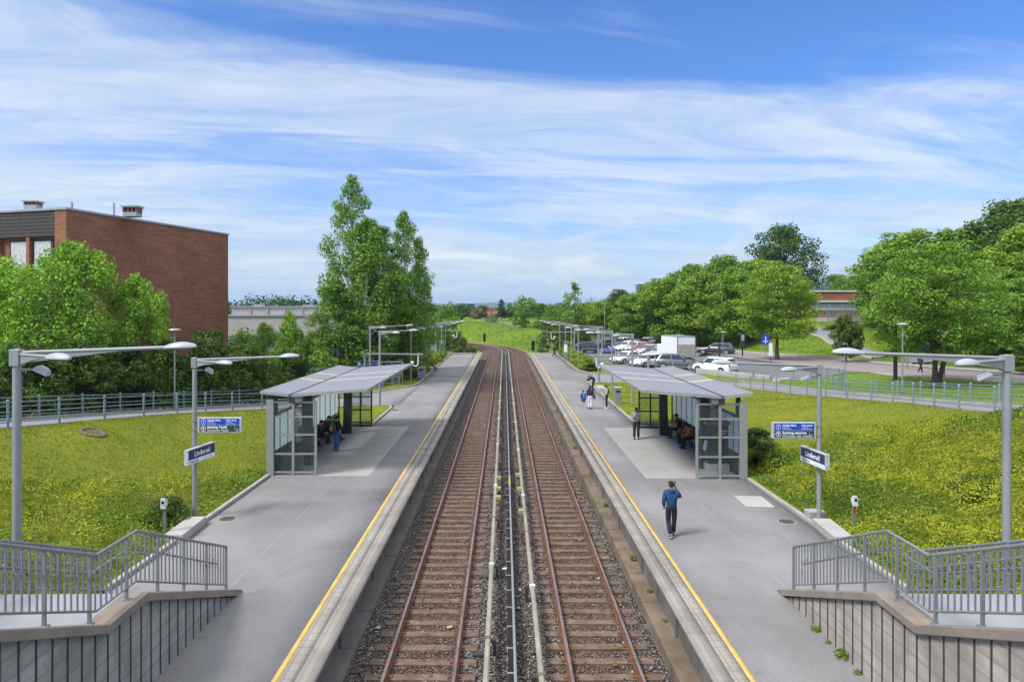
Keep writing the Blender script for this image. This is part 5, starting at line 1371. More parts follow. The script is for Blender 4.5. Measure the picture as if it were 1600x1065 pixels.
for i, (px, Y, top, w, key, lab) in enumerate([(672, 104, 482, 46, 'far_green', 'rounded tree right of the birches behind the hedge'), (700, 140, 474, 44, 'far_green', 'leafy tree above the far left lamp heads'), (716, 112, 519, 30, 'far_round', 'dark bush beyond the end of the left hedge'), (690, 122, 500, 40, 'far_round', 'dark tree behind the far left lamp heads'),
        (722, 250, 474, 34, 'far_round', 'dark tree beside the distant office block'), (744, 260, 484, 30, 'far_round', 'dark tree in front of the distant red roofs'), (757, 262, 479, 16, 'conifer', 'small conifer in front of the distant red roofs'), (783.5, 245, 467, 24, 'conifer', 'tall conifer left of the big round tree on the mound'), (797, 250, 473, 22, 'conifer', 'shorter conifer touching the big round tree on the mound'),
        (820, 225, 463.5, 52, 'far_green', 'big round tree on the mound straight ahead'), (843, 250, 474, 40, 'far_round', 'dark tree half hidden behind the big round tree'), (862, 215, 476, 36, 'far_green', 'light green tree right of the big round tree'), (880, 175, 478, 40, 'far_green', 'light green tree in front of the wispy birch'), (897, 145, 437, 46, 'birch_far', 'tall wispy birch beyond the right platform end'),
        (884, 128, 498, 56, 'far_round', 'dark bushy tree at the end of the right platform'), (858, 150, 500, 44, 'far_round', 'dark bushy tree right of the mound behind the blossoming shrub'), (846, 178, 497, 40, 'far_green', 'green tree closing the mound on the right'), (921, 150, 470, 46, 'far_green', 'leafy tree right of the wispy birch'), (905, 135, 487, 44, 'far_round', 'dark tree behind the far right lamp heads'), (766, 225, 493, 24, 'far_round', 'low bush on top of the mound by the yellow flowers'), (775, 290, 489, 24, 'far_green', 'small tree between the red roofs and the mound')]):
    T(key, lab, px, Y, top, w)
B_('rusty_bush', 'reddish leaved shrub at the far end of the left platform', 723, 120, 527, 34)
B_('hedge_light', 'green shrub behind the reddish one at the left platform end', 703, 126, 529, 34)
B_('blossom_bush', 'pale blossoming shrub at the far end of the right platform', 849, 118, 515, 27)
# maples along the road
for i, (px, Y, top, w, key, lab) in enumerate([(940, 142, 470, 56, 'maple_b', 'first maple of the row beside the car park seen from the line'), (968, 150, 452, 50, 'dark_big', 'dark tree behind the start of the maple row'), (985, 134, 459, 62, 'maple_a', 'second maple of the row behind the parked cars'), (1025, 138, 440, 70, 'maple_a', 'maple under the dark office tower'),
        (1045, 126, 432, 84, 'maple_b', 'maple with two thin trunks behind the box truck'), (1075, 136, 412, 84, 'maple_a', 'tall maple rising behind the box truck'), (1092, 120, 424, 92, 'maple_b', 'broad maple right above the box truck'), (1128, 130, 398, 84, 'maple_a', 'tall maple between the box truck and the dark crowned tree'),
        (1145, 112, 424, 100, 'maple_a', 'maple whose trunk stands right of the white hatchback'), (1185, 118, 405, 96, 'maple_b', 'maple left behind the foreground maple'), (1246, 118, 436, 44, 'maple_b', 'maple at the right edge behind the foreground maple')]):
    T(key, lab, px, Y, top, w*1.3, 'maples beside the car park')
for px, Y, top, w, key, lab in ((955, 160, 466, 80, 'green_big', 'low tree closing the start of the maple row from behind'), (1005, 158, 455, 90, 'green_big', 'tree in the second rank behind the far end of the car row'), (1060, 150, 440, 95, 'dark_big', 'dark tree in the second rank behind the box truck'), (1112, 146, 422, 100, 'green_big', 'tree in the second rank right of the box truck'), (1165, 140, 420, 100, 'dark_big', 'dark tree in the second rank left of the foreground maple'),
                           (1205, 136, 420, 80, 'green_big', 'tree in the second rank behind the foreground maple'), (1480, 112, 372, 150, 'green_big', 'tree in the second rank on the right hill, left part'), (1555, 106, 362, 150, 'green_big', 'tree in the second rank on the right hill, right part')):
    T(key, lab, px, Y, top, w, 'second rank of trees behind the maples')
T('dark_big', 'tallest dark crowned tree behind the maple row', 1225, 150, 352, 118)
T('maple_fg', 'foreground maple with slender trunk on the verge by the car park exit', 1214, 82, 412, 138, rz=.8)
T('maple_fork', 'double trunked maple on the verge beside the right road', 1461, 51, 378, 225, rz=-.3)
for i, (px, Y, top, w, key, lab) in enumerate([(1305, 148, 428, 56, 'green_big', 'tree behind the roof of the orange brick building'), (1352, 152, 424, 70, 'green_big', 'tree right behind the orange brick building'), (1392, 92, 392, 100, 'maple_a', 'maple overhanging the climbing side street'), (1430, 96, 360, 150, 'maple_b', 'tall maple on the hill left of the arched street lamp'),
        (1418, 78, 410, 95, 'maple_b', 'lower maple right of the side street wall'), (1500, 90, 356, 150, 'maple_a', 'tall maple in the middle of the right hill'), (1535, 74, 392, 130, 'maple_b', 'bright maple on the hill above the round sign'), (1590, 84, 312, 165, 'dark_big', 'highest tree at the right edge of the picture'), (1575, 66, 420, 140, 'maple_a', 'maple at the right edge with dark trunk'),
        (1625, 72, 350, 150, 'maple_b', 'bright maple cut by the right edge'), (1660, 58, 420, 150, 'maple_a', 'maple beyond the right edge over the road')]):
    T(key, lab, px, Y, top, w*1.25, 'trees on the hill to the right')
T('round_bush', 'small round dark tree beside the climbing side street', 1322, 77, 493, 48)
for px, Y, top, w, lab in ((1425, 84, 528, 70, 'low dark shrub under the hill maples by the side street wall'), (1520, 82, 520, 110, 'low dark shrub on the shaded hill right of the round sign'), (1585, 80, 535, 80, 'low dark shrub on the hill at the right edge')):
    B_('hedge_bush', lab, px, Y, top, w, 'low shrubs under the hill trees')
# far woods as one mass
def woods(name, specs, size, m, label):
    Ps, Ns = [], []
    for x0, x1, y, zt, n in specs:
        for i in range(n):
            x = random.uniform(x0, x1); yy = y+random.uniform(-20, 20); g = min(hz(x, yy), 2); h = (zt-g)*random.uniform(.7, 1.0); r = h*random.uniform(.28, .5)
            p, d = blob_points(170, np.array([x, yy, g+h-r*.9]), np.array([r, r, r*1.1]), .5); Ps.append(p); Ns.append(d+np.array([0, 0, .4]))
            p, d = blob_points(70, np.array([x, yy, g+h*.35]), np.array([r*1.2, r*1.2, h*.4]), .5); Ps.append(p); Ns.append(d+np.array([0, 0, .4]))
    V, Q = leaves(np.concatenate(Ps), np.concatenate(Ns), size, .7); tag(obj(name, npmesh(name, V, Q, m)), label, 'wood', kind='stuff')
woods('woodland', [(-110, -50, 190, zat(464, 190), 26), (xat(355, 210), xat(480, 210), 210, zat(461, 210), 28), (xat(480, 240), xat(700, 240), 240, zat(477, 240), 34)], .9, L_CONIFER, 'dark wood behind the parking deck on the left horizon')
woods('woodland', [(xat(690, 420), xat(900, 420), 420, zat(478, 420), 60), (xat(820, 330), xat(960, 330), 330, zat(474, 330), 30)], 1.3, L_DARK, 'far tree belt under the blue hills')
woods('woodland', [(20, 40, 165, zat(474, 165), 16), (46, 120, 160, 15.5, 30), (70, 130, 110, 17, 26), (60, 110, 75, 17, 18)], .7, L_MAPLE, 'green wood closing the hill behind the maples on the right')
woods('woodland', [(-80, -30, 84, 4.5, 34), (-60, -24, 66, 4.2, 16)], .45, L_HEDGE, 'dark thicket at the foot of the parking deck')
# bright hedges on the platforms
for i in range(16):
    y = 69.5+i*2.05; B_('bright_bush', f'clipped yellow green hedge bush along the left platform fence, {["nearest","second","third","fourth","fifth","sixth","seventh","eighth","ninth","tenth","eleventh","twelfth","thirteenth","fourteenth","fifteenth","farthest"][i]} from the litter bin', 0, y, 0, 0, 'bright hedge on the left platform', x=-9.25 + .1*math.sin(i*2.1), top_z=1.25+.12*math.sin(i*1.7), wm=2.1)
for i in range(14):
    y = 78.5+i*2.1; B_('bright_bush', f'yellow green hedge bush on the right platform edge, {["nearest","second","third","fourth","fifth","sixth","seventh","eighth","ninth","tenth","eleventh","twelfth","thirteenth","farthest"][i]} from the path opening', 0, y, 0, 0, 'bright hedge on the right platform', x=9.6+.3*math.sin(i*2.3), top_z=1.3+.15*math.sin(i*1.9), wm=2.3)
for x, y, h, w, lab in ((9.8, 76.9, 1.3, 2.4, 'dark green end of the hedge by the path opening on the right'), (11.9, 32.3, 1.5, 2.2, 'dark green shrub against the outer post of the right shelter'), (15.2, 22.0, .95, 2.0, 'dark green shrub among the yellow ground cover on the right'), (-10.8, 21.8, 1.15, 1.8, 'dark green shrub by the second lamp on the left'), (11.4, 29.6, 1.2, 1.8, 'low dark shrub at the right shelter kerb')):
    B_('hedge_bush', lab, 0, y, 0, 0, None, x=x, top_z=hz(x, y)+h*.75, wm=w)

# ground cover on the banks
def cover(name, n, xr, yr, inside, label, m, size, hfun):
    x = RNG.uniform(*xr, n); y = yr[0]+(yr[1]-yr[0])*RNG.random(n); k = inside(x, y); x, y = x[k], y[k]; n = len(x)
    h = hfun(x, y); up = RNG.random(n)**.35
    z = H(x, y)+h*up; e = .12
    gx = np.clip((hfun(x+e, y)-h)/e, -1.6, 1.6); gy = np.clip((hfun(x, y+e)-h)/e, -1.6, 1.6)
    N = np.stack([-gx, -gy, np.full(n, .8)], 1)
    V, Q = leaves(np.stack([x, y, z], 1), N, size, .55); return tag(obj(name, npmesh(name, V, Q, m)), label, 'ground cover', kind='stuff')
DOMES = {}
for sgn, n_, x0, x1 in ((-1, 230, -23, -9.9), (1, 250, 10.0, 22)):
    DOMES[sgn] = (RNG.uniform(x0, x1, n_), RNG.uniform(10, 33, n_), RNG.uniform(.5, 1.2, n_), RNG.uniform(.4, .95, n_))
def mound(x, y):
    cx_, cy_, r_, h_ = DOMES[-1 if x.mean() < 0 else 1]; out = np.zeros(len(x))
    for i in range(len(cx_)):
        d2 = ((x-cx_[i])**2+(y-cy_[i])**2)/r_[i]**2; k = d2 < 1
        out[k] = np.maximum(out[k], h_[i]*np.sqrt(1-d2[k]))
    return out+.05
lb = lambda x: I(x, [-23, -16.2, -13.5, -10.3, -9.5], [22.5, 22.0, 24.6, 28.5, 29.5])
rb = lambda x: I(x, [9.5, 11, 13, 15.8, 18.8, 20.4, 24], [29.0, 31, 31.8, 31.5, 29.3, 27.6, 24])
ragged = lambda x, y: .9*np.sin(x*1.9)+.6*np.sin(x*4.3+1)
inL = lambda x, y: (x < -9.85) & (y < lb(x)+ragged(x, y)*.5) & (x > ip(LXN, y)+.3)
inR = lambda x, y: (x > 9.98) & (y < rb(x)+ragged(x, y)*.5) & (x < ip(RXN, y)-.4)
patch = lambda x, y: np.sin(x*.55+y*.35)*np.sin(y*.6-x*.3+1)+.55*np.sin(x*2.3-y*1.1)*np.sin(y*1.9+x*.7)
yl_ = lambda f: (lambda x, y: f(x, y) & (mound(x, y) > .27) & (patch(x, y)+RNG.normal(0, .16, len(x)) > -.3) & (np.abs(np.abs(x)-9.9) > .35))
gr_ = lambda f: (lambda x, y: f(x, y) & ((mound(x, y) < .32) | (patch(x, y)+RNG.normal(0, .16, len(x)) < -.2) | (np.abs(np.abs(x)-9.9) < .7)))  # green in the hollows also paints the shade between the mounds
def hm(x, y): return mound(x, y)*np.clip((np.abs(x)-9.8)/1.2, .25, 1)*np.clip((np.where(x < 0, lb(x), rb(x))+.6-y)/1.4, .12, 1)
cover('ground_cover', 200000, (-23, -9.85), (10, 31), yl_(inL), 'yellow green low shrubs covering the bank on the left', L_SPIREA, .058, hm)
cover('ground_cover', 80000, (-23, -9.85), (10, 31), gr_(inL), 'darker green low plants, also painted shade, among the yellow cover on the left bank', L_GREENCOV, .09, lambda x, y: hm(x, y)*.85)
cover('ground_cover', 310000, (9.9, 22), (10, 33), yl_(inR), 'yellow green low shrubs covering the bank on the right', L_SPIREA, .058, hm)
cover('ground_cover', 110000, (9.9, 22), (10, 33), gr_(inR), 'darker green low plants, also painted shade, among the yellow cover on the right bank', L_GREENCOV, .09, lambda x, y: hm(x, y)*.85)
# grass blades on the lawns
def blades(n, xr, yr, inside, hgt, m, label, w=.02):
    x = RNG.uniform(*xr, n); y = RNG.uniform(*yr, n); k = inside(x, y); x, y = x[k], y[k]; n = len(x); z = H(x, y)-.01
    a = RNG.uniform(0, 6.28, n); h = hgt*RNG.uniform(.5, 1.3, n); c, s = np.cos(a)*w, np.sin(a)*w
    lx, ly = RNG.normal(0, .5, n)*h, RNG.normal(0, .5, n)*h
    V = np.stack([np.stack([x-c, y-s, z], 1), np.stack([x+c, y+s, z], 1), np.stack([x+lx, y+ly, z+h], 1)], 1).reshape(-1, 3)
    tag(obj('grass', npmesh('grass', V, np.arange(3*n).reshape(n, 3), m)), label, 'grass', kind='stuff')
L_GRASS = leafmat('grass_blades', [(.085, .135, .012), (.16, .21, .018), (.27, .29, .028), (.40, .38, .06)], .2, .8, .6)
L_MEAD = leafmat('meadow_blades', [(0.083, 0.151, 0.013), (0.141, 0.242, 0.019), (0.207, 0.302, 0.030), (0.274, 0.318, 0.069)], .2, .8, .5)
blades(60000, (-20.5, -9.7), (18, 49), lambda x, y: (x > ip(LXN, y)+.15) & (x < ip(KL, y)-.3) & (y > lb(x)-1), .07, L_GRASS, 'short yellowish lawn grass between the left ramp and the shelter')
blades(75000, (7.9, 22.2), (20, 64), lambda x, y: (x < ip(RXN, y)-.2) & (x > ip(KR, y)+.3) & (y > rb(x)-1), .07, L_GRASS, 'short yellowish lawn grass between the right path and the shelter')
blades(60000, (8.3, 46), (40, 120), lambda x, y: ((x > ip(RXF, y)+.3) & (x < ip(RN, y)-.4) & ~((y > 62) & (y < 124) & (x > ip(CPL, y)-.2) & (x < ip(CPR, y)+.2))), .10, L_MEAD, 'lawn grass between the right path and the road', .03)
blades(50000, (36, 70), (66, 112), lambda x, y: (x > ip(RF, y)+2.6) & ~((y > 72) & (x > ip(SSL, y)-.2) & (x < ip(SSR, y)+.2)) & ~((y > 80) & (np.abs(x-ip(FPL, y)) < 1.3)), .22, L_MEAD, 'long meadow grass on the hillside beyond the road', .045)
blades(70000, (-26, 24), (128, 215), lambda x, y: np.where(y < CURVE_Y, np.abs(x-.2), np.abs(np.hypot(x+CURVE_R, y-CURVE_Y)-CURVE_R-.2)) > 5.2, .30, L_MEAD, 'long bright grass on the mounds beyond the curve', .05)
# weeds by the walls
def weed(x, y, z, r, lab, n=90):
    r *= .8
    p, d = blob_points(n, np.array([0, 0, r*.5]), np.array([r, r, r*.55]), .3); V, Q = leaves(p, d+np.array([0, 0, .8]), r*.45, .6)
    tag(obj('weed', npmesh('weed', V, Q, L_GREENCOV), loc=(x, y, z)), lab, 'weed', 'weeds growing along the walls')
for px, py, r, lab, z in ((1282, 985, .14, 'tuft of weeds at the foot of the right ribbed wall', 0), (1323, 1027, .20, 'largest leafy weed at the foot of the right ribbed wall', 0), (1347, 1052, .10, 'small weed nearest the camera by the right ribbed wall', 0), (1300, 1004, .08, 'little weed between two larger ones by the right ribbed wall', 0)):
    x, y, _ = at(px, py, 0); weed(min(x, 6.62), y, z, r, lab)
for py, r, lab in ((790, .16, 'weed under the right platform edge near the red stain'), (874, .17, 'bright weed under the right platform edge level with the yellow boxes'), (924, .11, 'small weed under the right platform edge'), (970, .09, 'nearest weed under the right platform edge'), (700, .2, 'far weed under the right platform edge by the grey hoodie man')):
    y = at(0, py, -.86)[1]; weed(3.96, y, -.87, r, lab)
B_('hedge_light', 'grass green bush left of the tracks past the end of the platform', 0, 121, 0, 0, None, x=-5.8, top_z=.6, wm=2.6)
# ------------------------------------------------------------------ vehicles
TYRE = mat('tyre_rubber', (.02, .02, .022), .85); RIM = mat('alloy_rim', (.42, .43, .45), .35, .6)
CARGLASS = mat('car_glass', (.035, .045, .055), .06, 0, .1, 1, spec=.8); TRIM = mat('black_trim', (.025, .025, .027), .6)
HEADL = mat('headlight_glass', (.62, .65, .68), .12); TAILL = mat('tail_light', (.42, .02, .02), .2); PLATE = mat('number_plate', (.72, .72, .70), .5)
def paint(n, c, r=.28): return mat('car_paint_'+n, c, r, 0, .04, 2, coat=.6)
KINDS_ = {  # L, W, H, belt, nose top, windscreen base, roof front, roof rear, tail base, wheel r
 'hatch': (4.2, 1.78, 1.48, .95, .72, .88, .22, -1.45, -1.98, .32), 'suv': (4.45, 1.84, 1.66, 1.06, .84, 1.05, .35, -1.65, -2.12, .35),
 'estate': (4.7, 1.82, 1.50, .95, .70, .95, .25, -1.85, -2.28, .33), 'sedan': (4.6, 1.8, 1.44, .96, .70, .85, .15, -1.05, -1.75, .32)}
CARM = {}
def car_meshes(kind, pname, pm):
    if (kind, pname) in CARM: return CARM[(kind, pname)]
    L, W, Hh, belt, nose, wb, rf, rr, tb, wr = KINDS_[kind]
    h = L/2; w = W/2
    st = [(-h, .42, belt-.14, .80*w), (-h+.06, .34, belt-.04, .93*w), (-h+.35, .27, belt, .99*w), (-h+1.2, .24, belt, w), (0, .24, belt-.01, w), (wb-.05, .24, belt-.015, w), (wb+.35, .24, belt-.07, w), (h-.45, .26, nose+.05, .97*w), (h-.12, .30, nose-.05, .90*w), (h, .40, nose-.18, .74*w)]
    rings = []
    for x, zb, zt, hw in st:
        zm = zb+(zt-zb)*.55
        half = [(.80*hw, zb), (hw*.97, zb+.10), (hw, zm), (hw*.975, zt-.10), (hw*.90, zt-.02), (hw*.72, zt)]
        rings.append([(x, y, z) for y, z in half]+[(x, -y, z) for y, z in reversed(half)])
    m = MB(); m.loft(rings)
    def ring(x0, x1, hw, z, r):       # rounded rectangle
        pts = []
        for sx, sy, a0 in ((1, 1, 0), (-1, 1, PI/2), (-1, -1, PI), (1, -1, 1.5*PI)):
            cx_ = (x1-r if sx > 0 else x0+r); cy_ = sy*(hw-r)
            for k in range(4): a = a0+PI/2*k/3; pts.append((cx_+r*math.cos(a), cy_+r*math.sin(a), z))
        return pts
    g = [ring(tb, wb, .90*w, belt-.03, .12), ring(rr-.09 if kind != 'sedan' else rr-.2, rf+.10, .73*w, Hh-.08, .16), ring(rr, rf, .68*w, Hh-.02, .18), ring(rr+.2, rf-.2, .5*w, Hh, .2)]
    m.loft(g)
    body = m.mesh('body', pm, True)
    # panes
    sides = []; z0, z1 = belt+.02, Hh-.115
    def yy(z, o=.008): u = (z-(belt-.03))/(Hh-.08-belt+.03); return .90*w+(.73*w-.90*w)*u+o
    xr1 = rr-.09 if kind != 'sedan' else rr-.2; xf1 = rf+.10
    fx = lambda z: wb+(xf1-wb)*(z-belt+.03)/(Hh-.08-belt+.03); bx_ = lambda z: tb+(xr1-tb)*(z-belt+.03)/(Hh-.08-belt+.03)
    mid = (rf+rr)/2+.15
    for sgn in (1, -1):
        for (a0, a1, b0, b1) in ((mid+.04, mid+.04, fx(z0)-.20, fx(z1)-.12), (bx_(z0)+.30, bx_(z1)+.22, mid-.04, mid-.04)):
            gl = MB(); gl.add([(a0, sgn*yy(z0), z0), (b0, sgn*yy(z0), z0), (b1, sgn*yy(z1), z1), (a1, sgn*yy(z1), z1)], [(0, 1, 2, 3) if sgn < 0 else (3, 2, 1, 0)]); sides.append(gl.mesh('side_window', CARGLASS))
    ws = MB(); e = .012
    ws.add([(fx(z0)+e, -.74*w, z0), (fx(z0)+e, .74*w, z0), (fx(z1)+e, .60*w, z1), (fx(z1)+e, -.60*w, z1)], [(0, 1, 2, 3)])
    rw = MB(); zr = belt+.10
    rw.add([(bx_(zr)-e, .70*w, zr), (bx_(zr)-e, -.70*w, zr), (bx_(z1)-e, -.58*w, z1), (bx_(z1)-e, .58*w, z1)], [(0, 1, 2, 3)])
    tr = MB(); tr.box(-h+.02, h-.06, -w*.9, w*.9, .20, .30); tr.box(h-.03, h+.008, -.55*w, .55*w, .36, .50)
    for q in (.62*L/2, -.60*L/2):
        for sgn in (1, -1): tr.tube([(q, sgn*(w-.10), wr), (q, sgn*(w+.004), wr)], wr+.055, 18)
    tr.box(-h-.006, -h+.1, -.7*w, .7*w, .40, .50)
    for sgn in (1, -1): tr.box(wb-.32, wb-.16, min(sgn*w*.92, sgn*(w+.14)), max(sgn*w*.92, sgn*(w+.14)), belt+.0, belt+.12)
    ty = MB(); ty.tube([(0, -.11, 0), (0, .11, 0)], wr, 20); ri = MB(); ri.tube([(0, -.118, 0), (0, .118, 0)], wr*.66, 16)
    hl = MB(); hl.prism([(-.22, .02), (.06, -.07), (.08, .05), (-.02, .12), (-.24, .12)], -.17, .17)
    tl = MB(); tl.box(-.04, .05, -.12, .12, -.10, .12)
    pl = MB(); pl.box(-.012, .012, -.26, .26, -.06, .06)
    r = dict(body=body, sides=sides, windscreen=ws.mesh('windscreen', CARGLASS), rear_window=rw.mesh('rear_window', CARGLASS), trim=tr.mesh('trim', TRIM), tyre=ty.mesh('tyre', TYRE, True), rim=ri.mesh('rim', RIM), headlight=hl.mesh('headlight', HEADL), tail_light=tl.mesh('tail_light', TAILL), plate=pl.mesh('number_plate', PLATE))
    CARM[(kind, pname)] = r; return r
def car(kind, pname, pm, x, y, head, label, extra=None):
    L, W, Hh, belt, nose, wb, rf, rr, tb, wr = KINDS_[kind]; h, w = L/2, W/2
    t = thing('parked_car', label, 'car', (x, y, hz(x, y)+.075 if hz(x, y) < .5 else hz(x, y)+.03), head, 'cars in the car park'); t.scale = (1.09, 1.09, 1.09); M = car_meshes(kind, pname, pm)
    b = obj('body', M['body'], t)
    for k in ('windscreen', 'rear_window', 'trim'): obj(k, M[k], t)
    for me in M['sides']: obj('side_window', me, t)
    for q in (.62*h, -.60*h):
        for sg in (1, -1):
            o = obj('wheel', M['tyre'], t, (q, sg*(w-.10), wr)); obj('rim', M['rim'], o)
    for sg in (1, -1):
        o = obj('headlight', M['headlight'], t, (h-.17, sg*.66*w, nose-.12)); o.rotation_euler[2] = sg*.35
        o = obj('tail_light', M['tail_light'], t, (-h+.06, sg*.78*w, belt-.16))
    obj('number_plate', M['plate'], t, (-h-.012, 0, .62)); obj('number_plate', M['plate'], t, (h+.012, 0, .43))
    return t
pW = ('white', paint('white', (.74, .75, .77))); pG = ('graphite', paint('graphite', (.085, .085, .092))); pS = ('silver', paint('silver', (.42, .44, .46), .32)); pR = ('red', paint('red', (.36, .025, .03))); pK = ('black', paint('black', (.02, .022, .028))); pB = ('navy', paint('navy', (.02, .03, .085))); pD = ('dark_grey', paint('dark_grey', (.05, .06, .065)))
def hd(dx, dy): return math.atan2(dy, dx)
car('suv', *pW, xat(1122, 72.5), 73.6, hd(-.60, .80), 'white hatchback seen from behind, nearest car to the car park exit')
car('suv', *pG, xat(1062, 78), 79.2, hd(.93, -.36), 'dark grey crossover facing right behind the railing')
car('hatch', *pW, xat(1014, 81), 82.2, hd(-.80, -.60), 'white hatchback between the crossover and the older white car')
car('sedan', *pW, xat(981, 87.5), 88.5, hd(-.75, -.66), 'older white car, leftmost white one by the railing')
car('estate', *pD, xat(1118, 96), 96, hd(-.90, .42), 'dark grey estate car to the right of the white box truck')
row = [('estate', pK, 1024, 101, 'black estate half hidden behind the box truck'), ('hatch', pS, 1015, 105, 'silver hatchback between the red car and the box truck'), ('hatch', pR, 1006, 109.5, 'red car in the second row of the car park'), ('estate', pS, 994, 113, 'silver estate left of the red car'),
       ('suv', pW, 981, 116.5, 'white off roader in the far row of the car park'), ('hatch', pB, 968, 118, 'navy blue small car beside the white off roader'), ('suv', pD, 960, 122, 'dark grey off roader at the far end of the car row')]
for kd, pp, px, y, lab in row: car(kd, *pp, xat(px, y), y, hd(-.78, -.62), lab)
for kd, pp, px, y, lab in (('hatch', pS, 1030, 97.5, 'silver hatchback right against the side of the box truck'), ('sedan', pG, 949, 126, 'graphite saloon farthest left in the far row of cars'), ('suv', pS, 1011, 124, 'silver crossover in the back row under the maples'), ('hatch', pK, 1022, 118, 'black small car in the back row above the red car'), ('estate', pG, 938, 119, 'graphite estate behind the blue ticket sign by the car park'), ('hatch', pW, 972, 128, 'white small car farthest back in the car park')):
    car(kd, *pp, xat(px, y), y, hd(-.8, -.6), lab)
car('estate', *pK, xat(1000, 121), 122, hd(-.8, -.6), 'black estate at the back of the car park under the maples'); car('estate', *pK, xat(909, 114), 114, hd(-.98, -.2), 'lone dark car beyond the right hedge near the green panel fence'); car('hatch', *pD, xat(989, 125), 125, hd(-.8, -.6), 'dark hatchback behind the white off roader')
x = xat(1067, 88); t = thing('box_truck', 'white box truck with grey tail lift parked with its back to the railing', 'truck', (x, 86.5, .08), hd(-.17, .985))
BXW = mat('box_white', (.76, .78, .80), .45, 0, .04, .7)
m = MB(); m.box(-.1, 5.0, -1.22, 1.22, .85, 3.45); m.build('cargo_box', BXW, t, bevel=.03)
m = MB()
for q in (-1.2, 1.2): m.box(-.13, -.1, q-.06, q+.06, .85, 3.42)
m.box(-.13, 5.02, -1.25, 1.25, 3.40, 3.47); m.build('box_frame', GALV, t)
m = MB(); m.box(-.24, -.14, -1.13, 1.13, .80, 2.45); m.build('tail_lift', mat('tail_lift_grey', (.36, .345, .31), .6), t)
m = MB(); m.box(-.245, -.241, -.25, .15, 1.45, 1.62); m.box(-.245, -.241, -.85, -.65, 1.5, 1.7); m.box(-.245, -.241, .75, .95, 1.5, 1.7); m.build('warning_plate', [mat('warn_orange', (.7, .33, .05), .5)], t)
m = MB(); m.box(5.2, 6.9, -1.05, 1.05, .45, 2.2); m.prism([(6.9, .45), (7.2, .5), (7.2, 1.1), (6.9, 1.3)], -1.05, 1.05); m.build('cab', BXW, t, bevel=.06)
m = MB(); m.box(-.1, 6.5, -.45, .45, .5, .84); m.box(-.2, .1, -1.1, 1.1, .45, .6); m.build('chassis', TRIM, t)
for q in (.9, 6.0):
    for sg in (1, -1): m = MB(); m.tube([(q, sg*.82, .36), (q, sg*1.1, .36)], .36, 18); m.build('wheel', TYRE, t)
for sg in (1, -1): m = MB(); m.box(-.22, -.19, sg*1.0-.12, sg*1.0+.12, .50, .66); m.build('tail_light', TAILL, t)

# ------------------------------------------------------------------ people
def skin(name, verts, edges, rad, m, parent=None, sub=1, extra=None):
    me = bpy.data.meshes.new(name); bm = bmesh.new(); lay = bm.verts.layers.skin.verify()
    vs = [bm.verts.new(v) for v in verts]
    for i, v in enumerate(vs): r = rad[i]; v[lay].radius = r if hasattr(r, '__len__') else (r, r); v[lay].use_root = (i == 0)
    for a, b2 in edges: bm.edges.new((vs[a], vs[b2]))
    bm.to_mesh(me); bm.free()
    o = bpy.data.objects.new(name, me); COL.objects.link(o)
    o.modifiers.new('skin', 'SKIN').use_smooth_shade = True
    if sub: q = o.modifiers.new('sub', 'SUBSURF'); q.levels = sub; q.render_levels = sub
    dg = bpy.context.evaluated_depsgraph_get(); ev = bpy.data.meshes.new_from_object(o.evaluated_get(dg))
    bpy.data.objects.remove(o); bpy.data.meshes.remove(me)
    if extra is not None:
        bm = bmesh.new(); bm.from_mesh(ev); e2 = extra.mesh('x', m, True); bm.from_mesh(e2); bm.to_mesh(ev); bm.free()
    ev.materials.clear(); ev.materials.append(m); ev.polygons.foreach_set('use_smooth', [True]*len(ev.polygons)); ev.name = name
    return obj(name, ev, parent)
def fingers(mb, w, d, side, curl=.6):
    """five fingers from the palm at wrist w, hand direction d"""
    d = Vector(d).normalized(); a = d.cross(Vector((0, 0, 1)))
    if a.length < .2: a = Vector((0, 1, 0)) - d*d.y
    a.normalize(); n = a.cross(d).normalized(); w = Vector(w)
    for i, (off, l) in enumerate(((-.030, .068), (-.010, .080), (.010, .076), (.029, .060))):
        b = w+d*.075+a*off; p1 = b+d*l*.5; p2 = p1+(d*math.cos(curl)-n*math.sin(curl))*l*.5
        mb.tube([b-d*.02, b, p1, p2], [.0085, .0085, .008, .006], 6)
    b = w+d*.03+a*(.035*side); mb.tube([b, b+d*.035+a*.025*side, b+d*.065+a*.03*side-n*.01], [.010, .009, .007], 6)
SKINM = {}
def skinmat(c): return mat('skin_%d' % int(c[0]*1000), c, .55, 0, .06, 8)
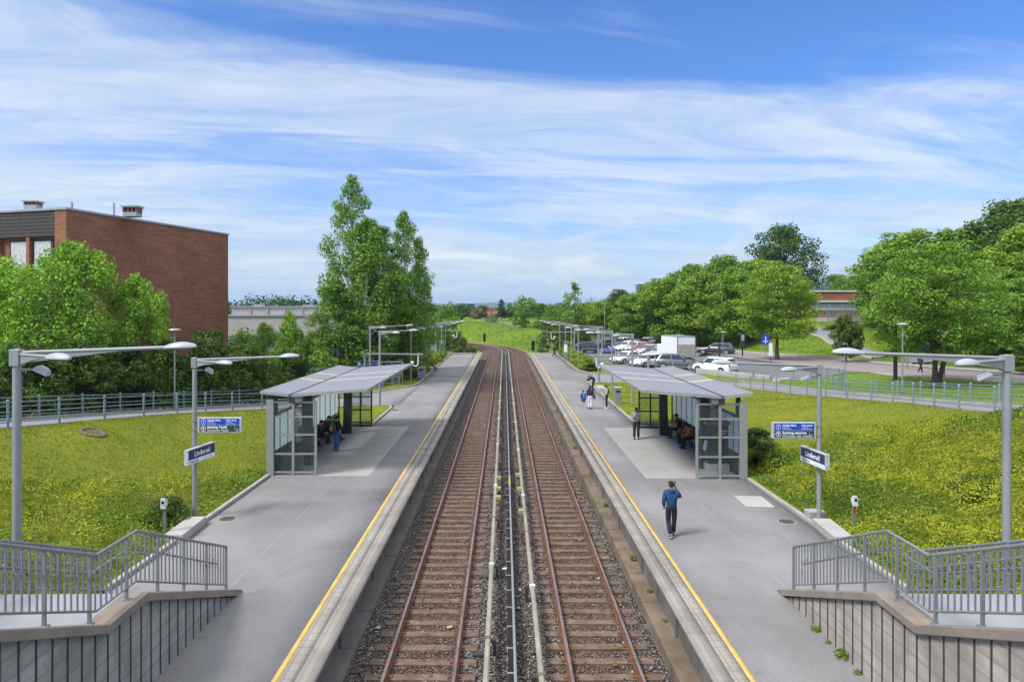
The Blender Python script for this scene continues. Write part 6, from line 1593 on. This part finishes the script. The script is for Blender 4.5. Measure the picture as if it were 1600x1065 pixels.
def person(label, loc, rz, J, top, legs, hair=(.03, .022, .018), shoe=(.06, .05, .045), sole=(.6, .6, .58), skinc=(.48, .30, .22), sc=1.0, hood=False, long_hair=False, vest=None, bare_legs=False, skirt=None, group=None, cap=None):
    t = thing('person', label, 'person', loc, rz, group); t.scale = (sc, sc, sc)
    sm = skinmat(skinc); V = {k: Vector(v) for k, v in J.items() if not k.startswith('pitch')}
    pel, ch, nk, hd_ = V['pelvis'], V['chest'], V['neck'], V['head']
    hdir = V.get('face', Vector((0, 1, 0))).normalized(); up = (hd_-nk).normalized(); sd = hdir.cross(up).normalized()
    # head axis points give a skull shape; nose, ears, eyes sockets as small forms
    names = ['pelvis', 'chest', 'neck', 'head', 'crown']; pts = [pel, ch, nk, hd_-up*.03+hdir*.015, hd_+up*.075]
    rad = [(.085, .065), (.11, .08), (.052, .055), (.078, .092), (.070, .080)]; ed = [(0, 1), (1, 2), (2, 3), (3, 4)]
    ex = MB()
    for s_ in ('l', 'r'):
        i = len(pts); pts += [V['sh'+s_], V['el'+s_], V['wr'+s_]]; rad += [.058, .043, .030]; ed += [(1, i), (i, i+1), (i+1, i+2)]
        d = (V['wr'+s_]-V['el'+s_]).normalized(); d = V.get('hd'+s_, d).normalized(); pts.append(V['wr'+s_]+d*.075); rad.append((.036, .020)); ed.append((i+2, i+3)); fingers(ex, V['wr'+s_], d, 1 if s_ == 'l' else -1)
        i = len(pts); pts += [V['hp'+s_], V['kn'+s_], V['an'+s_]]; rad += [.055, .050, .036]; ed += [(0, i), (i, i+1), (i+1, i+2)]
    ex.tube([hd_+hdir*.085-up*.005, hd_+hdir*.105-up*.03, hd_+hdir*.085-up*.042], [.010, .016, .012], 6)
    for q in (1, -1): ex.ell(hd_+sd*q*.080-up*.015, (.014, .022, .032), nu=8, nv=6)
    body = skin('body', pts, ed, rad, sm, t, 1, ex)
    f = MB()
    for q in (1, -1): f.ell(hd_+hdir*.086+sd*q*.032+up*.012, (.011, .009, .008), nu=6, nv=4)
    f.ell(hd_+hdir*.084-up*.068, (.024, .008, .006), nu=6, nv=4); f.build('eyes', mat('eye_dark', (.05, .03, .025), .3), body)
    # hair
    h = MB(); T = Matrix.Translation(hd_-hdir*.014+up*.052) @ Matrix(((sd.x, hdir.x, up.x, 0), (sd.y, hdir.y, up.y, 0), (sd.z, hdir.z, up.z, 0), (0, 0, 0, 1)))
    h.ell((0, 0, 0), (.089, .102, .082), 0, 14, 8, T, -.28); h.ell((0, -.035, -.04), (.078, .062, .085), 0, 12, 8, T)
    if long_hair: h.ell((0, -.06, -.16), (.085, .045, .16), 0, 12, 8, T)
    h.build('cap' if cap else 'hair', mat('hair_%d_%d' % (int((cap or hair)[0]*999), int((cap or hair)[2]*999)), cap or hair, .9, 0, .1, 30, spec=.15), t, True)
    # clothes follow the body
    tm = mat('cloth_%d_%d_%d' % tuple(int(c*999) for c in top), top, .85, 0, .16, 9, .4, 30); lm = mat('cloth_%d_%d_%d' % tuple(int(c*999) for c in legs), legs, .85, 0, .16, 9, .4, 30)
    P = [pel-(ch-pel)*.20, pel.lerp(ch, .5), ch, nk-(nk-ch)*.22]; R_ = [(.185, .145), (.182, .14), (.198, .142), (.10, .09)]; E = [(0, 1), (1, 2), (2, 3)]
    for s_ in ('l', 'r'):
        i = len(P); w = V['el'+s_].lerp(V['wr'+s_], .93); P += [V['sh'+s_], V['sh'+s_].lerp(V['el'+s_], .5), V['el'+s_], w]; R_ += [.086, .080, .068, .054]; E += [(2, i), (i, i+1), (i+1, i+2), (i+2, i+3)]
    jk = skin('jacket', P, E, R_, tm, t)
    if hood: m = MB(); T2 = Matrix.Translation(nk-hdir*.055-up*.03); m.ell((0, 0, 0), (.115, .07, .085), 0, 12, 8, T2); m.build('hood', tm, jk, True)
    if vest: m = MB(); m.ell(ch.lerp(pel, .25)-hdir*.03, (.20, .15, .26), 0, 14, 10); m.build('waistcoat', mat('cloth_vest', vest, .8), jk, True)
    P = [pel-(ch-pel)*.02, pel+(ch-pel)*.3]; R_ = [(.160, .128), (.156, .122)]; E = [(0, 1)]
    for s_ in ('l', 'r'):
        i = len(P); a = V['kn'+s_].lerp(V['an'+s_], .97)
        if bare_legs: P += [V['hp'+s_], V['hp'+s_].lerp(V['kn'+s_], .75)]; R_ += [.105, .085]; E += [(0, i), (i, i+1)]
        else: P += [V['hp'+s_], V['hp'+s_].lerp(V['kn'+s_], .5), V['kn'+s_], a]; R_ += [.104, .096, .080, .074]; E += [(0, i), (i, i+1), (i+1, i+2), (i+2, i+3)]
    skin('trousers' if not bare_legs else 'shorts', P, E, R_, lm, t)
    for s_ in ('l', 'r'):
        a = V['an'+s_]; fd = V.get('ft'+s_, hdir); fd = Vector((fd.x, fd.y, 0)).normalized() if abs(fd.x)+abs(fd.y) > .01 else Vector((0, 1, 0)); yaw = math.atan2(-fd.x, fd.y)
        pit = J.get('pitch'+s_, 0.0); T2 = Matrix.Translation((a.x, a.y, a.z-.02)) @ Matrix.Rotation(yaw, 4, 'Z') @ Matrix.Rotation(pit, 4, 'X')
        m = MB(); rings = []
        for y, w_, hh in ((-.085, .030, .075), (-.05, .042, .085), (.03, .044, .085), (.09, .048, .05), (.15, .044, .035), (.185, .022, .02)):
            rings.append([T2 @ Vector((w_*math.cos(q), y, -.045+hh*.5+hh*.5*math.sin(q))) for q in [2*PI*k/10 for k in range(10)]])
        m.loft(rings); o = m.build('shoe', mat('shoe_%d_%d' % (int(shoe[0]*999), int(shoe[2]*999)), shoe, .6), t, True)
        m = MB(); m.loft([[T2 @ Vector(p) for p in ((-.038, -.085, z), (.038, -.085, z), (.048, .09, z), (.03, .185, z), (-.03, .185, z), (-.048, .09, z))] for z in (-.062, -.042)]); m.build('sole', mat('sole_%d' % int(sole[0]*999), sole, .6), o)
    return t
def stand(**k):
    J = dict(pelvis=(0, 0, .95), chest=(0, 0, 1.30), neck=(0, .005, 1.47), head=(0, .03, 1.62), face=(0, 1, -.05), shl=(-.185, 0, 1.41), shr=(.185, 0, 1.41), ell=(-.23, -.03, 1.13), elr=(.23, -.03, 1.13), wrl=(-.23, .06, .90), wrr=(.23, .06, .90),
             hpl=(-.095, 0, .90), hpr=(.095, 0, .90), knl=(-.10, .02, .50), knr=(.10, .02, .50), anl=(-.10, -.01, .085), anr=(.10, -.01, .085))
    J.update(k); return J
def sit(**k):
    J = dict(pelvis=(0, 0, .56), chest=(0, .06, .90), neck=(0, .10, 1.06), head=(0, .14, 1.20), face=(0, 1, -.2), shl=(-.18, .08, 1.0), shr=(.18, .08, 1.0), ell=(-.23, .14, .74), elr=(.23, .14, .74), wrl=(-.12, .36, .68), wrr=(.12, .36, .68),
             hpl=(-.10, .03, .53), hpr=(.10, .03, .53), knl=(-.12, .45, .52), knr=(.12, .45, .52), anl=(-.12, .50, .085), anr=(.12, .46, .085))
    J.update(k); return J
Vv = Vector
def sc_head(o): return o
# man in blue jacket walking away with a phone
p = person('man in blue hooded jacket and dark jeans walking away, phone at his ear', (5.02, 20.5, 0), 0,
    stand(shl=(-.19, 0, 1.41), ell=(-.25, -.02, 1.14), wrl=(-.20, .14, .93), elr=(.30, .10, 1.20), wrr=(.155, .11, 1.50), hdr=Vv((-.35, -.1, 1)), knl=(-.085, .06, .49), anl=(-.075, -.16, .12), knr=(.10, .07, .50), anr=(.085, .12, .085), pitchl=-.35, face=Vv((.1, 1, -.25)), head=(0, .05, 1.61)),
    (.012, .058, .15), (.012, .015, .03), hood=True, shoe=(.14, .08, .05), sole=(.62, .56, .48), skinc=(.42, .25, .18), sc=.965)
m = MB(); T = Matrix.Translation((.115, .07, 1.60)) @ Matrix.Rotation(.3, 4, 'X'); m.box(-.008, .008, -.035, .035, -.075, .075, 0, T); ph = m.build('phone', BLACK, bevel=.004); ph.location = (5.02, 20.5, 0); tag(ph, 'black mobile phone held to the ear by the man in blue', 'phone')
m = MB(); m.ell((0, -.075, 1.455), (.085, .05, .03), 0, 10, 6); o = m.build('hood_lining', mat('pale_fleece', (.45, .43, .40), .9), None, True); o.parent = p
person('man in grey hoodie and black trousers standing arms folded by the right shelter', (6.98, 36.1, 0), math.radians(168),
    stand(ell=(-.25, .06, 1.14), elr=(.25, .06, 1.14), wrl=(.06, .22, 1.20), wrr=(-.02, .20, 1.34), hdl=Vv((1, .1, 0)), hdr=Vv((-.2, 0, 1)), head=(0, .05, 1.60), face=Vv((0, 1, -.35)), anl=(-.11, 0, .085), anr=(.11, .05, .085)),
    (.30, .30, .31), (.013, .013, .015), hood=True, shoe=(.03, .03, .03), sole=(.5, .5, .5), skinc=(.20, .12, .085), sc=.98)
person('person in dark jacket sitting on the right bench with a tan box on the lap', (9.30, 36.3, 0), PI/2, sit(), (.028, .024, .024), (.02, .022, .035), shoe=(.05, .05, .055), sole=(.7, .7, .68), skinc=(.20, .12, .085))
m = MB(); m.box(-.16, .16, -.24, .24, 0, .22); o = m.build('carton', mat('tan_carton', (.42, .28, .15), .8), bevel=.01); o.location = (8.93, 36.25, .65); tag(o, 'tan carton on the lap of the person seated on the right bench', 'box')
t = thing('bag', 'brown red patterned bag standing between the two people on the right bench', 'bag', (9.02, 35.0, .0)); m = MB(); m.ell((0, 0, .60), (.16, .26, .19), 0, 14, 10); m.build('bag_body', m_rust('bag_cloth', (.05, .02, .018), (.15, .06, .05), (.30, .22, .2), .85, 0, 22), t, True)
m = MB(); m.tube([(0, -.12, .75), (0, -.1, .9), (0, .1, .9), (0, .12, .75)], .015, 6); m.build('bag_handle', BLACK, t); m = MB(); m.box(-.12, .12, -.2, .2, .0, .42); m.build('bag_base', BLACK, t, bevel=.05)
person('man in orange brown jacket leaning forward on the right shelter bench', (9.28, 33.8, 0), PI/2+.25, sit(chest=(0, .15, .86), neck=(0, .25, 1.0), head=(0, .31, 1.12), face=Vv((0, 1, -.3)), shl=(-.18, .2, .95), shr=(.18, .2, .95), ell=(-.22, .34, .70), elr=(.22, .34, .70), wrl=(-.03, .48, .64), wrr=(.04, .5, .62)),
    (.34, .125, .045), (.014, .014, .016), shoe=(.02, .02, .022), sole=(.4, .4, .4), skinc=(.26, .15, .10))
person('small child with a blue backpack standing on the right platform', (5.5, 47.5, 0), .25, stand(), (.03, .035, .05), (.03, .035, .055), shoe=(.5, .42, .40), skinc=(.52, .36, .28), sc=.72, bare_legs=True)
def backpack(x, y, z, rz, c, lab, sc=1.0, c2=None):
    t = thing('backpack', lab, 'backpack', (x, y, z), rz); m = MB(); m.ell((0, 0, 0), (.16*sc, .10*sc, .24*sc), 0, 14, 10); m.box(-.13*sc, .13*sc, -.06*sc, .06*sc, -.22*sc, .12*sc); mm = mat('backpack_%d_%d' % (int(c[1]*999), int(c[2]*999)), c, .8, 0, .3, 12); m.build('pack', mm, t, True)
    m = MB(); m.box(-.10*sc, .10*sc, -.135*sc, -.09*sc, -.18*sc, 0); m.build('pocket', mat('backpack_pocket_%d' % int((c2 or c)[0]*999), c2 or sc3(c, .7), .8), t, bevel=.02)
    m = MB()
    for q in (-1, 1): m.tube([(q*.09*sc, .05*sc, .18*sc), (q*.11*sc, .16*sc, .2*sc), (q*.12*sc, .26*sc, .05*sc), (q*.11*sc, .10*sc, -.15*sc)], .018*sc, 6)
    m.build('strap', BLACK, t)
backpack(5.54, 47.33, .86, .25, (.025, .16, .48), 'blue school backpack on the small child', .9)
person('woman in black top and white trousers standing next to the child', (5.92, 47.2, 0), -.5, stand(head=(.0, .04, 1.61)), (.022, .025, .045), (.62, .64, .72), long_hair=True, shoe=(.05, .06, .16), sole=(.1, .1, .25), skinc=(.40, .26, .2), sc=.93)
t = thing('bag', 'dark shoulder bag hanging at the side of the woman in white trousers', 'bag', (6.2, 47.1, .72)); m = MB(); m.box(-.08, .08, -.14, .14, 0, .26); m.build('bag_body', mat('bag_dark', (.04, .042, .035), .8), t, bevel=.03); m = MB(); m.tube([(0, -.1, .26), (-.05, 0, .62), (0, .1, .26)], .012, 6); m.build('bag_strap', BLACK, t)
person('man in grey sweater with black waistcoat standing by the right kerb', (7.12, 47.5, 0), math.radians(80), stand(head=(0, .05, 1.61), wrl=(-.2, .16, .98), wrr=(.2, .16, .98)), (.36, .38, .40), (.016, .016, .018), vest=(.02, .022, .025), shoe=(.5, .5, .5), sole=(.65, .65, .65), skinc=(.34, .21, .15), sc=.95)
person('person in black jacket and pale cap bending over at the right kerb', (7.55, 58.3, 0), math.radians(95), stand(pelvis=(0, -.12, .90), chest=(0, .14, 1.12), neck=(0, .28, 1.18), head=(0, .40, 1.25), face=Vv((0, 1, -.5)), shl=(-.18, .18, 1.14), shr=(.18, .18, 1.14), ell=(-.22, .32, .92), elr=(.22, .32, .92), wrl=(-.12, .5, .78), wrr=(.12, .5, .78), hpl=(-.09, -.12, .86), hpr=(.09, -.12, .86)), (.014, .014, .016), (.02, .022, .03), cap=(.36, .38, .46), shoe=(.02, .02, .02), sc=1.0)
person('person in black striding at the far end of the right platform', (7.35, 100, 0), math.radians(-70), stand(knl=(-.1, .22, .52), anl=(-.1, .38, .10), knr=(.1, -.1, .50), anr=(.1, -.42, .14), ell=(-.22, -.15, 1.14), wrl=(-.2, -.22, .9), elr=(.22, .15, 1.14), wrr=(.2, .3, .95)), (.012, .012, .013), (.013, .013, .015), shoe=(.02, .02, .02), sc=.95)
person('youth in black sweater and blue jeans standing in the left shelter reading a phone', (-8.12, 33.0, 0), math.radians(-38), stand(head=(0, .07, 1.60), face=Vv((0, 1, -.45)), ell=(-.22, .06, 1.12), elr=(.22, .06, 1.12), wrl=(-.09, .28, 1.16), wrr=(.07, .28, 1.16)), (.018, .016, .02), (.045, .12, .26), shoe=(.05, .05, .06), sole=(.55, .55, .55), skinc=(.50, .32, .25), sc=1.0)
backpack(-8.24, 32.86, 1.20, math.radians(-38), (.05, .11, .03), 'green backpack with orange pocket on the youth in the left shelter', 1.0, (.30, .10, .03))
m = MB(); m.box(-.035, .035, -.005, .005, -.07, .07); o = m.build('phone', WHITE); o.location = (-7.90, 33.28, 1.22); o.rotation_euler = (-.7, 0, math.radians(-38)); tag(o, 'pale mobile phone in the hands of the youth in the left shelter', 'phone')
person('person in dark clothes sitting on the left shelter bench with legs stretched out', (-9.28, 35.6, 0), -PI/2, sit(knl=(-.12, .42, .48), anl=(-.13, .78, .12), knr=(.12, .42, .48), anr=(.12, .66, .085)), (.02, .02, .024), (.018, .018, .022), shoe=(.02, .02, .02), sole=(.4, .4, .4))
person('person in black hoodie sitting on the near half of the left shelter bench', (-9.3, 34.2, 0), -PI/2, sit(), (.022, .022, .024), (.03, .03, .034), shoe=(.4, .4, .4), sole=(.7, .7, .7))
person('person in dark top and red trousers sitting on the far left kerb bench', (-8.35, 77.6, 0), -PI/2-.3, sit(anl=(-.12, .66, .085), anr=(.12, .6, .085)), (.05, .06, .085), (.45, .02, .05), sc=.98)
x, y = xat(1438, 62), 62.0
person('pedestrian in dark trousers walking on the right road behind the double trunk', (x, y, hz(x, y)+.08), math.radians(-75), stand(knl=(-.1, .2, .5), anl=(-.1, .3, .09), knr=(.1, -.05, .5), anr=(.1, -.35, .12)), (.05, .055, .07), (.014, .014, .018), shoe=(.02, .02, .02))

# ------------------------------------------------------------------ light, sky, camera
SUN_AZ, SUN_EL = math.atan2(-.80, -.52), math.radians(50)     # azimuth measured from +Y towards +X
sd_ = Vector((math.sin(SUN_AZ)*math.cos(SUN_EL), math.cos(SUN_AZ)*math.cos(SUN_EL), math.sin(SUN_EL)))
ld = bpy.data.lights.new('sun', 'SUN'); ld.energy = 2.6; ld.angle = math.radians(16); ld.color = (1.0, .955, .88)
lo = bpy.data.objects.new('sun', ld); lo.rotation_euler = sd_.to_track_quat('Z', 'Y').to_euler(); lo.location = (-30, -20, 60); put(lo)
w = bpy.data.worlds.new('World'); SC.world = w; w.use_nodes = True; nt = w.node_tree; nt.nodes.clear()
out = nt.nodes.new('ShaderNodeOutputWorld')
sky = nt.nodes.new('ShaderNodeTexSky'); sky.sky_type = 'NISHITA'; sky.sun_disc = False; sky.sun_elevation = SUN_EL; sky.sun_rotation = SUN_AZ % (2*PI)
sky.air_density = 1.0; sky.dust_density = .6; sky.ozone_density = 2.0; sky.altitude = 150
bg = nd(nt, 'ShaderNodeBackground', Strength=.085); nt.links.new(mixc(nt, 1.0, sky.outputs[0], (.60, .92, 1.42), 'MULTIPLY'), bg.inputs[0])
D_ = nt.nodes.new('ShaderNodeTexCoord').outputs['Generated']
S = nd(nt, 'ShaderNodeSeparateXYZ', Vector=D_); dx, dy, dz = S.outputs
zz = math_(nt, 'ADD', math_(nt, 'MAXIMUM', dz, 0.0), .10)
px_ = math_(nt, 'DIVIDE', dx, zz); py_ = math_(nt, 'DIVIDE', dy, zz)
def pv(ax, ay, rot=0.0, off=0.0):
    c, s_ = math.cos(rot), math.sin(rot)
    u = math_(nt, 'ADD', math_(nt, 'MULTIPLY', px_, ax*c), math_(nt, 'MULTIPLY', py_, ax*s_)); v = math_(nt, 'ADD', math_(nt, 'MULTIPLY', px_, -ay*s_), math_(nt, 'MULTIPLY', py_, ay*c))
    return nd(nt, 'ShaderNodeCombineXYZ', X=u, Y=v, Z=off).outputs[0]
streak = noise(nt, pv(.32, 1.25, .14, 1.7), 1.0, 9, .60, .7)
wisps = noise(nt, pv(.8, 2.2, .26, 5.2), 1.0, 9, .64, .9)
big = noise(nt, pv(.22, .55, -.1, 4.1), 1.0, 4, .55, .5)
edge = math_(nt, 'ADD', dz, math_(nt, 'MULTIPLY', dx, .085))                      # the upper edge of the cirrus sheet runs lower on the right
cov = ramp(nt, edge, [(0.0, 1.02), (.06, .95), (.13, .74), (.20, .62), (.285, .72), (.312, .60), (.335, .40), (.42, .33), (.52, .55), (.62, .80)])
val = math_(nt, 'ADD', math_(nt, 'ADD', math_(nt, 'MULTIPLY', streak, .95), math_(nt, 'MULTIPLY', wisps, .42)), math_(nt, 'MULTIPLY', big, .42))
msk = math_(nt, 'ADD', math_(nt, 'SUBTRACT', val, 1.29), cov)
cm = ramp(nt, msk, [(.05, 0.0), (.22, .30), (.40, .72), (.62, 1.0)], 'EASE')
low = noise(nt, nd(nt, 'ShaderNodeCombineXYZ', X=math_(nt, 'MULTIPLY', dx, 6.5), Y=math_(nt, 'MULTIPLY', dz, 22.0), Z=dy).outputs[0], 1.0, 7, .6, .35)   # low cumulus banks
lowm = math_(nt, 'MULTIPLY', ramp(nt, low, [(.40, .15), (.56, .9)]), ramp(nt, dz, [(.0, 1.0), (.10, .8), (.19, 0.0)]))
cloudcol = mixc(nt, ramp(nt, wisps, [(.35, 0.0), (.65, 1.0)]), (.52, .67, .92), (.86, .92, .98))
cbg = nd(nt, 'ShaderNodeBackground', Color=mixc(nt, ramp(nt, dz, [(.45, 0.0), (.62, 1.0)]), cloudcol, (.97, .965, .95)), Strength=math_(nt, 'ADD', .62, ramp(nt, dz, [(.45, 0.0), (.65, .75)])))  # unseen cloud overhead made whiter and brighter, added as soft fill light
lbg = nd(nt, 'ShaderNodeBackground', Color=mixc(nt, ramp(nt, low, [(.5, 0.0), (.68, 1.0)]), (.55, .70, .84), (.92, .96, .98)), Strength=.62)
m1_ = nd(nt, 'ShaderNodeMixShader', i0=cm, i1=bg.outputs[0], i2=cbg.outputs[0])
m2_ = nd(nt, 'ShaderNodeMixShader', i0=lowm, i1=m1_.outputs[0], i2=lbg.outputs[0]); nt.links.new(m2_.outputs[0], out.inputs[0])

if HAZE > 0:
    m, hnt, hout = newmat('haze_air'); pv_ = nd(hnt, 'ShaderNodeVolumePrincipled', Color=c4((.50, .72, 1.0)), Density=HAZE, Anisotropy=.2); hnt.links.new(pv_.outputs[0], hout.inputs['Volume'])
    q = MB(); q.box(-9500, 9500, -60, 9500, -90, 130); tag(q.build('haze', m), 'thin blue haze over the distance', 'haze', kind='stuff')

cd = bpy.data.cameras.new('camera'); cam = bpy.data.objects.new('camera', cd); put(cam)
cam.location = (0, 0, CAMZ); cam.rotation_euler = (PI/2, 0, 0)
cd.sensor_width = 36; cd.sensor_fit = 'HORIZONTAL'; cd.lens = F/1600*36
cd.shift_x = (800-VX)/1600; cd.shift_y = -(532.5-VY)/1600
cd.clip_start = .1; cd.clip_end = 30000; SC.camera = cam
SC.view_settings.view_transform = 'Standard'; SC.view_settings.look = 'None'; SC.view_settings.exposure = EXPO; SC.view_settings.gamma = 1; SC.view_settings.use_curve_mapping = False
SC.cycles.max_bounces = 6; SC.cycles.transparent_max_bounces = 12; SC.cycles.volume_bounces = 0
SC.cycles.use_denoising = True
